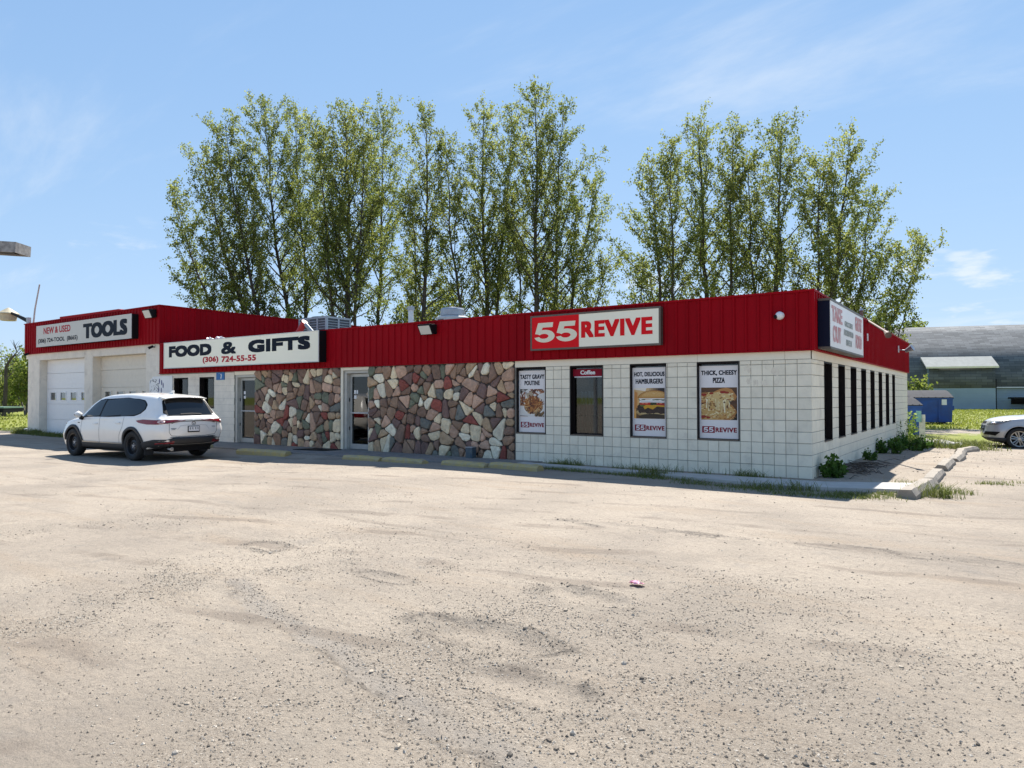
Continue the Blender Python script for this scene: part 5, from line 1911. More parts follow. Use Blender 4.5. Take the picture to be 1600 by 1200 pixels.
def dumpster(label, loc, rz, w, d, h, m, placard):
    t = thing('dumpster', label, 'dumpster', loc, rz, 'blue dumpsters behind the store')
    hf = h * 0.80
    mb = MB()
    # open-topped steel body, slightly flared, front (-Y) lower than the back
    b = [(-w / 2 + .05, -d / 2 + .08), (w / 2 - .05, -d / 2 + .08), (w / 2 - .05, d / 2 - .02), (-w / 2 + .05, d / 2 - .02)]
    tp = [(-w / 2, -d / 2), (w / 2, -d / 2), (w / 2, d / 2), (-w / 2, d / 2)]
    mb.add([(x, y, 0.12) for x, y in b] + [(tp[0][0], tp[0][1], hf), (tp[1][0], tp[1][1], hf), (tp[2][0], tp[2][1], h), (tp[3][0], tp[3][1], h)],
           [(0, 3, 2, 1), (0, 1, 5, 4), (1, 2, 6, 5), (2, 3, 7, 6), (3, 0, 4, 7), (4, 5, 6, 7)])
    mb.build('body', m, t, local=True)
    mb = MB()
    mb.box(-w / 2 - .03, w / 2 + .03, -d / 2 - .03, -d / 2 + .03, hf - .07, hf + .005)
    for x in (-w * .25, w * .25):
        mb.box(x - .03, x + .03, -d / 2 - .015, -d / 2 + .07, .16, hf - .071)
    mb.build('rim', m, t, local=True)
    for sx in (-1, 1):
        mb = MB()
        x = sx * (w / 2 + .035)
        mb.box(x - .07, x + .07, -d / 2 + .25, d / 2 - .25, h * .42, h * .56)
        mb.build('fork_pocket', m, t, local=True)
    for k in range(2):
        mb = MB()
        x0 = -w / 2 - .03 + k * (w / 2 + .03) + .004
        x1 = x0 + w / 2 + .022
        n = 6
        for i in range(n):
            t0, t1 = i / n, (i + 1) / n
            y0, y1 = -d / 2 - .06 + t0 * (d + .06), -d / 2 - .06 + t1 * (d + .06)
            z0, z1 = hf + .03 + (h - hf + .05) * math.sin(t0 * 1.5708), hf + .03 + (h - hf + .05) * math.sin(t1 * 1.5708)
            mb.add([(x0, y0, z0 - .03), (x1, y0, z0 - .03), (x1, y1, z1 - .03), (x0, y1, z1 - .03), (x0, y0, z0), (x1, y0, z0), (x1, y1, z1), (x0, y1, z1)],
                   [(0, 3, 2, 1), (4, 5, 6, 7), (0, 1, 5, 4), (1, 2, 6, 5), (2, 3, 7, 6), (3, 0, 4, 7)])
        for q in range(4):
            xr = x0 + (x1 - x0) * (q + .5) / 4
            mb.box(xr - .02, xr + .02, -d / 2 - .05, -d / 2 + .5, hf + .03, hf + .052)
        mb.build('lid', M_lid, t, local=True)
    if placard:
        MB().box(w * .30, w * .30 + .26, -d / 2 - .012, -d / 2 + .02, hf - .42, hf - .09).build('placard', M_white_paint, t, local=True)
    for x in (-w * .38, w * .38):
        for y in (-d * .3, d * .3):
            mb = MB().box(x - .05, x + .05, y - .1, y + .1, 0, .119)
            mb.build('skid', M_black, t, local=True)
    return t


dx, dy = -1.05, 19.6
dumpster('nearer blue dumpster half hidden by the corner of the store', (dx, dy, gz(dx, dy)), 0.45, 2.0, 1.6, 1.62, M_dump, False)
dx, dy = -1.15, 36.0
dumpster('farther blue dumpster with dark sloped lids and a white placard', (dx, dy, gz(dx, dy)), 0.25, 2.9, 2.3, 1.95, M_dump, True)
t = thing('bin_panel', 'scuffed white and turquoise board leaning beside the nearer dumpster', 'board', (-0.05, 18.7, gz(-.05, 18.7)))
zg_ = gz(-.05, 18.7)
mb = MB().prism([(0.16, zg_), (0.36, zg_), (0.37, zg_ + 0.95), (0.15, zg_ + 0.95)], 1, 18.58, 18.62)
mb.build('lower_board', mat('scuffed_white', (0.55, 0.57, 0.55), 0.6, var=0.3, vscale=6), t)
mb = MB().prism([(0.06, zg_ + 0.66), (0.24, zg_ + 0.66), (0.24, zg_ + 1.10), (0.06, zg_ + 1.10)], 1, 18.53, 18.575)
mb.build('upper_board', mat('turquoise_board', (0.16, 0.36, 0.40), 0.6, var=0.3, vscale=6), t)

# ================================================================== BARN
BD = 76.0
bdir = (rgt * 0.955 - Vector((fwd.x, fwd.y, 0)).normalized() * 0.297)
bdir.z = 0
bdir.normalize()
bin_ = Vector((-bdir.y, bdir.x, 0))
f2 = Vector((fwd.x, fwd.y, 0)).normalized()
b0 = Vector((CAM[0], CAM[1], 0)) + f2 * BD + rgt * ((1440 - 800) / FPX * BD)
barn = thing('shingled_barn', 'big grey barn with a tall arched shingle roof and pale blue siding', 'barn', b0)
barn.rotation_euler = (0, 0, math.atan2(bdir.y, bdir.x))


def barn_pt(a, d, z):
    return (a, d, z)


def shingle_mat(name, a, b, c, scale):
    m = bpy.data.materials.new(name)
    m.use_nodes = True
    t = m.node_tree
    bs = t.nodes['Principled BSDF']
    bs.inputs['Roughness'].default_value = 0.9
    at = t.nodes.new('ShaderNodeUVMap')
    br = t.nodes.new('ShaderNodeTexBrick')
    br.inputs['Color1'].default_value = (*a, 1)
    br.inputs['Color2'].default_value = (*b, 1)
    br.inputs['Mortar'].default_value = (*c, 1)
    br.inputs['Scale'].default_value = 1.0
    br.inputs['Mortar Size'].default_value = 0.012
    br.inputs['Brick Width'].default_value = 1.0
    br.inputs['Row Height'].default_value = 0.30
    br.inputs['Bias'].default_value = -0.1
    t.links.new(at.outputs[0], br.inputs['Vector'])
    n = t.nodes.new('ShaderNodeTexNoise')
    n.inputs['Scale'].default_value = 0.7
    n.inputs['Detail'].default_value = 8
    t.links.new(at.outputs[0], n.inputs['Vector'])
    x = t.nodes.new('ShaderNodeMix')
    x.data_type = 'RGBA'
    x.inputs['Factor'].default_value = 0.35
    t.links.new(br.outputs['Color'], x.inputs['A'])
    t.links.new(n.outputs['Fac'], x.inputs['B'])
    x.blend_type = 'MULTIPLY'
    t.links.new(x.outputs['Result'], bs.inputs['Base Color'])
    return m


M_shingle = shingle_mat('grey_shingle', (0.205, 0.215, 0.22), (0.10, 0.108, 0.115), (0.055, 0.06, 0.065), 1)
M_siding = mat('pale_blue_siding', (0.34, 0.42, 0.46), 0.6, var=0.08, vscale=0.8)
M_siding_dark = mat('grey_siding', (0.26, 0.33, 0.36), 0.6, var=0.08, vscale=0.8)
prof = [(0.0, 2.25), (0.40, 3.8), (0.95, 5.1), (1.75, 6.15), (2.9, 7.0), (4.2, 7.82), (5.6, 8.68), (7.0, 9.5)]
prof = prof + [(14.0 - d, z) for d, z in prof[-2::-1]]
A0, A1 = -14.0, 34.0


def uv_strip(name, profile, a0, a1, m, parent, seg=None):
    me = bpy.data.meshes.new(name)
    vs_, fs_, uv = [], [], []
    s = 0
    L = [0]
    for i in range(1, len(profile)):
        s += math.hypot(profile[i][0] - profile[i - 1][0], profile[i][1] - profile[i - 1][1])
        L.append(s)
    for i, (d, z) in enumerate(profile):
        vs_ += [(a0, d, z), (a1, d, z)]
    for i in range(len(profile) - 1):
        fs_.append((2 * i, 2 * i + 1, 2 * i + 3, 2 * i + 2))
    me.from_pydata(vs_, [], fs_)
    ul = me.uv_layers.new(name='UVMap')
    for p in me.polygons:
        for li in p.loop_indices:
            v = me.loops[li].vertex_index
            ul.data[li].uv = (me.vertices[v].co.x, L[v // 2])
    me.materials.append(m)
    me.polygons.foreach_set('use_smooth', [True] * len(me.polygons))
    o = link(name, me, parent, local=True)
    sd = o.modifiers.new('thickness', 'SOLIDIFY')
    sd.thickness = 0.12
    sd.offset = -1
    return o


uv_strip('roof', prof, A0, A1, M_shingle, barn)
mb = MB()
mb.box(A0 + 0.1, A1 - 0.1, 0.30, 13.7, -0.3, 2.3)
mb.build('core_wall', M_siding_dark, barn, local=True)
for a in (A0 + 0.1, A1 - 0.1):
    mb = MB().prism([(d, z) for d, z in [(0.02, 2.2)] + prof[1:-1] + [(13.98, 2.2)]], 0, a - 0.05, a + 0.05)
    mb.build('gable_wall', M_siding_dark, barn, local=True)


def boards(name, a0, a1, d, z0, z1, n, m):
    for i in range(n):
        za = z0 + (z1 - z0) * i / n
        zb = z0 + (z1 - z0) * (i + 1) / n
        mb = MB()
        mb.add([(a0, d, za), (a1, d, za), (a1, d - 0.05, za), (a0, d - 0.05, za), (a0, d, zb), (a1, d, zb), (a1, d - 0.012, zb), (a0, d - 0.012, zb)],
               [(0, 3, 2, 1), (4, 5, 6, 7), (0, 1, 5, 4), (1, 2, 6, 5), (2, 3, 7, 6), (3, 0, 4, 7)])
        mb.build(name, m, barn, local=True)


boards('siding_board', A0 + .1, 0.55, 0.29, -0.2, 2.2, 9, M_siding)
boards('siding_board', 6.85, A1 - .1, 0.29, -0.2, 2.25, 9, M_siding)
MB().box(6.8, A1, -0.02, 0.20, 2.25, 2.36).build('eave_trim', M_white_paint, barn, local=True)
# projecting bay with its own small roof, to the left of the trim
BF = -0.6
mb = MB()
mb.box(0.6, 6.75, BF + 0.05, 0.28, -0.3, 4.55)
mb.build('bay_wall', M_siding_dark, barn, local=True)
boards('siding_board', 0.6, 6.75, BF + 0.04, -0.2, 2.25, 9, M_siding)
uv_strip('bay_shingles', [(BF - 0.02, 2.26), (BF + 0.03, 4.45)], 0.6, 6.75, M_shingle, barn)
M_bayroof = mat('bay_roof_felt', (0.30, 0.31, 0.29), 0.9, var=0.15, vscale=2)
mb = MB().prism([(BF - 0.45, 4.42), (BF - 0.45, 4.54), (1.15, 5.68), (1.6, 5.62)], 0, 0.2, 6.95)
mb.build('bay_roof', M_bayroof, barn, local=True)
MB().box(0.2, 6.95, BF - 0.48, BF - 0.4505, 4.36, 4.55).build('bay_fascia', M_trim, barn, local=True)
MB().box(6.76, 6.86, BF + 0.06, BF + 0.15, -0.25, 3.2).build('downspout', M_dark_frame, barn, local=True)
# dark openings low in the right part
f = MB().box(8.4, 10.0, 0.18, 0.27, 0.55, 1.15).build('window', M_dark_frame, barn, local=True)
# dark flatbed trailer parked at the barn's right part
tb = thing('flatbed_trailer', 'dark flatbed trailer parked against the barn wall', 'trailer', barn.matrix_basis @ Vector((10.8, -1.4, 0)), barn.rotation_euler.z)
MB().box(-2.9, 3.4, -1.0, 1.0, 1.10, 1.28).build('deck', M_black, tb, local=True)
MB().box(0.55, 3.3, -0.95, 0.95, 1.281, 1.30).build('deck_cover', M_dark_frame, tb, local=True)
MB().box(0.8, 4.2, -0.9, 0.9, 0.25, 1.095).build('side_panel', M_black, tb, local=True)
for x in (-0.6, 0.35):
    mb = MB()
    mb.lathe([(0.02, -.12), (.22, -.13), (.42, -.12), (.46, -.08), (.46, .08), (.42, .12), (.02, .12)], 18, (x, -.95, .46), 'y')
    mb.build('wheel', mat('trailer_tyre', (0.03, 0.03, 0.03), 0.8), tb, local=True)

# ================================================================== TREES
RG = np.array([rgt.x, rgt.y, 0.0])
F2 = np.array([f2.x, f2.y, 0.0])


def spot(px, depth):
    """a place on the ground seen at that bearing and distance"""
    return CAM * np.array([1, 1, 0]) + F2 * depth + RG * ((px - 800) / FPX * depth)


def unit(v):
    return v / (np.linalg.norm(v) + 1e-9)


def leaf_quads(cen, size, r_):
    """kite-shaped leaves at the points cen, random attitude, mostly hanging"""
    n = len(cen)
    nor = r_.normal(size=(n, 3))
    nor[:, 2] *= 0.6
    nor /= np.linalg.norm(nor, axis=1)[:, None]
    t = r_.normal(size=(n, 3)) + np.array([0, 0, -0.5])
    t -= nor * (t * nor).sum(1)[:, None]
    t /= np.linalg.norm(t, axis=1)[:, None]
    b = np.cross(nor, t)
    s = (size * r_.uniform(0.65, 1.3, n))[:, None]
    fold = nor * s * 0.12
    V = np.stack([cen - t * s * 0.5, cen + b * s * 0.42 + fold, cen + t * s * 0.62, cen - b * s * 0.42 + fold], 1).reshape(-1, 3)
    F = np.arange(n * 4).reshape(n, 4)
    return V, F


def stem_path(p0, p1, bend, r_, n=12):
    t = np.linspace(0, 1, n)[:, None]
    base = p0 + (p1 - p0) * t
    # lean starts low and straightens up higher
    lat = (p1 - p0) * np.array([1, 1, 0])
    base = base + lat * (np.sin(t * math.pi) * bend)
    w = r_.normal(size=(n, 3)) * 0.10
    w[0] = 0
    w[:, 2] = 0
    return base + np.cumsum(w, 0) * np.sin(t * math.pi * 0.9)


def grow(label, name, base, stems, leaf_m, bark, seed, leaf=0.125, dens=1.0, group=None, r_base=0.22, cat='tree', t0=0.24, twig_gap=0.24, br_gap=0.30, per=15):
    r_ = np.random.default_rng(seed)
    t = thing(name, label, cat, base, group=group)
    wood = MB()
    leaves, tints = [], []
    for (off0, top, R, frac) in stems:
        p0 = base + np.array(off0)
        p1 = base + np.array(top)
        path = stem_path(p0, p1, 0.12, r_)
        L = np.linalg.norm(p1 - p0)
        rb = r_base * frac
        rad = [rb * (1 - 0.93 * (i / (len(path) - 1)) ** 0.85) for i in range(len(path))]
        wood.tube(path, rad, 7, cap=False)
        nb = int(L * (1 - t0) / br_gap)
        az = r_.uniform(0, 6.28)
        for k in range(nb):
            u = t0 + (1 - t0) * (k + r_.uniform(0, 1)) / nb
            fi = u * (len(path) - 1)
            i0 = min(int(fi), len(path) - 2)
            q = path[i0] + (path[i0 + 1] - path[i0]) * (fi - i0)
            az += 2.399 + r_.normal() * 0.35
            up = (u - t0) / (1 - t0)
            prof_ = (0.62 + 0.72 * math.sin(min(1, up * 2.2 + 0.15) * math.pi * 0.5)) * (1 - up) ** 0.58 + 0.18
            ln = R * prof_ * r_.uniform(0.65, 1.25)
            el = math.radians(r_.uniform(28, 54) + 14 * up)
            d = np.array([math.cos(az) * math.cos(el), math.sin(az) * math.cos(el), math.sin(el)])
            n = 6
            bp = [q]
            dd = d.copy()
            for j in range(n):
                dd = unit(dd + r_.normal(size=3) * 0.14 + np.array([0, 0, 0.10]))
                bp.append(bp[-1] + dd * ln * 1.25 / n)
            bp = np.array(bp)
            rb2 = max(0.014, rad[min(i0, len(rad) - 1)] * 0.42)
            wood.tube(bp, [max(0.008, rb2 * (1 - 0.85 * j / n)) for j in range(n + 1)], 4, cap=False)
            nt = max(2, int(ln * 1.25 / twig_gap))
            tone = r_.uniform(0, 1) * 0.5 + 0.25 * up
            for j in range(nt):
                w = 0.22 + 0.78 * (j + r_.uniform(0, 1)) / nt
                fj = w * n
                j0 = min(int(fj), n - 1)
                s0 = bp[j0] + (bp[j0 + 1] - bp[j0]) * (fj - j0)
                td = unit(r_.normal(size=3) + d * 0.9 + np.array([0, 0, 0.35]))
                tl = r_.uniform(0.35, 0.85) * min(1, 0.5 + ln / 3)
                s1 = s0 + td * tl
                if j % 2 == 0:
                    wood.tube([s0, s1], [0.009, 0.004], 3, cap=False)
                m = int(per * dens * r_.uniform(0.4, 1.6))
                a = r_.uniform(0.05, 1.05, m)[:, None]
                pts = s0 + (s1 - s0) * a + r_.normal(size=(m, 3)) * 0.105
                leaves.append(pts)
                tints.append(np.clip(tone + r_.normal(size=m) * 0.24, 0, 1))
    P = np.concatenate(leaves)
    T = np.concatenate(tints)
    V, F = leaf_quads(P, leaf, r_)
    link('crown', quads_mesh('crown', V - base, F, leaf_m, T), t, local=True)
    wood.v = [tuple(np.array(v) - base) for v in wood.v]
    wood.build('trunk', bark, t, smooth=True, local=True, fix=False)
    return t


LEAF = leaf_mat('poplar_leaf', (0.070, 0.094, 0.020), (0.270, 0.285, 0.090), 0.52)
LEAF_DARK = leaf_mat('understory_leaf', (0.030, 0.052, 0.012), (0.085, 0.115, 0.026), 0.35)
LEAF_YOUNG = leaf_mat('young_leaf', (0.10, 0.14, 0.025), (0.24, 0.26, 0.07), 0.4)
DL, DR = 48.0, 43.0
POPLARS = [
    # base px, depth, [(base dx px, top px, top y, radius px, thickness)], label
    (436, DL, [(0, 312, 222, 46, 1.0), (-8, 272, 285, 34, 0.7), (8, 352, 178, 44, 0.9), (-10, 290, 415, 36, 0.55)], 'leftmost poplar, its stems fanning out low to the left'),
    (478, DL + 3, [(0, 415, 140, 50, 1.0), (10, 455, 150, 44, 0.9)], 'tall poplar just right of the leftmost fanning one'),
    (545, DL - 2, [(0, 532, 150, 52, 1.35), (-6, 492, 178, 38, 0.7), (6, 572, 168, 42, 0.7)], 'poplar with the thickest dark trunk behind the air conditioner'),
    (590, DL + 5, [(0, 604, 166, 44, 0.9)], 'slim poplar standing close behind the thickest trunk'),
    (655, DL - 1, [(0, 665, 160, 36, 1.0), (5, 640, 290, 34, 0.6)], 'narrow pointed poplar behind the thin white vent pipe'),
    (757, DL, [(0, 757, 155, 44, 1.15), (-12, 702, 225, 40, 0.8), (8, 800, 146, 34, 0.8)], 'poplar behind the exhaust fan with a straight bare lower trunk'),
    (838, DL - 1, [(0, 838, 136, 46, 1.2), (14, 885, 160, 44, 0.9), (20, 936, 262, 46, 0.95), (-14, 800, 300, 30, 0.6), (24, 952, 395, 34, 0.6)], 'broad poplar behind the 55 REVIVE sign leaning open to the right'),
    (1062, DR, [(-6, 1012, 228, 40, 0.8), (0, 1050, 215, 36, 0.8), (-10, 1008, 400, 32, 0.6)], 'poplar at the left of the right clump leaning left'),
    (1122, DR + 1, [(0, 1097, 162, 50, 1.15), (5, 1140, 180, 36, 0.8)], 'tall twin-topped poplar in the right clump'),
    (1204, DR, [(0, 1230, 168, 50, 1.1), (-4, 1178, 222, 38, 0.75)], 'poplar with a leafy pillar of foliage in the middle of the right clump'),
    (1272, DR - 1, [(0, 1330, 202, 52, 1.0), (-5, 1285, 240, 40, 0.8), (6, 1384, 278, 46, 0.8), (10, 1440, 372, 40, 0.7), (12, 1428, 455, 24, 0.45)], 'rightmost poplar fanning out far over the side fascia'),
]
for i, (bx, dp, st, lab) in enumerate(POPLARS):
    b = spot(bx, dp)
    b[2] = 0.0
    s = dp / FPX
    stems = []
    for (o0, tx, ty, R, fr_) in st:
        h = 1.5 + (619 - ty) * s * 0.95
        dep = rng.normal() * 0.9
        off = RG * (o0 * s) + F2 * rng.normal() * 0.15
        top = RG * ((tx - bx) * s) + F2 * dep + np.array([0, 0, h])
        stems.append((off, top, R * s * 1.48, fr_))
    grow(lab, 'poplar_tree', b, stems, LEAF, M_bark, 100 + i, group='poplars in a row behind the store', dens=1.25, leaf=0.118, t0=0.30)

# leafy undergrowth between the trunks, seen over the roof edge
UNDER = [(345, 52, 5.6, 62, 'dark leafy bush at the left foot of the poplar row'), (430, 47, 7.6, 60, 'dark leafy bush below the leftmost poplars'),
         (505, 50, 7.2, 55, 'dark leafy bush left of the thickest trunk'), (600, 52, 7.6, 48, 'leafy bush right of the thickest trunk'),
         (655, 50, 9.2, 48, 'tall leafy sucker growth under the narrow pointed poplar'), (715, 51, 9.0, 52, 'leafy sucker growth left of the exhaust fan'),
         (795, 52, 7.4, 48, 'pale leafy bush between the exhaust fan and the 55 REVIVE sign'), (905, 50, 6.6, 50, 'low leafy bush behind the right half of the 55 REVIVE sign'),
         (1195, 46, 7.2, 44, 'leafy bush in the middle of the right clump'), (1300, 46, 6.4, 52, 'low leafy bush behind the TAKE OUT sign')]
for i, (bx, dp, h, R, lab) in enumerate(UNDER):
    b = spot(bx, dp)
    b[2] = 0
    s = dp / FPX
    st = []
    for k in range(4):
        a = k * 1.7 + i
        st.append((np.array([math.cos(a) * .4, math.sin(a) * .4, 0]), np.array([math.cos(a) * R * s * .55, math.sin(a) * R * s * .4, h * (0.80 + 0.2 * ((k * 7 + i) % 3) / 2)]), R * s * 0.55, 0.35))
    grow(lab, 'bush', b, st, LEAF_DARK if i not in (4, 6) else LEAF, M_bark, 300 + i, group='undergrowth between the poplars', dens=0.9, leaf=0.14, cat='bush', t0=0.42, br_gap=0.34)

# far pale tree and bright bush behind the corner; growth at the far left
b = spot(1392, 88); b[2] = 0
s = 88 / FPX
grow('pale yellow-green tree far behind the side fascia', 'broadleaf_tree', b,
     [(np.array([0, 0, 0.]), np.array([-1.2, 0, 10.6]), 2.6, 1.0), (np.array([0.4, 0, 0.]), np.array([2.6, 1, 9.9]), 2.4, .8), (np.array([-.4, 0, 0.]), np.array([-3.4, 0, 9.6]), 2.2, .8)],
     LEAF_YOUNG, M_bark_grey, 402, leaf=0.26, dens=0.7, t0=0.35)
b = spot(1432, 46); b[2] = gz(b[0], b[1])
grow('bright green bush beside the farther dumpster', 'bush', b, [(np.array([0, 0, 0.]), np.array([.3 * k - .5, .2, 2.0 + .25 * (k % 2)]), 0.9, .25) for k in range(4)],
     LEAF_YOUNG, M_bark, 403, leaf=0.17, cat='bush', dens=0.8, t0=0.2)
for k, (px, dp, h, R, m, lab) in enumerate(((40, 60, 5.6, 2.4, LEAF_YOUNG, 'bushy olive tree against the garage corner'), (14, 66, 3.6, 1.9, LEAF_YOUNG, 'low green bush behind the parked trailer'),
                                            (26, 74, 4.6, 2.2, LEAF, 'farther leafy bush between the trailer and the garage'))):
    b = spot(px, dp); b[2] = gz(b[0], b[1])
    grow(lab, 'bush', b, [(np.array([0, 0, 0.]), np.array([(q - 1.5) * R * .45, (q % 2) * .8, h * (.75 + .08 * q)]), R * .6, .4) for q in range(4)], m, M_bark_grey, 410 + k, leaf=0.2, cat='bush', dens=0.75, t0=0.12)
# bare crooked tree
b = spot(6, 56); b[2] = gz(b[0], b[1])
t = thing('bare_tree', 'dark crooked bare tree at the left edge beyond the lawn', 'tree', b)
s = 56 / FPX
tr = [(6, 668), (7, 640), (9, 610), (9, 590), (9, 573), (14, 563), (20, 556), (26, 549)]
pts = [b + RG * ((x - 6) * s) + np.array([0, 0, 1.5 + (619 - y) * s - b[2]]) - np.array([0, 0, 0]) for x, y in tr]
mb = MB()
r_ = np.random.default_rng(5)
base_l = np.array(b)
loc_pts = [p - base_l for p in pts]
mb.tube(loc_pts, [.17, .16, .14, .13, .11, .09, .06, .03], 7)
for q in range(1, 8):
    for k in range(4):
        a = loc_pts[q]
        d = unit(r_.normal(size=3) + np.array([0, 0, 0.5]))
        l = r_.uniform(.5, 1.3)
        c1 = a + d * l * .5
        c2 = c1 + unit(d + np.array([0, 0, .6])) * l * .5
        mb.tube([a, c1, c2], [.035, .022, .01], 4)
        for e in range(3):
            mb.tube([c1, c1 + unit(r_.normal(size=3) + d + np.array([0, 0, .4])) * r_.uniform(.3, .8)], [.014, .006], 3)
mb.build('trunk', M_bark, t, local=True, fix=False)
# thicket of thin half-bare saplings and the distant wood
def thicket(name, label, spots_, hgt, m, seed, leaf, stems=True):
    r_ = np.random.default_rng(seed)
    P, T = [], []
    wood = MB()
    for (x, y) in spots_:
        z = gz(x, y)
        h = hgt * r_.uniform(.6, 1.15)
        top = np.array([x + r_.normal() * .5, y + r_.normal() * .5, z + h])
        if stems:
            wood.tube([np.array([x, y, z]), (np.array([x, y, z]) + top) / 2 + r_.normal(size=3) * .12, top], [.05, .035, .01], 4, cap=False)
            for k in range(5):
                a = np.array([x, y, z]) + (top - np.array([x, y, z])) * r_.uniform(.3, .9)
                wood.tube([a, a + unit(r_.normal(size=3) * np.array([1, 1, .5]) + np.array([0, 0, .9])) * h * .18], [.02, .006], 3, cap=False)
        n = int(30 * h)
        u = r_.uniform(.1, 1, n) ** .8
        c = np.array([x, y, z]) + (top - np.array([x, y, z])) * u[:, None] + r_.normal(size=(n, 3)) * np.array([.7, .7, .4]) * (0.10 * h)
        P.append(c)
        T.append(np.clip(r_.normal(size=n) * .25 + .5, 0, 1))
    V, F = leaf_quads(np.concatenate(P), leaf, r_)
    me = quads_mesh(name, V, F, [m, M_bark_grey], np.concatenate(T))
    o = link(name, me)
    o['kind'] = 'stuff'
    if stems:
        o2 = wood.build('sapling_thicket', M_bark_grey, None, fix=False)
        o2['kind'] = 'stuff'
    return o


r_ = np.random.default_rng(17)
sp = []
for k in range(90):
    q = spot(r_.uniform(-140, 52), r_.uniform(66, 100))
    sp.append((q[0], q[1]))
thicket('thicket', '', sp, 6.0, LEAF_YOUNG, 18, 0.17)
sp = []
for k in range(240):
    q = spot(r_.uniform(-500, 60), r_.uniform(150, 230))
    sp.append((q[0], q[1]))
thicket('distant_wood', '', sp, 7.5, LEAF, 19, 0.75, stems=False)

# trailer parked at the far left
b = spot(6, 50); b[2] = gz(b[0], b[1])
t = thing('parked_trailer', 'dark trailer with a pale green deck edge parked on the left lawn', 'trailer', b, math.atan2(RG[1], RG[0]))
MB().box(-3.0, 0.72, -1.0, 1.0, 0.80, 0.90).build('deck', mat('trailer_green', (0.16, 0.26, 0.20), 0.5), t, local=True)
MB().box(-3.0, 0.70, -0.98, 0.98, 0.52, 0.799).build('frame', M_black, t, local=True)
for x in (-0.9, 0.1):
    mb = MB()
    mb.lathe([(0.02, -.1), (.16, -.11), (.30, -.10), (.34, -.06), (.34, .06), (.30, .10), (.02, .10)], 18, (x, -1.0, .34), 'y')
    mb.build('wheel', mat('trailer_tyre', (0.03, 0.03, 0.03), 0.8), t, local=True)

# ================================================================== WEEDS, GRASS, GRAVEL
GRASS = leaf_mat('grass_blade', (0.07, 0.095, 0.02), (0.22, 0.235, 0.08), 0.25)
WEED = leaf_mat('weed_leaf', (0.030, 0.070, 0.012), (0.09, 0.17, 0.03), 0.3)


def blades(P, h, w, r_):
    """two-segment grass blades"""
    n = len(P)
    a = r_.uniform(0, 6.283, n)
    side = np.stack([np.cos(a), np.sin(a), np.zeros(n)], 1)
    lean = r_.normal(size=(n, 3)) * np.array([.35, .35, 0])
    H = (h * r_.uniform(.45, 1.25, n))[:, None]
    W = (w * r_.uniform(.7, 1.3, n))[:, None]
    up = np.array([0, 0, 1.0])
    m = P + (up + lean * .5) * H * .55
    t = P + (up * .95 + lean * 1.3) * H
    V = np.stack([P - side * W, P + side * W, m + side * W * .8, m - side * W * .8, t + side * W * .15, t - side * W * .15], 1).reshape(-1, 3)
    k = np.arange(n)[:, None] * 6
    F = np.concatenate([k + np.array([[0, 1, 2, 3]]), k + np.array([[3, 2, 4, 5]])])
    return V, F


def grass_patch(specs, seed):
    r_ = np.random.default_rng(seed)
    VV, FF, TT, k = [], [], [], 0
    for (x, y, rx, ry, n, h, w) in specs:
        q = r_.normal(size=(n, 2)) * .5
        P = np.stack([x + q[:, 0] * rx, y + q[:, 1] * ry], 1)
        P = np.column_stack([P, gz_np(P[:, 0], P[:, 1]) - .01])
        V, F = blades(P, h, w, r_)
        VV.append(V)
        FF.append(F + k)
        k += len(V)
        tt = np.clip(r_.normal(size=n) * .28 + .45, 0, 1)
        TT.append(np.concatenate([tt, tt]))
    return np.concatenate(VV), np.concatenate(FF), np.concatenate(TT)


sp = []
r_ = np.random.default_rng(3)
for k in range(70):                                                 # strip in front of the kerb
    u = r_.uniform(0, 1)
    x = -5.4 + 6.9 * u
    y = (-1.05 - .78 * sstep(-3, .05, x) + .5 * sstep(.1, 1.6, x)) - r_.uniform(.08, .55) * (0.5 + .9 * u)
    sp.append((x, y, .38, .14, int(r_.uniform(35, 110)), r_.uniform(.03, .085), .0042))
for k in range(16):                                                 # tufts between kerb and wall
    x = r_.uniform(-5.2, -.1)
    sp.append((x, -.30 - .3 * r_.random(), .22, .12, int(r_.uniform(25, 80)), r_.uniform(.06, .17), .004))
for x, y, n, h in ((-2.55, -1.15, 240, .20), (-4.85, -.25, 130, .16), (-1.0, -.5, 170, .16), (.1, -1.75, 170, .17), (-.42, -1.72, 120, .14), (1.98, -1.25, 230, .22), (2.2, -.6, 160, .10), (1.4, -1.5, 200, .07), (.9, -1.8, 260, .06), (2.7, 1.0, 160, .07), (3.1, 1.4, 120, .06), (1.55, 0.25, 100, .10)):
    sp.append((x, y, .34, .2, n, h, .005))
for k in range(40):                                                 # verge at the end of the side yard
    sp.append((r_.uniform(-.4, 2.6), r_.uniform(12.6, 16.8), .6, .6, 70, r_.uniform(.08, .22), .010))
for k in range(14):
    sp.append((r_.uniform(-.3, 2.4), r_.uniform(12.8, 14.5), .3, .3, 60, r_.uniform(.2, .42), .010))
for k in range(26):                                                 # weeds at the garage foot
    sp.append((r_.uniform(-33.6, -31.6), r_.uniform(-.5, -.05), .3, .15, 40, r_.uniform(.1, .3), .012))
for k in range(20):
    sp.append((r_.uniform(-30.6, -27.9), r_.uniform(-.6, -.2), .4, .2, 60, r_.uniform(.1, .22), .012))
V, F, T = grass_patch(sp, 4)
o = link('grass', quads_mesh('grass', V, F, GRASS, T))
o['kind'] = 'stuff'
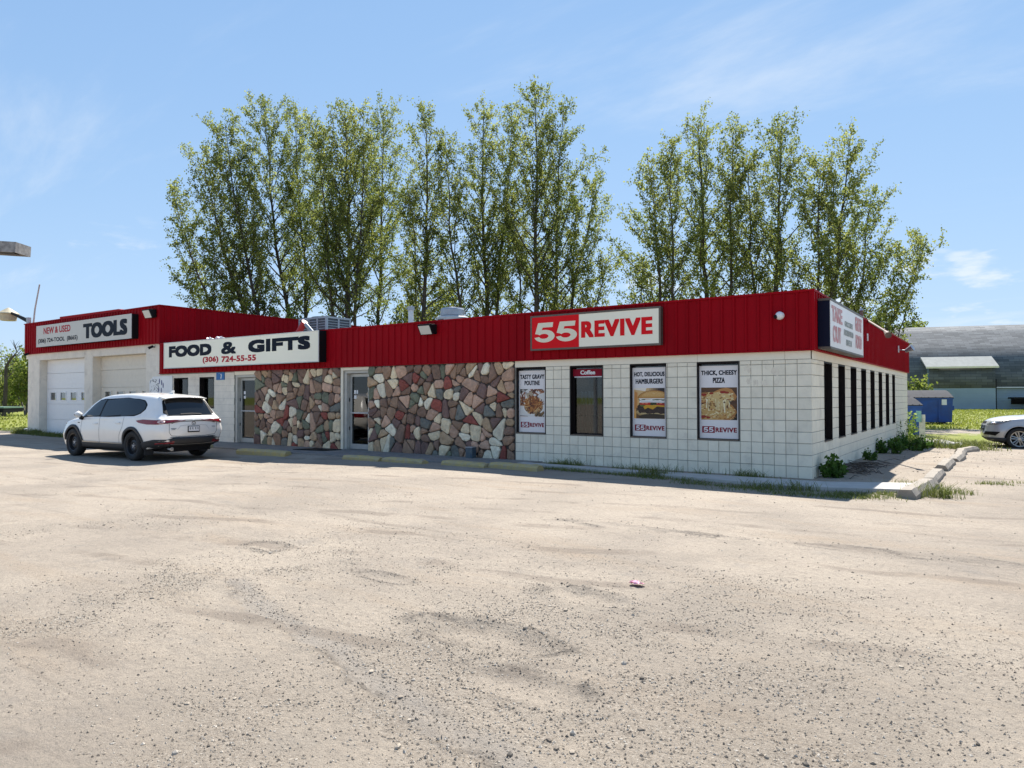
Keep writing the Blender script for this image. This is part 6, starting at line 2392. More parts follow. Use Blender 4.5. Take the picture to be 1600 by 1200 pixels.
# lawns
r_ = np.random.default_rng(23)
n = 26000
P1 = np.column_stack([r_.uniform(-4, 24, n), r_.uniform(27, 72, n)])
P2 = np.column_stack([r_.uniform(-70, -33.5, 9000), r_.uniform(-1, 26, 9000)])
PP = np.concatenate([P1, P2])
PP = PP[grass_mask(PP[:, 0], PP[:, 1]) > r_.uniform(.3, .8, len(PP))]
PP = np.column_stack([PP, gz_np(PP[:, 0], PP[:, 1]) - .01])
V, F = blades(PP, .13, .028, r_)
tt = np.clip(r_.normal(size=len(PP)) * .2 + .55, 0, 1)
LAWN = leaf_mat('lawn_blade', (0.14, 0.17, 0.025), (0.24, 0.26, 0.05), 0.3)
o = link('lawn_grass', quads_mesh('lawn_grass', V, F, LAWN, np.concatenate([tt, tt])))
o['kind'] = 'stuff'


def weed(name, label, x, y, r, h, n, seed, leaf, m=WEED, z=None):
    r_ = np.random.default_rng(seed)
    z = gz(x, y) if z is None else z
    t = thing(name, label, 'plant', (x, y, z))
    wood = MB()
    P = []
    for k in range(max(5, n // 40)):
        a = r_.uniform(0, 6.28)
        rr_ = r * math.sqrt(r_.random())
        p0 = np.array([rr_ * .45 * math.cos(a), rr_ * .45 * math.sin(a), -.02])
        p1 = np.array([rr_ * math.cos(a), rr_ * math.sin(a), h * r_.uniform(.55, 1.05) * (1.05 - .35 * rr_ / r)])
        wood.tube([p0, (p0 + p1) / 2 + r_.normal(size=3) * .02, p1], [.007, .005, .003], 4, cap=False)
        m_ = 40
        u = r_.uniform(.12, 1, m_)[:, None]
        P.append(p0 + (p1 - p0) * u + r_.normal(size=(m_, 3)) * np.array([.4, .4, .25]) * leaf * 1.6)
    P = np.concatenate(P)
    V, F = leaf_quads(P, leaf, r_)
    link('leaves', quads_mesh('leaves', V, F, m, np.clip(r_.normal(size=len(P)) * .25 + .5, 0, 1)), t, local=True)
    wood.build('stems', M_bark, t, local=True, fix=False)
    return t


weed('weed_plant', 'leafy broad-leaved weed growing at the front corner of the side wall', 0.26, 0.50, .22, .44, 320, 1, .085)
weed('weed_plant', 'small dark weed between the two larger weed clumps on the side wall', 0.22, 4.6, .28, .28, 260, 2, .055)
weed('weed_plant', 'low dense dark weed clump halfway along the side wall', 0.32, 8.0, .42, .50, 520, 3, .075)
weed('weed_plant', 'widest weed clump spreading at the far end of the side wall', 0.45, 10.6, .72, .50, 900, 4, .08)
weed('weed_plant', 'tall thin seeding weed rising from the widest clump', 0.22, 12.6, .35, 1.05, 200, 5, .05)
weed('weed_plant', 'pale leafy shoot peeping round the far corner of the store', 0.10, 16.35, .22, 1.25, 160, 6, .10, leaf_mat('shoot_leaf', (0.10, 0.17, 0.03), (0.26, 0.32, 0.10), 0.35))
# dead twigs on the shaded strip
mb = MB()
r_ = np.random.default_rng(9)
for k in range(70):
    x, y = .45 + r_.normal() * .22, 2.4 + r_.normal() * .8
    a = r_.uniform(0, 3.14)
    l = r_.uniform(.1, .4)
    z = gz(x, y) + .015
    mb.tube([(x - math.cos(a) * l, y - math.sin(a) * l, z), (x, y, z + r_.uniform(.01, .06)), (x + math.cos(a) * l, y + math.sin(a) * l, z)], [.006, .008, .005], 4)
o = mb.build('dead_twigs', M_bark, None, fix=False)
o['kind'] = 'stuff'

# gravel: loose stones, thick where the crust is broken
def gravel(n, xr, yr, smin, smax, seed, weight):
    r_ = np.random.default_rng(seed)
    P = np.column_stack([r_.uniform(*xr, n), r_.uniform(*yr, n)])
    P = P[weight(P[:, 0], P[:, 1]) > r_.random(n)]
    n = len(P)
    s = smin + (smax - smin) * r_.random(n) ** 3.2
    if smin >= .008:
        ico = bmesh.new()
        bmesh.ops.create_icosphere(ico, subdivisions=1, radius=1)
        octa = np.array([v.co[:] for v in ico.verts])
        fa = np.array([[v.index for v in f.verts] for f in ico.faces])
        ico.free()
    else:
        octa = np.array([[1, 0, 0], [0, 1, 0], [-1, 0, 0], [0, -1, 0], [0, 0, 1], [0, 0, -1]], float)
        fa = np.array([[0, 1, 4], [1, 2, 4], [2, 3, 4], [3, 0, 4], [1, 0, 5], [2, 1, 5], [3, 2, 5], [0, 3, 5]])
    V = octa[None] * (1 + r_.uniform(-.3, .3, (n, len(octa), 1))) * s[:, None, None] * np.stack([r_.uniform(.8, 1.4, n), r_.uniform(.7, 1.1, n), r_.uniform(.55, .9, n)], 1)[:, None, :]
    a = r_.uniform(0, 6.28, n)
    c_, s_ = np.cos(a)[:, None], np.sin(a)[:, None]
    V = np.stack([V[:, :, 0] * c_ - V[:, :, 1] * s_, V[:, :, 0] * s_ + V[:, :, 1] * c_, V[:, :, 2]], 2)
    V += np.column_stack([P, gz_np(P[:, 0], P[:, 1]) + s * .22])[:, None, :]
    F = (fa[None] + (np.arange(n) * len(octa))[:, None, None]).reshape(-1, 3)
    return V.reshape(-1, 3), F, np.repeat(np.clip(r_.random(n), 0, 1), len(fa))


def w_loose(x, y):
    w = .05 + .75 * coarse_np(x, y)
    for (cx, cy, rx, ry, dp) in POTS:
        d = np.hypot((x - cx) / rx, (y - cy) / ry)
        w = w - .25 * np.exp(-(d / .6) ** 2)
    return np.clip(w, 0.02, 1)


def gravel_mat():
    m = bpy.data.materials.new('gravel_stone')
    m.use_nodes = True
    t = m.node_tree
    a = t.nodes.new('ShaderNodeAttribute')
    a.attribute_name = 'tint'
    r = t.nodes.new('ShaderNodeValToRGB')
    e = r.color_ramp.elements
    e[0].color = (0.13, 0.108, 0.085, 1)
    e[1].color = (0.48, 0.43, 0.36, 1)
    e.new(.35).color = (0.26, 0.215, 0.165, 1)
    e.new(.7).color = (0.39, 0.33, 0.255, 1)
    t.links.new(a.outputs['Fac'], r.inputs[0])
    t.links.new(r.outputs[0], t.nodes['Principled BSDF'].inputs['Base Color'])
    t.nodes['Principled BSDF'].inputs['Roughness'].default_value = .9
    return m


GM = gravel_mat()
for nm, args in (('gravel', (120000, (-3.6, 3.4), (-12.0, -7.4), .0016, .0080, 70, lambda x, y: np.clip(.16 + .95 * coarse_np(x, y), 0, 1))),
                 ('gravel', (70000, (-6.5, 5.8), (-12.6, -5.5), .002, .010, 71, w_loose)),
                 ('gravel', (26000, (-14, 9), (-9, -2.0), .003, .012, 72, lambda x, y: .12 + .6 * np.clip(w_loose(x, y) - .25, 0, 1))),
                 ('gravel', (2600, (-6.0, 5.5), (-12.4, -6), .008, .019, 73, lambda x, y: np.clip(w_loose(x, y) - .25, 0, 1))),
                 ('gravel', (5000, (.2, 7), (-1.5, 16), .006, .02, 74, lambda x, y: .35 + 0 * x))):
    V, F, T = gravel(*args)
    o = link(nm, quads_mesh(nm, V, F, GM, T))
    o['kind'] = 'stuff'

# ================================================================== CARS
def pchip(pts):
    """smooth monotone interpolation through (x, value) pairs"""
    pts = sorted(pts)
    x = np.array([p[0] for p in pts], float)
    y = np.array([p[1] for p in pts], float)
    h = np.diff(x)
    d = np.diff(y) / h
    m = np.zeros(len(x))
    for i in range(1, len(x) - 1):
        if d[i - 1] * d[i] > 0:
            w1, w2 = 2 * h[i] + h[i - 1], h[i] + 2 * h[i - 1]
            m[i] = (w1 + w2) / (w1 / d[i - 1] + w2 / d[i])
    m[0], m[-1] = d[0], d[-1]

    def f(q):
        q = min(max(q, x[0]), x[-1])
        i = min(max(int(np.searchsorted(x, q)) - 1, 0), len(x) - 2)
        t = (q - x[i]) / h[i]
        return float(y[i] * (1 + 2 * t) * (1 - t) ** 2 + h[i] * m[i] * t * (1 - t) ** 2 + y[i + 1] * t * t * (3 - 2 * t) + h[i] * m[i + 1] * t * t * (t - 1))
    return f


def catmull(P, k):
    P = [np.array(p, float) for p in P]
    out = []
    for i in range(len(P) - 1):
        p0, p1, p2, p3 = P[max(i - 1, 0)], P[i], P[i + 1], P[min(i + 2, len(P) - 1)]
        for j in range(k):
            t = j / k
            a = 0.5 * ((2 * p1) + (p2 - p0) * t + (2 * p0 - 5 * p1 + 4 * p2 - p3) * t * t + (3 * p1 - p0 - 3 * p2 + p3) * t ** 3)
            out.append(0.65 * a + 0.35 * (p1 + (p2 - p1) * t))
    out.append(P[-1])
    return out


class Car:
    def __init__(s, spec, paint, root):
        s.root = root
        g = {k: pchip(v) for k, v in spec['curves'].items()}
        x0, x1 = spec['x']
        xs = list(np.linspace(x0, x1, 120))
        xs = sorted(set(xs + [x0 + e for e in (.01, .03, .06)] + [x1 - e for e in (.01, .03, .06)]))
        mb = MB()
        K = None
        for x in xs:
            zu, zb, zt, zr = g['zu'](x), g['zb'](x), g['zt'](x), g['zt'](x) - g['drop'](x)
            ys, ym, yb, yr = g['ys'](x), g['ym'](x), g['yb'](x), g['yr'](x)
            zm = zu + (zb - zu) * 0.52
            half = [(0, zu), (ys * .55, zu), (ys * .93, zu + .01), (ys, zu + .07), (ym, zm), (yb + (ym - yb) * .35, zb - .07), (yb, zb),
                    ((yb + yr) * .5 + .015 * (zr > zb + .2), (zb + zr) * .5), (yr, zr), (yr * .80, zr + (zt - zr) * .55), (yr * .4, zt - .006), (0, zt)]
            h = catmull(half, 5)
            ring = [(x, y, z) for y, z in h] + [(x, -y, z) for y, z in h[-2:0:-1]]
            K = len(ring)
            mb.v.extend(ring)
        n = len(xs)
        for i in range(n - 1):
            for j in range(K):
                mb.f.append((i * K + j, (i + 1) * K + j, (i + 1) * K + (j + 1) % K, i * K + (j + 1) % K))
                mb.m.append(0)
        mb.f.append(tuple(range(K)))
        mb.m.append(0)
        mb.f.append(tuple((n - 1) * K + j for j in range(K))[::-1])
        mb.m.append(0)
        me = mb.mesh('body', [paint, M_black], smooth=True)
        s.bvh = BVHTree.FromPolygons([v.co.copy() for v in me.vertices], [tuple(p.vertices) for p in me.polygons])
        # wheel housings cut out of the body
        body = bpy.data.objects.new('body', me)
        C.objects.link(body)
        cut = MB()
        for wx in spec['axles']:
            for sy in (-1, 1):
                cut.lathe([(spec['arch'], -.22), (spec['arch'], .22)], 40, (wx, sy * (spec['track'] + .05), spec['wz']), 'y')
        cme = cut.mesh('cut', [M_black])
        cob = bpy.data.objects.new('cut', cme)
        C.objects.link(cob)
        md = body.modifiers.new('cut', 'BOOLEAN')
        md.operation = 'DIFFERENCE'
        md.object = cob
        md.solver = 'EXACT'
        md.material_mode = 'TRANSFER'
        dg = bpy.context.evaluated_depsgraph_get()
        dg.update()
        me2 = bpy.data.meshes.new_from_object(body.evaluated_get(dg))
        bpy.data.objects.remove(body)
        bpy.data.objects.remove(cob)
        s.body = link('body', me2, root, local=True)

    def ray(s, o, d):
        h = s.bvh.ray_cast(Vector(o), Vector(d), 6)
        return (h[0], h[1]) if h[0] is not None else (None, None)

    def P(s, mode, a, b):
        """mode 'L'/'R': (x,z) onto a side; 'B': (y,z) onto the tail; 'F': nose; 'T': (x,y) from above; ('W',xc): (angle,z) wrapped round a vertical axis"""
        if mode == 'L':
            return s.ray((a, 3, b), (0, -1, 0))
        if mode == 'R':
            return s.ray((a, -3, b), (0, 1, 0))
        if mode == 'B':
            return s.ray((-5, a, b), (1, 0, 0))
        if mode == 'F':
            return s.ray((5, a, b), (-1, 0, 0))
        if mode == 'T':
            return s.ray((a, b, 4), (0, 0, -1))
        t = math.radians(a)
        d = Vector((math.cos(t), math.sin(t), 0))
        return s.ray(Vector((mode[1], 0, b)) + d * 4, -d)

    def patch(s, mode, outline, m, off=.004, n=10, k=16, name='panel', parent=None, th=.004):
        """a piece lying on the skin inside a 2D outline (rows between its lowest and highest point)"""
        zs = [p[1] for p in outline]
        z0, z1 = min(zs), max(zs)
        rows = []
        for i in range(n + 1):
            z = z0 + (z1 - z0) * min(max(i / n, 1e-4), 1 - 1e-4)
            xi = []
            for q in range(len(outline)):
                a, b = outline[q], outline[(q + 1) % len(outline)]
                if (a[1] <= z < b[1]) or (b[1] <= z < a[1]):
                    xi.append(a[0] + (b[0] - a[0]) * (z - a[1]) / (b[1] - a[1]))
            if len(xi) >= 2:
                rows.append((z, min(xi), max(xi)))
        return s.grid(mode, [[(lo + (hi - lo) * j / k, z) for j in range(k + 1)] for z, lo, hi in rows], m, off, name, parent, th)

    def grid(s, mode, rows, m, off, name, parent=None, th=.004):
        mb = MB()
        k = len(rows[0])
        ok = []
        for r in rows:
            for (a, b) in r:
                h, nn = s.P(mode, a, b)
                ok.append(h is not None)
                mb.v.append(tuple(h + nn * off) if h is not None else (0, 0, 0))
        for i in range(len(rows) - 1):
            for j in range(k - 1):
                f = (i * k + j, i * k + j + 1, (i + 1) * k + j + 1, (i + 1) * k + j)
                if all(ok[q] for q in f):
                    mb.f.append(f)
                    mb.m.append(0)
        me = mb.mesh(name, m, smooth=True)
        o = link(name, me, parent or s.root, local=True)
        if th and m not in (M_car_glass, M_black, M_tail_red):
            sd = o.modifiers.new('thickness', 'SOLIDIFY')
            sd.thickness = th
            sd.offset = 0
        return o

    def line(s, mode, pts, w, m, off=.003, name='seam', parent=None, per=.05, th=0):
        q = []
        for i in range(len(pts) - 1):
            a, b = pts[i], pts[i + 1]
            l = math.hypot(b[0] - a[0], b[1] - a[1])
            nn = max(1, int(l / (per * (30 if isinstance(mode, tuple) and l > 5 else 1))))
            q += [(a[0] + (b[0] - a[0]) * t / nn, a[1] + (b[1] - a[1]) * t / nn) for t in range(nn)]
        q.append(pts[-1])
        mb = MB()
        for i, (a, b) in enumerate(q):
            h, nr = s.P(mode, a, b)
            if h is None:
                h, nr = (Vector(mb.v[-1]), Vector((0, 0, 1))) if mb.v else (Vector((0, 0, 0)), Vector((0, 0, 1)))
            a2, b2 = q[min(i + 1, len(q) - 1)], q[max(i - 1, 0)]
            h2, _ = s.P(mode, *a2)
            h1, _ = s.P(mode, *b2)
            tg = (h2 - h1) if h2 is not None and h1 is not None else Vector((1, 0, 0))
            sd = tg.cross(nr)
            sd = sd.normalized() * w / 2 if sd.length > 1e-6 else Vector((0, 0, w / 2))
            p = h + nr * off
            mb.v += [tuple(p - sd), tuple(p + sd)]
        for i in range(len(q) - 1):
            mb.f.append((2 * i, 2 * i + 1, 2 * i + 3, 2 * i + 2))
            mb.m.append(0)
        o = link(name, mb.mesh(name, m, smooth=True), parent or s.root, local=True)
        if th:
            md = o.modifiers.new('thickness', 'SOLIDIFY')
            md.thickness = th
            md.offset = 0
        return o

    def arch(s, wx, wz, r0, r1, a0, a1, m, off=.012, name='arch_trim', side='L', th=.02):
        rows = []
        for i in range(2 + 1):
            r = r0 + (r1 - r0) * i / 2
            rows.append([(wx + r * math.cos(math.radians(a0 + (a1 - a0) * j / 28)), wz + r * math.sin(math.radians(a0 + (a1 - a0) * j / 28))) for j in range(29)])
        return s.grid(side, rows, m, off, name, None, th)


M_tyre = mat('tyre_rubber', (0.022, 0.021, 0.020), 0.85, var=0.2, vscale=30, dirt=0.4, dirt_col=(0.09, 0.08, 0.07), dirt_scale=9)
M_steel_wheel = mat('black_steel_wheel', (0.022, 0.022, 0.024), 0.4)
M_alloy = mat('alloy_wheel', (0.46, 0.44, 0.40), 0.35, metal=0.8)
M_plastic = mat('dark_plastic', (0.026, 0.027, 0.029), 0.6, var=0.15, vscale=5)
M_car_glass = mat('car_glass', (0.010, 0.012, 0.014), 0.03, spec=0.45)
M_chrome = mat('chrome', (0.65, 0.65, 0.66), 0.15, metal=1.0)
M_seam = mat('panel_gap', (0.05, 0.05, 0.05), 0.7)
M_tail_red = mat('tail_light_red', (0.20, 0.006, 0.012), 0.12, spec=0.7)
M_tail_clear = mat('tail_light_clear', (0.62, 0.45, 0.45), 0.15)


def wheel(root, x, y, z, r, w, side, alloy):
    wt_ = bpy.data.objects.new('wheel', None)
    sgn = 1 if side > 0 else -1
    mb = MB()
    rr_ = r * (0.70 if alloy else 0.62)
    mb.lathe([(rr_, -w / 2 + .02), (r * .80, -w / 2), (r * .93, -w / 2 + .012), (r * .985, -w / 2 + .05), (r, 0), (r * .985, w / 2 - .05), (r * .93, w / 2 - .012), (r * .80, w / 2), (rr_, w / 2 - .02)],
             40, (x, y, z), 'y', closed=True)
    ty = link('wheel', mb.mesh('wheel', M_tyre, smooth=True), root, local=True)
    yo = y + sgn * (w / 2 - .05)
    if alloy:
        m = MB()
        m.lathe([(rr_ * 1.01, sgn * .03), (rr_ * .90, sgn * .022), (rr_ * .89, -sgn * .02), (rr_ * 1.01, -sgn * .03)], 40, (x, yo, z), 'y', closed=True)
        for k in range(6):
            a = 2 * math.pi * k / 6 + .2
            for e in (-.14, .14):
                p0 = Vector((x + .05 * math.cos(a + e * 3), yo + sgn * .018, z + .05 * math.sin(a + e * 3)))
                p1 = Vector((x + rr_ * .93 * math.cos(a + e * 1.25), yo + sgn * .02, z + rr_ * .93 * math.sin(a + e * 1.25)))
                m.tube([p0, p1], [.021, .025], 6)
        m.lathe([(.065, -.02), (.065, sgn * .022), (.03, sgn * .03)], 20, (x, yo, z), 'y')
        link('rim', m.mesh('rim', M_alloy), ty, local=True)
        d = MB().lathe([(rr_ * .88, 0), (rr_ * .88, -sgn * .03)], 32, (x, yo - sgn * .03, z), 'y')
        link('brake_disc', d.mesh('brake_disc', M_black), ty, local=True)
    else:
        m = MB()
        m.lathe([(rr_ * 1.01, sgn * .035), (rr_ * .94, sgn * .025), (rr_ * .90, -sgn * .05), (rr_ * .80, -sgn * .055), (rr_ * .62, -sgn * .02), (rr_ * .46, -sgn * .005), (rr_ * .34, -sgn * .03), (.01, -sgn * .03)], 36, (x, yo, z), 'y', cap0=False)
        link('rim', m.mesh('rim', M_steel_wheel), ty, local=True)
        hsl = MB()
        for k in range(10):
            a = 2 * math.pi * k / 10
            cx, cz = x + rr_ * .68 * math.cos(a), z + rr_ * .68 * math.sin(a)
            hsl.lathe([(.018, 0), (.018, sgn * .012)], 10, (cx, yo - sgn * .033, cz), 'y')
        link('vent_hole', hsl.mesh('vent_hole', M_black), ty, local=True)
        nt = MB()
        for k in range(5):
            a = 2 * math.pi * k / 5 + .3
            nt.lathe([(.013, 0), (.013, sgn * .02)], 6, (x + .058 * math.cos(a), yo - sgn * .029, z + .058 * math.sin(a)), 'y')
        nt.lathe([(.035, 0), (.033, sgn * .025)], 16, (x, yo - sgn * .029, z), 'y')
        link('wheel_nut', nt.mesh('wheel_nut', M_galv), ty, local=True)
    bpy.data.objects.remove(wt_)
    return ty


# ---- white SUV, seen from behind on its left side
px0, py0 = -16.83, -3.43
paint_w = mat('white_car_paint', (0.86, 0.83, 0.77), 0.22, coat=0.6, dirt=0.25, dirt_col=(0.60, 0.55, 0.47), dirt_scale=1.6, spec=0.5)
suv = thing('white_suv', 'white SUV with black steel wheels parked before the garage, seen from behind', 'car', (px0, py0, gz(px0, py0 - .5)), math.pi + 0.046)
WSPEC = dict(x=(-2.60, 2.45), axles=(1.465, -1.465), track=0.86, arch=0.415, wz=0.385, curves=dict(
    zt=[(-2.60, 1.02), (-2.57, 1.08), (-2.50, 1.15), (-2.40, 1.28), (-2.24, 1.50), (-2.12, 1.635), (-2.0, 1.675), (-1.5, 1.715), (-.8, 1.745), (0, 1.725), (.45, 1.66), (.8, 1.51), (1.1, 1.31), (1.32, 1.17), (1.5, 1.125), (2.0, 1.05), (2.28, .95), (2.40, .84), (2.45, .72)],
    drop=[(-2.60, .03), (-2.4, .05), (-2.12, .075), (-1.8, .07), (.2, .07), (.8, .055), (1.4, .05), (2.2, .06), (2.45, .05)],
    zb=[(-2.60, .96), (-2.5, 1.06), (-2.2, 1.13), (-1.5, 1.135), (-.5, 1.10), (.5, 1.06), (1.3, 1.02), (1.9, .95), (2.3, .83), (2.45, .66)],
    yb=[(-2.60, .74), (-2.54, .80), (-2.3, .87), (-1.6, .915), (0, .925), (1.0, .915), (1.5, .90), (2.0, .83), (2.3, .70), (2.45, .50)],
    ym=[(-2.60, .80), (-2.54, .87), (-2.35, .93), (-1.465, .985), (0, .955), (1.0, .965), (1.5, .98), (2.0, .94), (2.3, .80), (2.45, .58)],
    ys=[(-2.60, .72), (-2.4, .84), (-1.9, .90), (0, .90), (1.9, .90), (2.25, .78), (2.45, .50)],
    zu=[(-2.60, .50), (-2.5, .42), (-2.2, .36), (-1.9, .28), (0, .26), (1.9, .25), (2.2, .27), (2.45, .42)],
    yr=[(-2.60, .66), (-2.4, .66), (-2.2, .63), (-2.0, .63), (-1.0, .66), (0, .665), (.5, .68), (1.0, .74), (1.4, .78), (2.0, .70), (2.3, .56), (2.45, .38)]))
car = Car(WSPEC, paint_w, suv)
for wx in WSPEC['axles']:
    for sy in (1, -1):
        wheel(suv, wx, sy * .86, .385, .385, .235, sy, False)
for sd in ('L', 'R'):
    # side glass over one black band
    car.patch(sd, [(1.08, 1.07), (.15, 1.092), (-.86, 1.115), (-1.47, 1.135), (-1.70, 1.19), (-1.845, 1.31), (-1.825, 1.43), (-1.64, 1.54), (-1.3, 1.59), (-.86, 1.612), (-.3, 1.61), (.2, 1.585), (.48, 1.56), (.70, 1.44), (.92, 1.25)], M_black, .002, 16, 40, 'window_band')
    car.patch(sd, [(1.02, 1.085), (.55, 1.095), (.20, 1.105), (.17, 1.56), (.44, 1.555), (.66, 1.44), (.86, 1.27)], M_car_glass, .006, 10, 14, 'side_window')
    car.patch(sd, [(.13, 1.105), (-.6, 1.125), (-.873, 1.13), (-.873, 1.60), (-.30, 1.595), (.10, 1.575)], M_car_glass, .006, 8, 12, 'side_window')
    car.patch(sd, [(-.875, 1.13), (-1.45, 1.15), (-1.66, 1.20), (-1.80, 1.31), (-1.78, 1.42), (-1.62, 1.52), (-1.3, 1.575), (-.875, 1.60)], M_car_glass, .006, 10, 14, 'side_window')
    car.patch(sd, [(.19, 1.105), (.13, 1.106), (.11, 1.572), (.19, 1.562)], M_black, .0075, 8, 3, 'pillar_trim')
    # door seams
    car.line(sd, [(1.06, 1.06), (1.04, .70), (.98, .42)], .009, M_seam)
    car.line(sd, [(.13, 1.10), (.13, .70), (.16, .42)], .009, M_seam)
    car.line(sd, [(-1.05, 1.12), (-1.02, .85), (-.86, .62), (-.80, .42)], .009, M_seam)
    # lower cladding
    car.patch(sd, [(1.08, .28), (-1.08, .28), (-1.06, .42), (1.05, .42)], M_plastic, .014, 4, 18, 'sill_cladding', None, .02)
    car.line(sd, [(.98, .435), (.15, .435)], .030, M_alloy, .030, 'sill_strip')
    car.line(sd, [(.10, .435), (-.98, .435)], .030, M_alloy, .030, 'sill_strip')
    car.arch(1.465, .385, .412, .49, 8, 186, M_plastic, .012, 'arch_trim', sd)
    car.arch(-1.465, .385, .412, .49, -8, 172, M_plastic, .012, 'arch_trim', sd)
    # door handles
    for hx, hz in ((.30, .915), (-.83, .955)):
        o = car.patch(sd, [(hx - .10, hz - .016), (hx + .10, hz - .018), (hx + .10, hz + .012), (hx - .10, hz + .016)], paint_w, .028, 3, 8, 'door_handle', None, .02)
    # mud flap
    sy = 1 if sd == 'L' else -1
    MB().box(-1.93, -1.91, sy * .76 - .10, sy * .76 + .14, .16, .42).build('mud_flap', M_plastic, suv, local=True)
    # mirror
    mb = MB()
    for q in range(9):
        u = q / 8
        rr_ = .095 * math.sin(math.pi * min(max(u, .08), .95)) ** .6
        for j in range(14):
            a = 2 * math.pi * j / 14
            mb.v.append((1.00 + rr_ * .62 * math.cos(a) + .04 * (1 - u), sy * (.93 + .22 * u), 1.155 + rr_ * math.sin(a) * .95))
    for q in range(8):
        for j in range(14):
            mb.f.append((q * 14 + j, q * 14 + (j + 1) % 14, (q + 1) * 14 + (j + 1) % 14, (q + 1) * 14 + j))
            mb.m.append(0)
    mir = link('mirror', mb.mesh('mirror', paint_w, smooth=True), suv, local=True)
    link('mirror_arm', MB().tube([(1.04, sy * .86, 1.03), (1.03, sy * .98, 1.08)], [.05, .06], 8).mesh('mirror_arm', M_black), mir, local=True)
    # front badge notch and fender lamp
    car.line(sd, [(1.25, .93), (1.14, .93)], .02, M_black, .004, 'fender_badge')
    # tail light wraps from tail to flank
    th = (lambda a: a) if sd == 'L' else (lambda a: 360 - a)
    lamp = [(th(180 - 12), 1.035), (th(180 - 30), .985), (th(180 - 52), .94), (th(180 - 70), .94), (th(180 - 90), .975), (th(180 - 98), 1.03), (th(180 - 80), 1.06), (th(180 - 45), 1.058)]
    ML = ('W', -1.75)
    lo = car.patch(ML, lamp, M_tail_red, .012, 10, 26, 'tail_light')
    ring = [[(th(180 - 47) + 4.6 * math.cos(2 * math.pi * j / 20) * rr_, 1.0 + .034 * math.sin(2 * math.pi * j / 20) * rr_) for j in range(21)] for rr_ in (.35, 1.0)]
    car.grid(ML, ring, M_tail_clear, .017, 'lamp_ring', lo)
    car.line(ML, [(th(180 - 2), 1.045), (th(180 - 14), 1.045), (th(180 - 30), 1.005), (th(180 - 42), .955)], .012, M_alloy, .017, 'lamp_trim', lo)
    # bumper reflector
    car.patch(ML, [(th(180 - 32), .47), (th(180 - 56), .45), (th(180 - 56), .485), (th(180 - 32), .525)], M_tail_red, .028, 4, 12, 'reflector')
    # exhaust
    MB().tube([(-2.35, sy * .56, .33), (-2.56, sy * .56, .32)], .05, 14).build('exhaust_tip', M_chrome, suv, local=True)
    # head light
    car.patch(('W', 1.5), [(th(12), .80), (th(38), .82), (th(60), .90), (th(30), .90), (th(12), .86)], M_alloy, .01, 6, 16, 'headlight')
MB2 = ('W', -1.75)
car.patch('B', [(-.60, 1.165), (.60, 1.165), (.595, 1.30), (.545, 1.50), (.51, 1.565), (-.51, 1.565), (-.545, 1.50), (-.595, 1.30)], M_car_glass, .006, 14, 22, 'rear_window')
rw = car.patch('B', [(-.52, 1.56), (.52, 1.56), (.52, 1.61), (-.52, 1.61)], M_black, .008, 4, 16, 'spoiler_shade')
for sy in (-1, 1):
    car.patch('B', [(sy * .605, 1.17), (sy * .70, 1.20), (sy * .60, 1.52), (sy * .525, 1.56), (sy * .56, 1.48)], M_black, .007, 10, 6, 'quarter_trim')
car.line('B', [(-.64, 1.155), (.64, 1.155)], .02, M_black, .004, 'window_surround')
# spoiler lip: extension of the roof
mb = MB()
for i in range(17):
    y = -.60 + 1.2 * i / 16
    e = (abs(y) / .6) ** 3
    mb.v += [(-2.02, y * 1.0, 1.672 - .03 * e), (-2.30, y * .97, 1.628 - .04 * e), (-2.29, y * .97, 1.606 - .04 * e), (-2.08, y * .99, 1.60 - .03 * e)]
for i in range(16):
    for j in range(4):
        mb.f.append((4 * i + j, 4 * i + (j + 1) % 4, 4 * i + 4 + (j + 1) % 4, 4 * i + 4 + j))
        mb.m.append(0)
mb.f += [(0, 1, 2, 3), (67, 66, 65, 64)]
mb.m += [0, 0]
bevel(mb.build('spoiler', paint_w, suv, smooth=True, local=True), .008)
# fin aerial
mb = MB().prism([(-1.50, 1.70), (-1.72, 1.69), (-1.73, 1.80), (-1.68, 1.80)], 1, -.025, .025)
bevel(mb.build('fin_aerial', paint_w, suv, local=True), .01)
# chrome strip over the plate, plate, badge, wiper
car.line('B', [(-.62, .985), (-.45, 1.03), (.45, 1.03), (.62, .985)], .016, M_alloy, .010, 'tailgate_strip')
car.line('B', [(-.60, .965), (-.44, 1.012), (.44, 1.012), (.60, .965)], .018, M_black, .008, 'tailgate_groove')
pb, pn = car.P('B', 0, .80)
xb = pb.x
t_ = MB().box(xb - .022, xb - .004, -.165, .165, .725, .885)
plate = bevel(t_.build('number_plate', M_black, suv, local=True), .006)
link('plate_face', MB().box(xb - .025, xb - .0225, -.148, .148, .755, .872).mesh('plate_face', M_white_paint), plate, local=True)
mb = MB()
for q, (yy, w_) in enumerate(((-.105, .03), (-.04, .03), (.04, .03), (.105, .03))):
    mb.box(xb - .0265, xb - .0255, yy - w_ / 2, yy - w_ / 2 + .01, .785, .85)
    mb.box(xb - .0265, xb - .0255, yy - w_ / 2 + .0105, yy + w_ / 2, .84, .85)
    mb.box(xb - .0265, xb - .0255, yy - w_ / 2 + .0105, yy + w_ / 2, .812, .822)
link('plate_mark', mb.mesh('plate_mark', M_ink_navy), plate, local=True)
bb_, bn = car.P('B', 0, .965)
mb = MB()
prof_ = []
for j in range(28):
    a = 2 * math.pi * j / 28
    prof_.append((.058 * math.cos(a), .046 * math.sin(a)))
q0 = [(bb_.x - .012, y, .955 + z) for y, z in prof_]
q1 = [(bb_.x - .012, y * .82, .955 + z * .80) for y, z in prof_]
q2 = [(bb_.x - .004, y, .955 + z) for y, z in prof_]
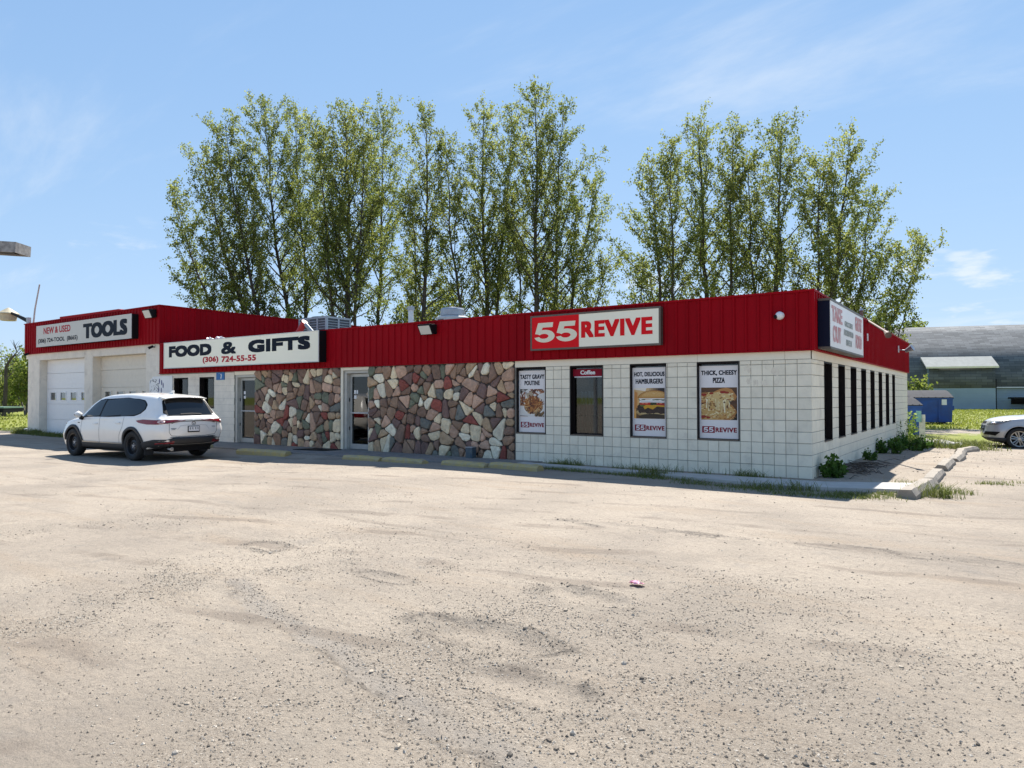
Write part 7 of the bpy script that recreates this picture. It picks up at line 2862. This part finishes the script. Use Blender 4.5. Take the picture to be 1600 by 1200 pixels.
k = len(prof_)
mb.add(q0 + q1 + q2, [(j, (j + 1) % k, k + (j + 1) % k, k + j) for j in range(k)] + [(j, 2 * k + j, 2 * k + (j + 1) % k, (j + 1) % k) for j in range(k)])
wing = [(-.05, .008), (-.02, .004), (0, -.016), (.02, .004), (.05, .008), (.022, -.008), (0, -.030), (-.022, -.008)]
mb.add([(bb_.x - .013, y, .958 + z) for y, z in wing], [(0, 1, 7), (1, 2, 6, 7), (2, 3, 5, 6), (3, 4, 5)])
mb.build('tailgate_emblem', M_chrome, suv, local=True, fix=False)
car.line('B', [(.62, .84), (.47, .835)], .022, M_galv, .005, 'tailgate_badge')
car.line('B', [(.60, .81), (.50, .808)], .018, M_galv, .005, 'tailgate_badge')
car.line('B', [(-.62, .855), (-.52, .857)], .022, M_galv, .005, 'tailgate_badge')
car.line('B', [(.28, 1.185), (-.02, 1.195), (-.30, 1.18)], .030, M_black, .020, 'wiper')
car.line('B', [(.66, .96), (.66, .74), (.60, .655), (.3, .63), (-.3, .63), (-.60, .655), (-.66, .74), (-.66, .96)], .010, M_seam, .003, 'tailgate_seam')
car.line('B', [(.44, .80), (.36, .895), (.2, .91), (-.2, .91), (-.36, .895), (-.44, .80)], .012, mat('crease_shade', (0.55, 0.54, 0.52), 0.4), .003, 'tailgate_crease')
link('window_lettering', MB().box(-2.3, -2.29, -.12, .10, 1.55, 1.552).mesh('window_lettering', M_white_paint), suv, local=True) if False else None
# lower rear bumper in dark plastic, silver bar
rows = []
for (z0_, aa) in ((.31, 80), (.38, 86), (.44, 87), (.50, 80), (.56, 60), (.61, 36)):
    rows.append([(180 - aa + 2 * aa * j / 40, z0_) for j in range(41)])
car.grid(MB2, rows, M_plastic, .016, 'rear_bumper', None, .02)
rows = [[(180 - 66 + 132 * j / 40, z0_) for j in range(41)] for z0_ in (.40, .44, .50)]
car.line('B', [(-.60, .46), (-.3, .445), (.3, .445), (.60, .46)], .028, M_alloy, .028, 'bumper_bar')
MB().box(-2.40, -1.2, -.62, .62, .24, .40).build('underbody', M_black, suv, local=True)
MB().box(-1.3, 2.1, -.70, .70, .20, .30).build('underbody', M_black, suv, local=True)
MB().box(-1.55, -1.38, -.75, .75, .30, .42).build('rear_axle', M_black, suv, local=True)
# windscreen and nose pieces
car.patch('F', [(-.66, 1.20), (.66, 1.20), (.58, 1.62), (-.58, 1.62)], M_car_glass, .006, 10, 16, 'windscreen')
car.patch('F', [(-.40, .50), (.40, .50), (.48, .74), (-.48, .74)], M_black, .008, 6, 12, 'grille')
hm, hn = car.P('B', .02, 1.535)

# ---- silver SUV nosing in from the right
paint_s = mat('silver_car_paint', (0.44, 0.445, 0.46), 0.28, metal=0.35, coat=0.5, dirt=0.15, dirt_col=(0.42, 0.38, 0.33))
sx, sy_ = 4.62, 15.55
silver = thing('silver_suv', 'silver SUV with alloy wheels nosing into the frame at the right edge', 'car', (sx, sy_, gz(3.4, 14.7) - .05), math.pi + 0.10)
SSPEC = dict(x=(-2.35, 2.36), axles=(1.42, -1.42), track=0.80, arch=0.40, wz=0.36, curves=dict(
    zt=[(-2.35, 1.05), (-2.2, 1.35), (-2.0, 1.58), (-1.5, 1.66), (-.4, 1.68), (.2, 1.63), (.6, 1.44), (.95, 1.20), (1.15, 1.13), (1.6, 1.09), (2.0, 1.02), (2.22, .94), (2.31, .84), (2.36, .66)],
    drop=[(-2.35, .05), (-2.0, .08), (.2, .07), (1.1, .05), (2.36, .05)],
    zb=[(-2.35, .98), (-2.0, 1.08), (-.5, 1.06), (.6, 1.02), (1.1, 1.0), (1.7, .96), (2.1, .86), (2.30, .74), (2.36, .60)],
    yb=[(-2.35, .70), (-2.0, .84), (0, .87), (1.0, .875), (1.6, .86), (2.0, .78), (2.22, .66), (2.36, .46)],
    ym=[(-2.35, .74), (-2.0, .88), (0, .91), (1.42, .925), (1.9, .89), (2.2, .77), (2.36, .54)],
    ys=[(-2.35, .70), (-2.0, .84), (0, .86), (1.8, .86), (2.2, .74), (2.36, .48)],
    zu=[(-2.35, .45), (-2.0, .28), (0, .25), (1.9, .24), (2.2, .28), (2.36, .42)],
    yr=[(-2.35, .60), (-2.0, .60), (0, .62), (.6, .68), (1.1, .76), (1.7, .70), (2.1, .58), (2.36, .36)]))
c2 = Car(SSPEC, paint_s, silver)
for wx in SSPEC['axles']:
    for s_ in (1, -1):
        wheel(silver, wx, s_ * .81, .36, .36, .23, s_, True)
for sd in ('L', 'R'):
    th = (lambda a: a) if sd == 'L' else (lambda a: 360 - a)
    c2.patch(sd, [(.98, 1.06), (-.1, 1.08), (-.1, 1.54), (.28, 1.53), (.62, 1.32)], M_car_glass, .006, 8, 12, 'side_window')
    c2.patch(sd, [(-.16, 1.08), (-1.9, 1.12), (-1.8, 1.40), (-1.3, 1.54), (-.16, 1.545)], M_car_glass, .006, 8, 12, 'side_window')
    c2.line(sd, [(.95, 1.03), (.90, .6), (.86, .30)], .010, M_seam)
    c2.line(sd, [(-.12, 1.06), (-.12, .30)], .010, M_seam)
    c2.arch(1.42, .36, .398, .432, 10, 182, paint_s, .010, 'arch_lip', sd, .012)
    c2.arch(-1.42, .36, .398, .432, -2, 172, paint_s, .010, 'arch_lip', sd, .012)
    c2.patch(sd, [(1.0, .24), (-1.0, .24), (-1.0, .36), (1.0, .36)], M_plastic, .012, 4, 14, 'sill_cladding', None, .02)
    WF = ('W', 1.45)
    hl = c2.patch(WF, [(th(33), .80), (th(52), .79), (th(66), .86), (th(80), .955), (th(58), .945), (th(40), .90)], mat('headlight_lens', (0.20, 0.21, 0.22), 0.12, coat=0.8), .010, 8, 18, 'headlight')
    c2.patch(WF, [(th(40), .825), (th(52), .82), (th(55), .87), (th(44), .88)], M_chrome, .016, 5, 8, 'lamp_reflector', hl)
    c2.line(WF, [(th(58), .90), (th(78), .95)], .02, M_black, .014, 'lamp_trim', hl)
    c2.patch(WF, [(th(30), .47), (th(54), .45), (th(62), .58), (th(36), .58)], M_black, .012, 5, 10, 'fog_recess')
    sy2 = 1 if sd == 'L' else -1
    MB().box(.72, .92, sy2 * .98 - .10, sy2 * .98 + .10, 1.03, 1.18).build('mirror', paint_s, silver, local=True)
WF = ('W', 1.45)
c2.grid(WF, [[(-27 + 54 * j / 24, z) for j in range(25)] for z in (.82, .86, .90)], M_black, .010, 'upper_grille')
c2.grid(WF, [[(-30 + 60 * j / 24, z) for j in range(25)] for z in (.60, .66, .72, .765)], M_black, .010, 'lower_grille')
for z in (.63, .69, .74):
    c2.line(WF, [(-29, z), (29, z)], .016, M_chrome, .020, 'grille_bar')
c2.line(WF, [(-34, .795), (34, .795)], .05, paint_s, .022, 'grille_divider')
c2.grid(WF, [[(-72 + 144 * j / 40, z) for j in range(41)] for z in (.26, .30, .34, .385)], M_plastic, .014, 'front_bumper', None, .02)
c2.patch('F', [(-.62, 1.16), (.62, 1.16), (.54, 1.56), (-.54, 1.56)], M_car_glass, .006, 8, 12, 'windscreen')
MB().box(-1.9, 1.9, -.66, .66, .20, .32).build('underbody', M_black, silver, local=True)

bpy.context.view_layer.update()
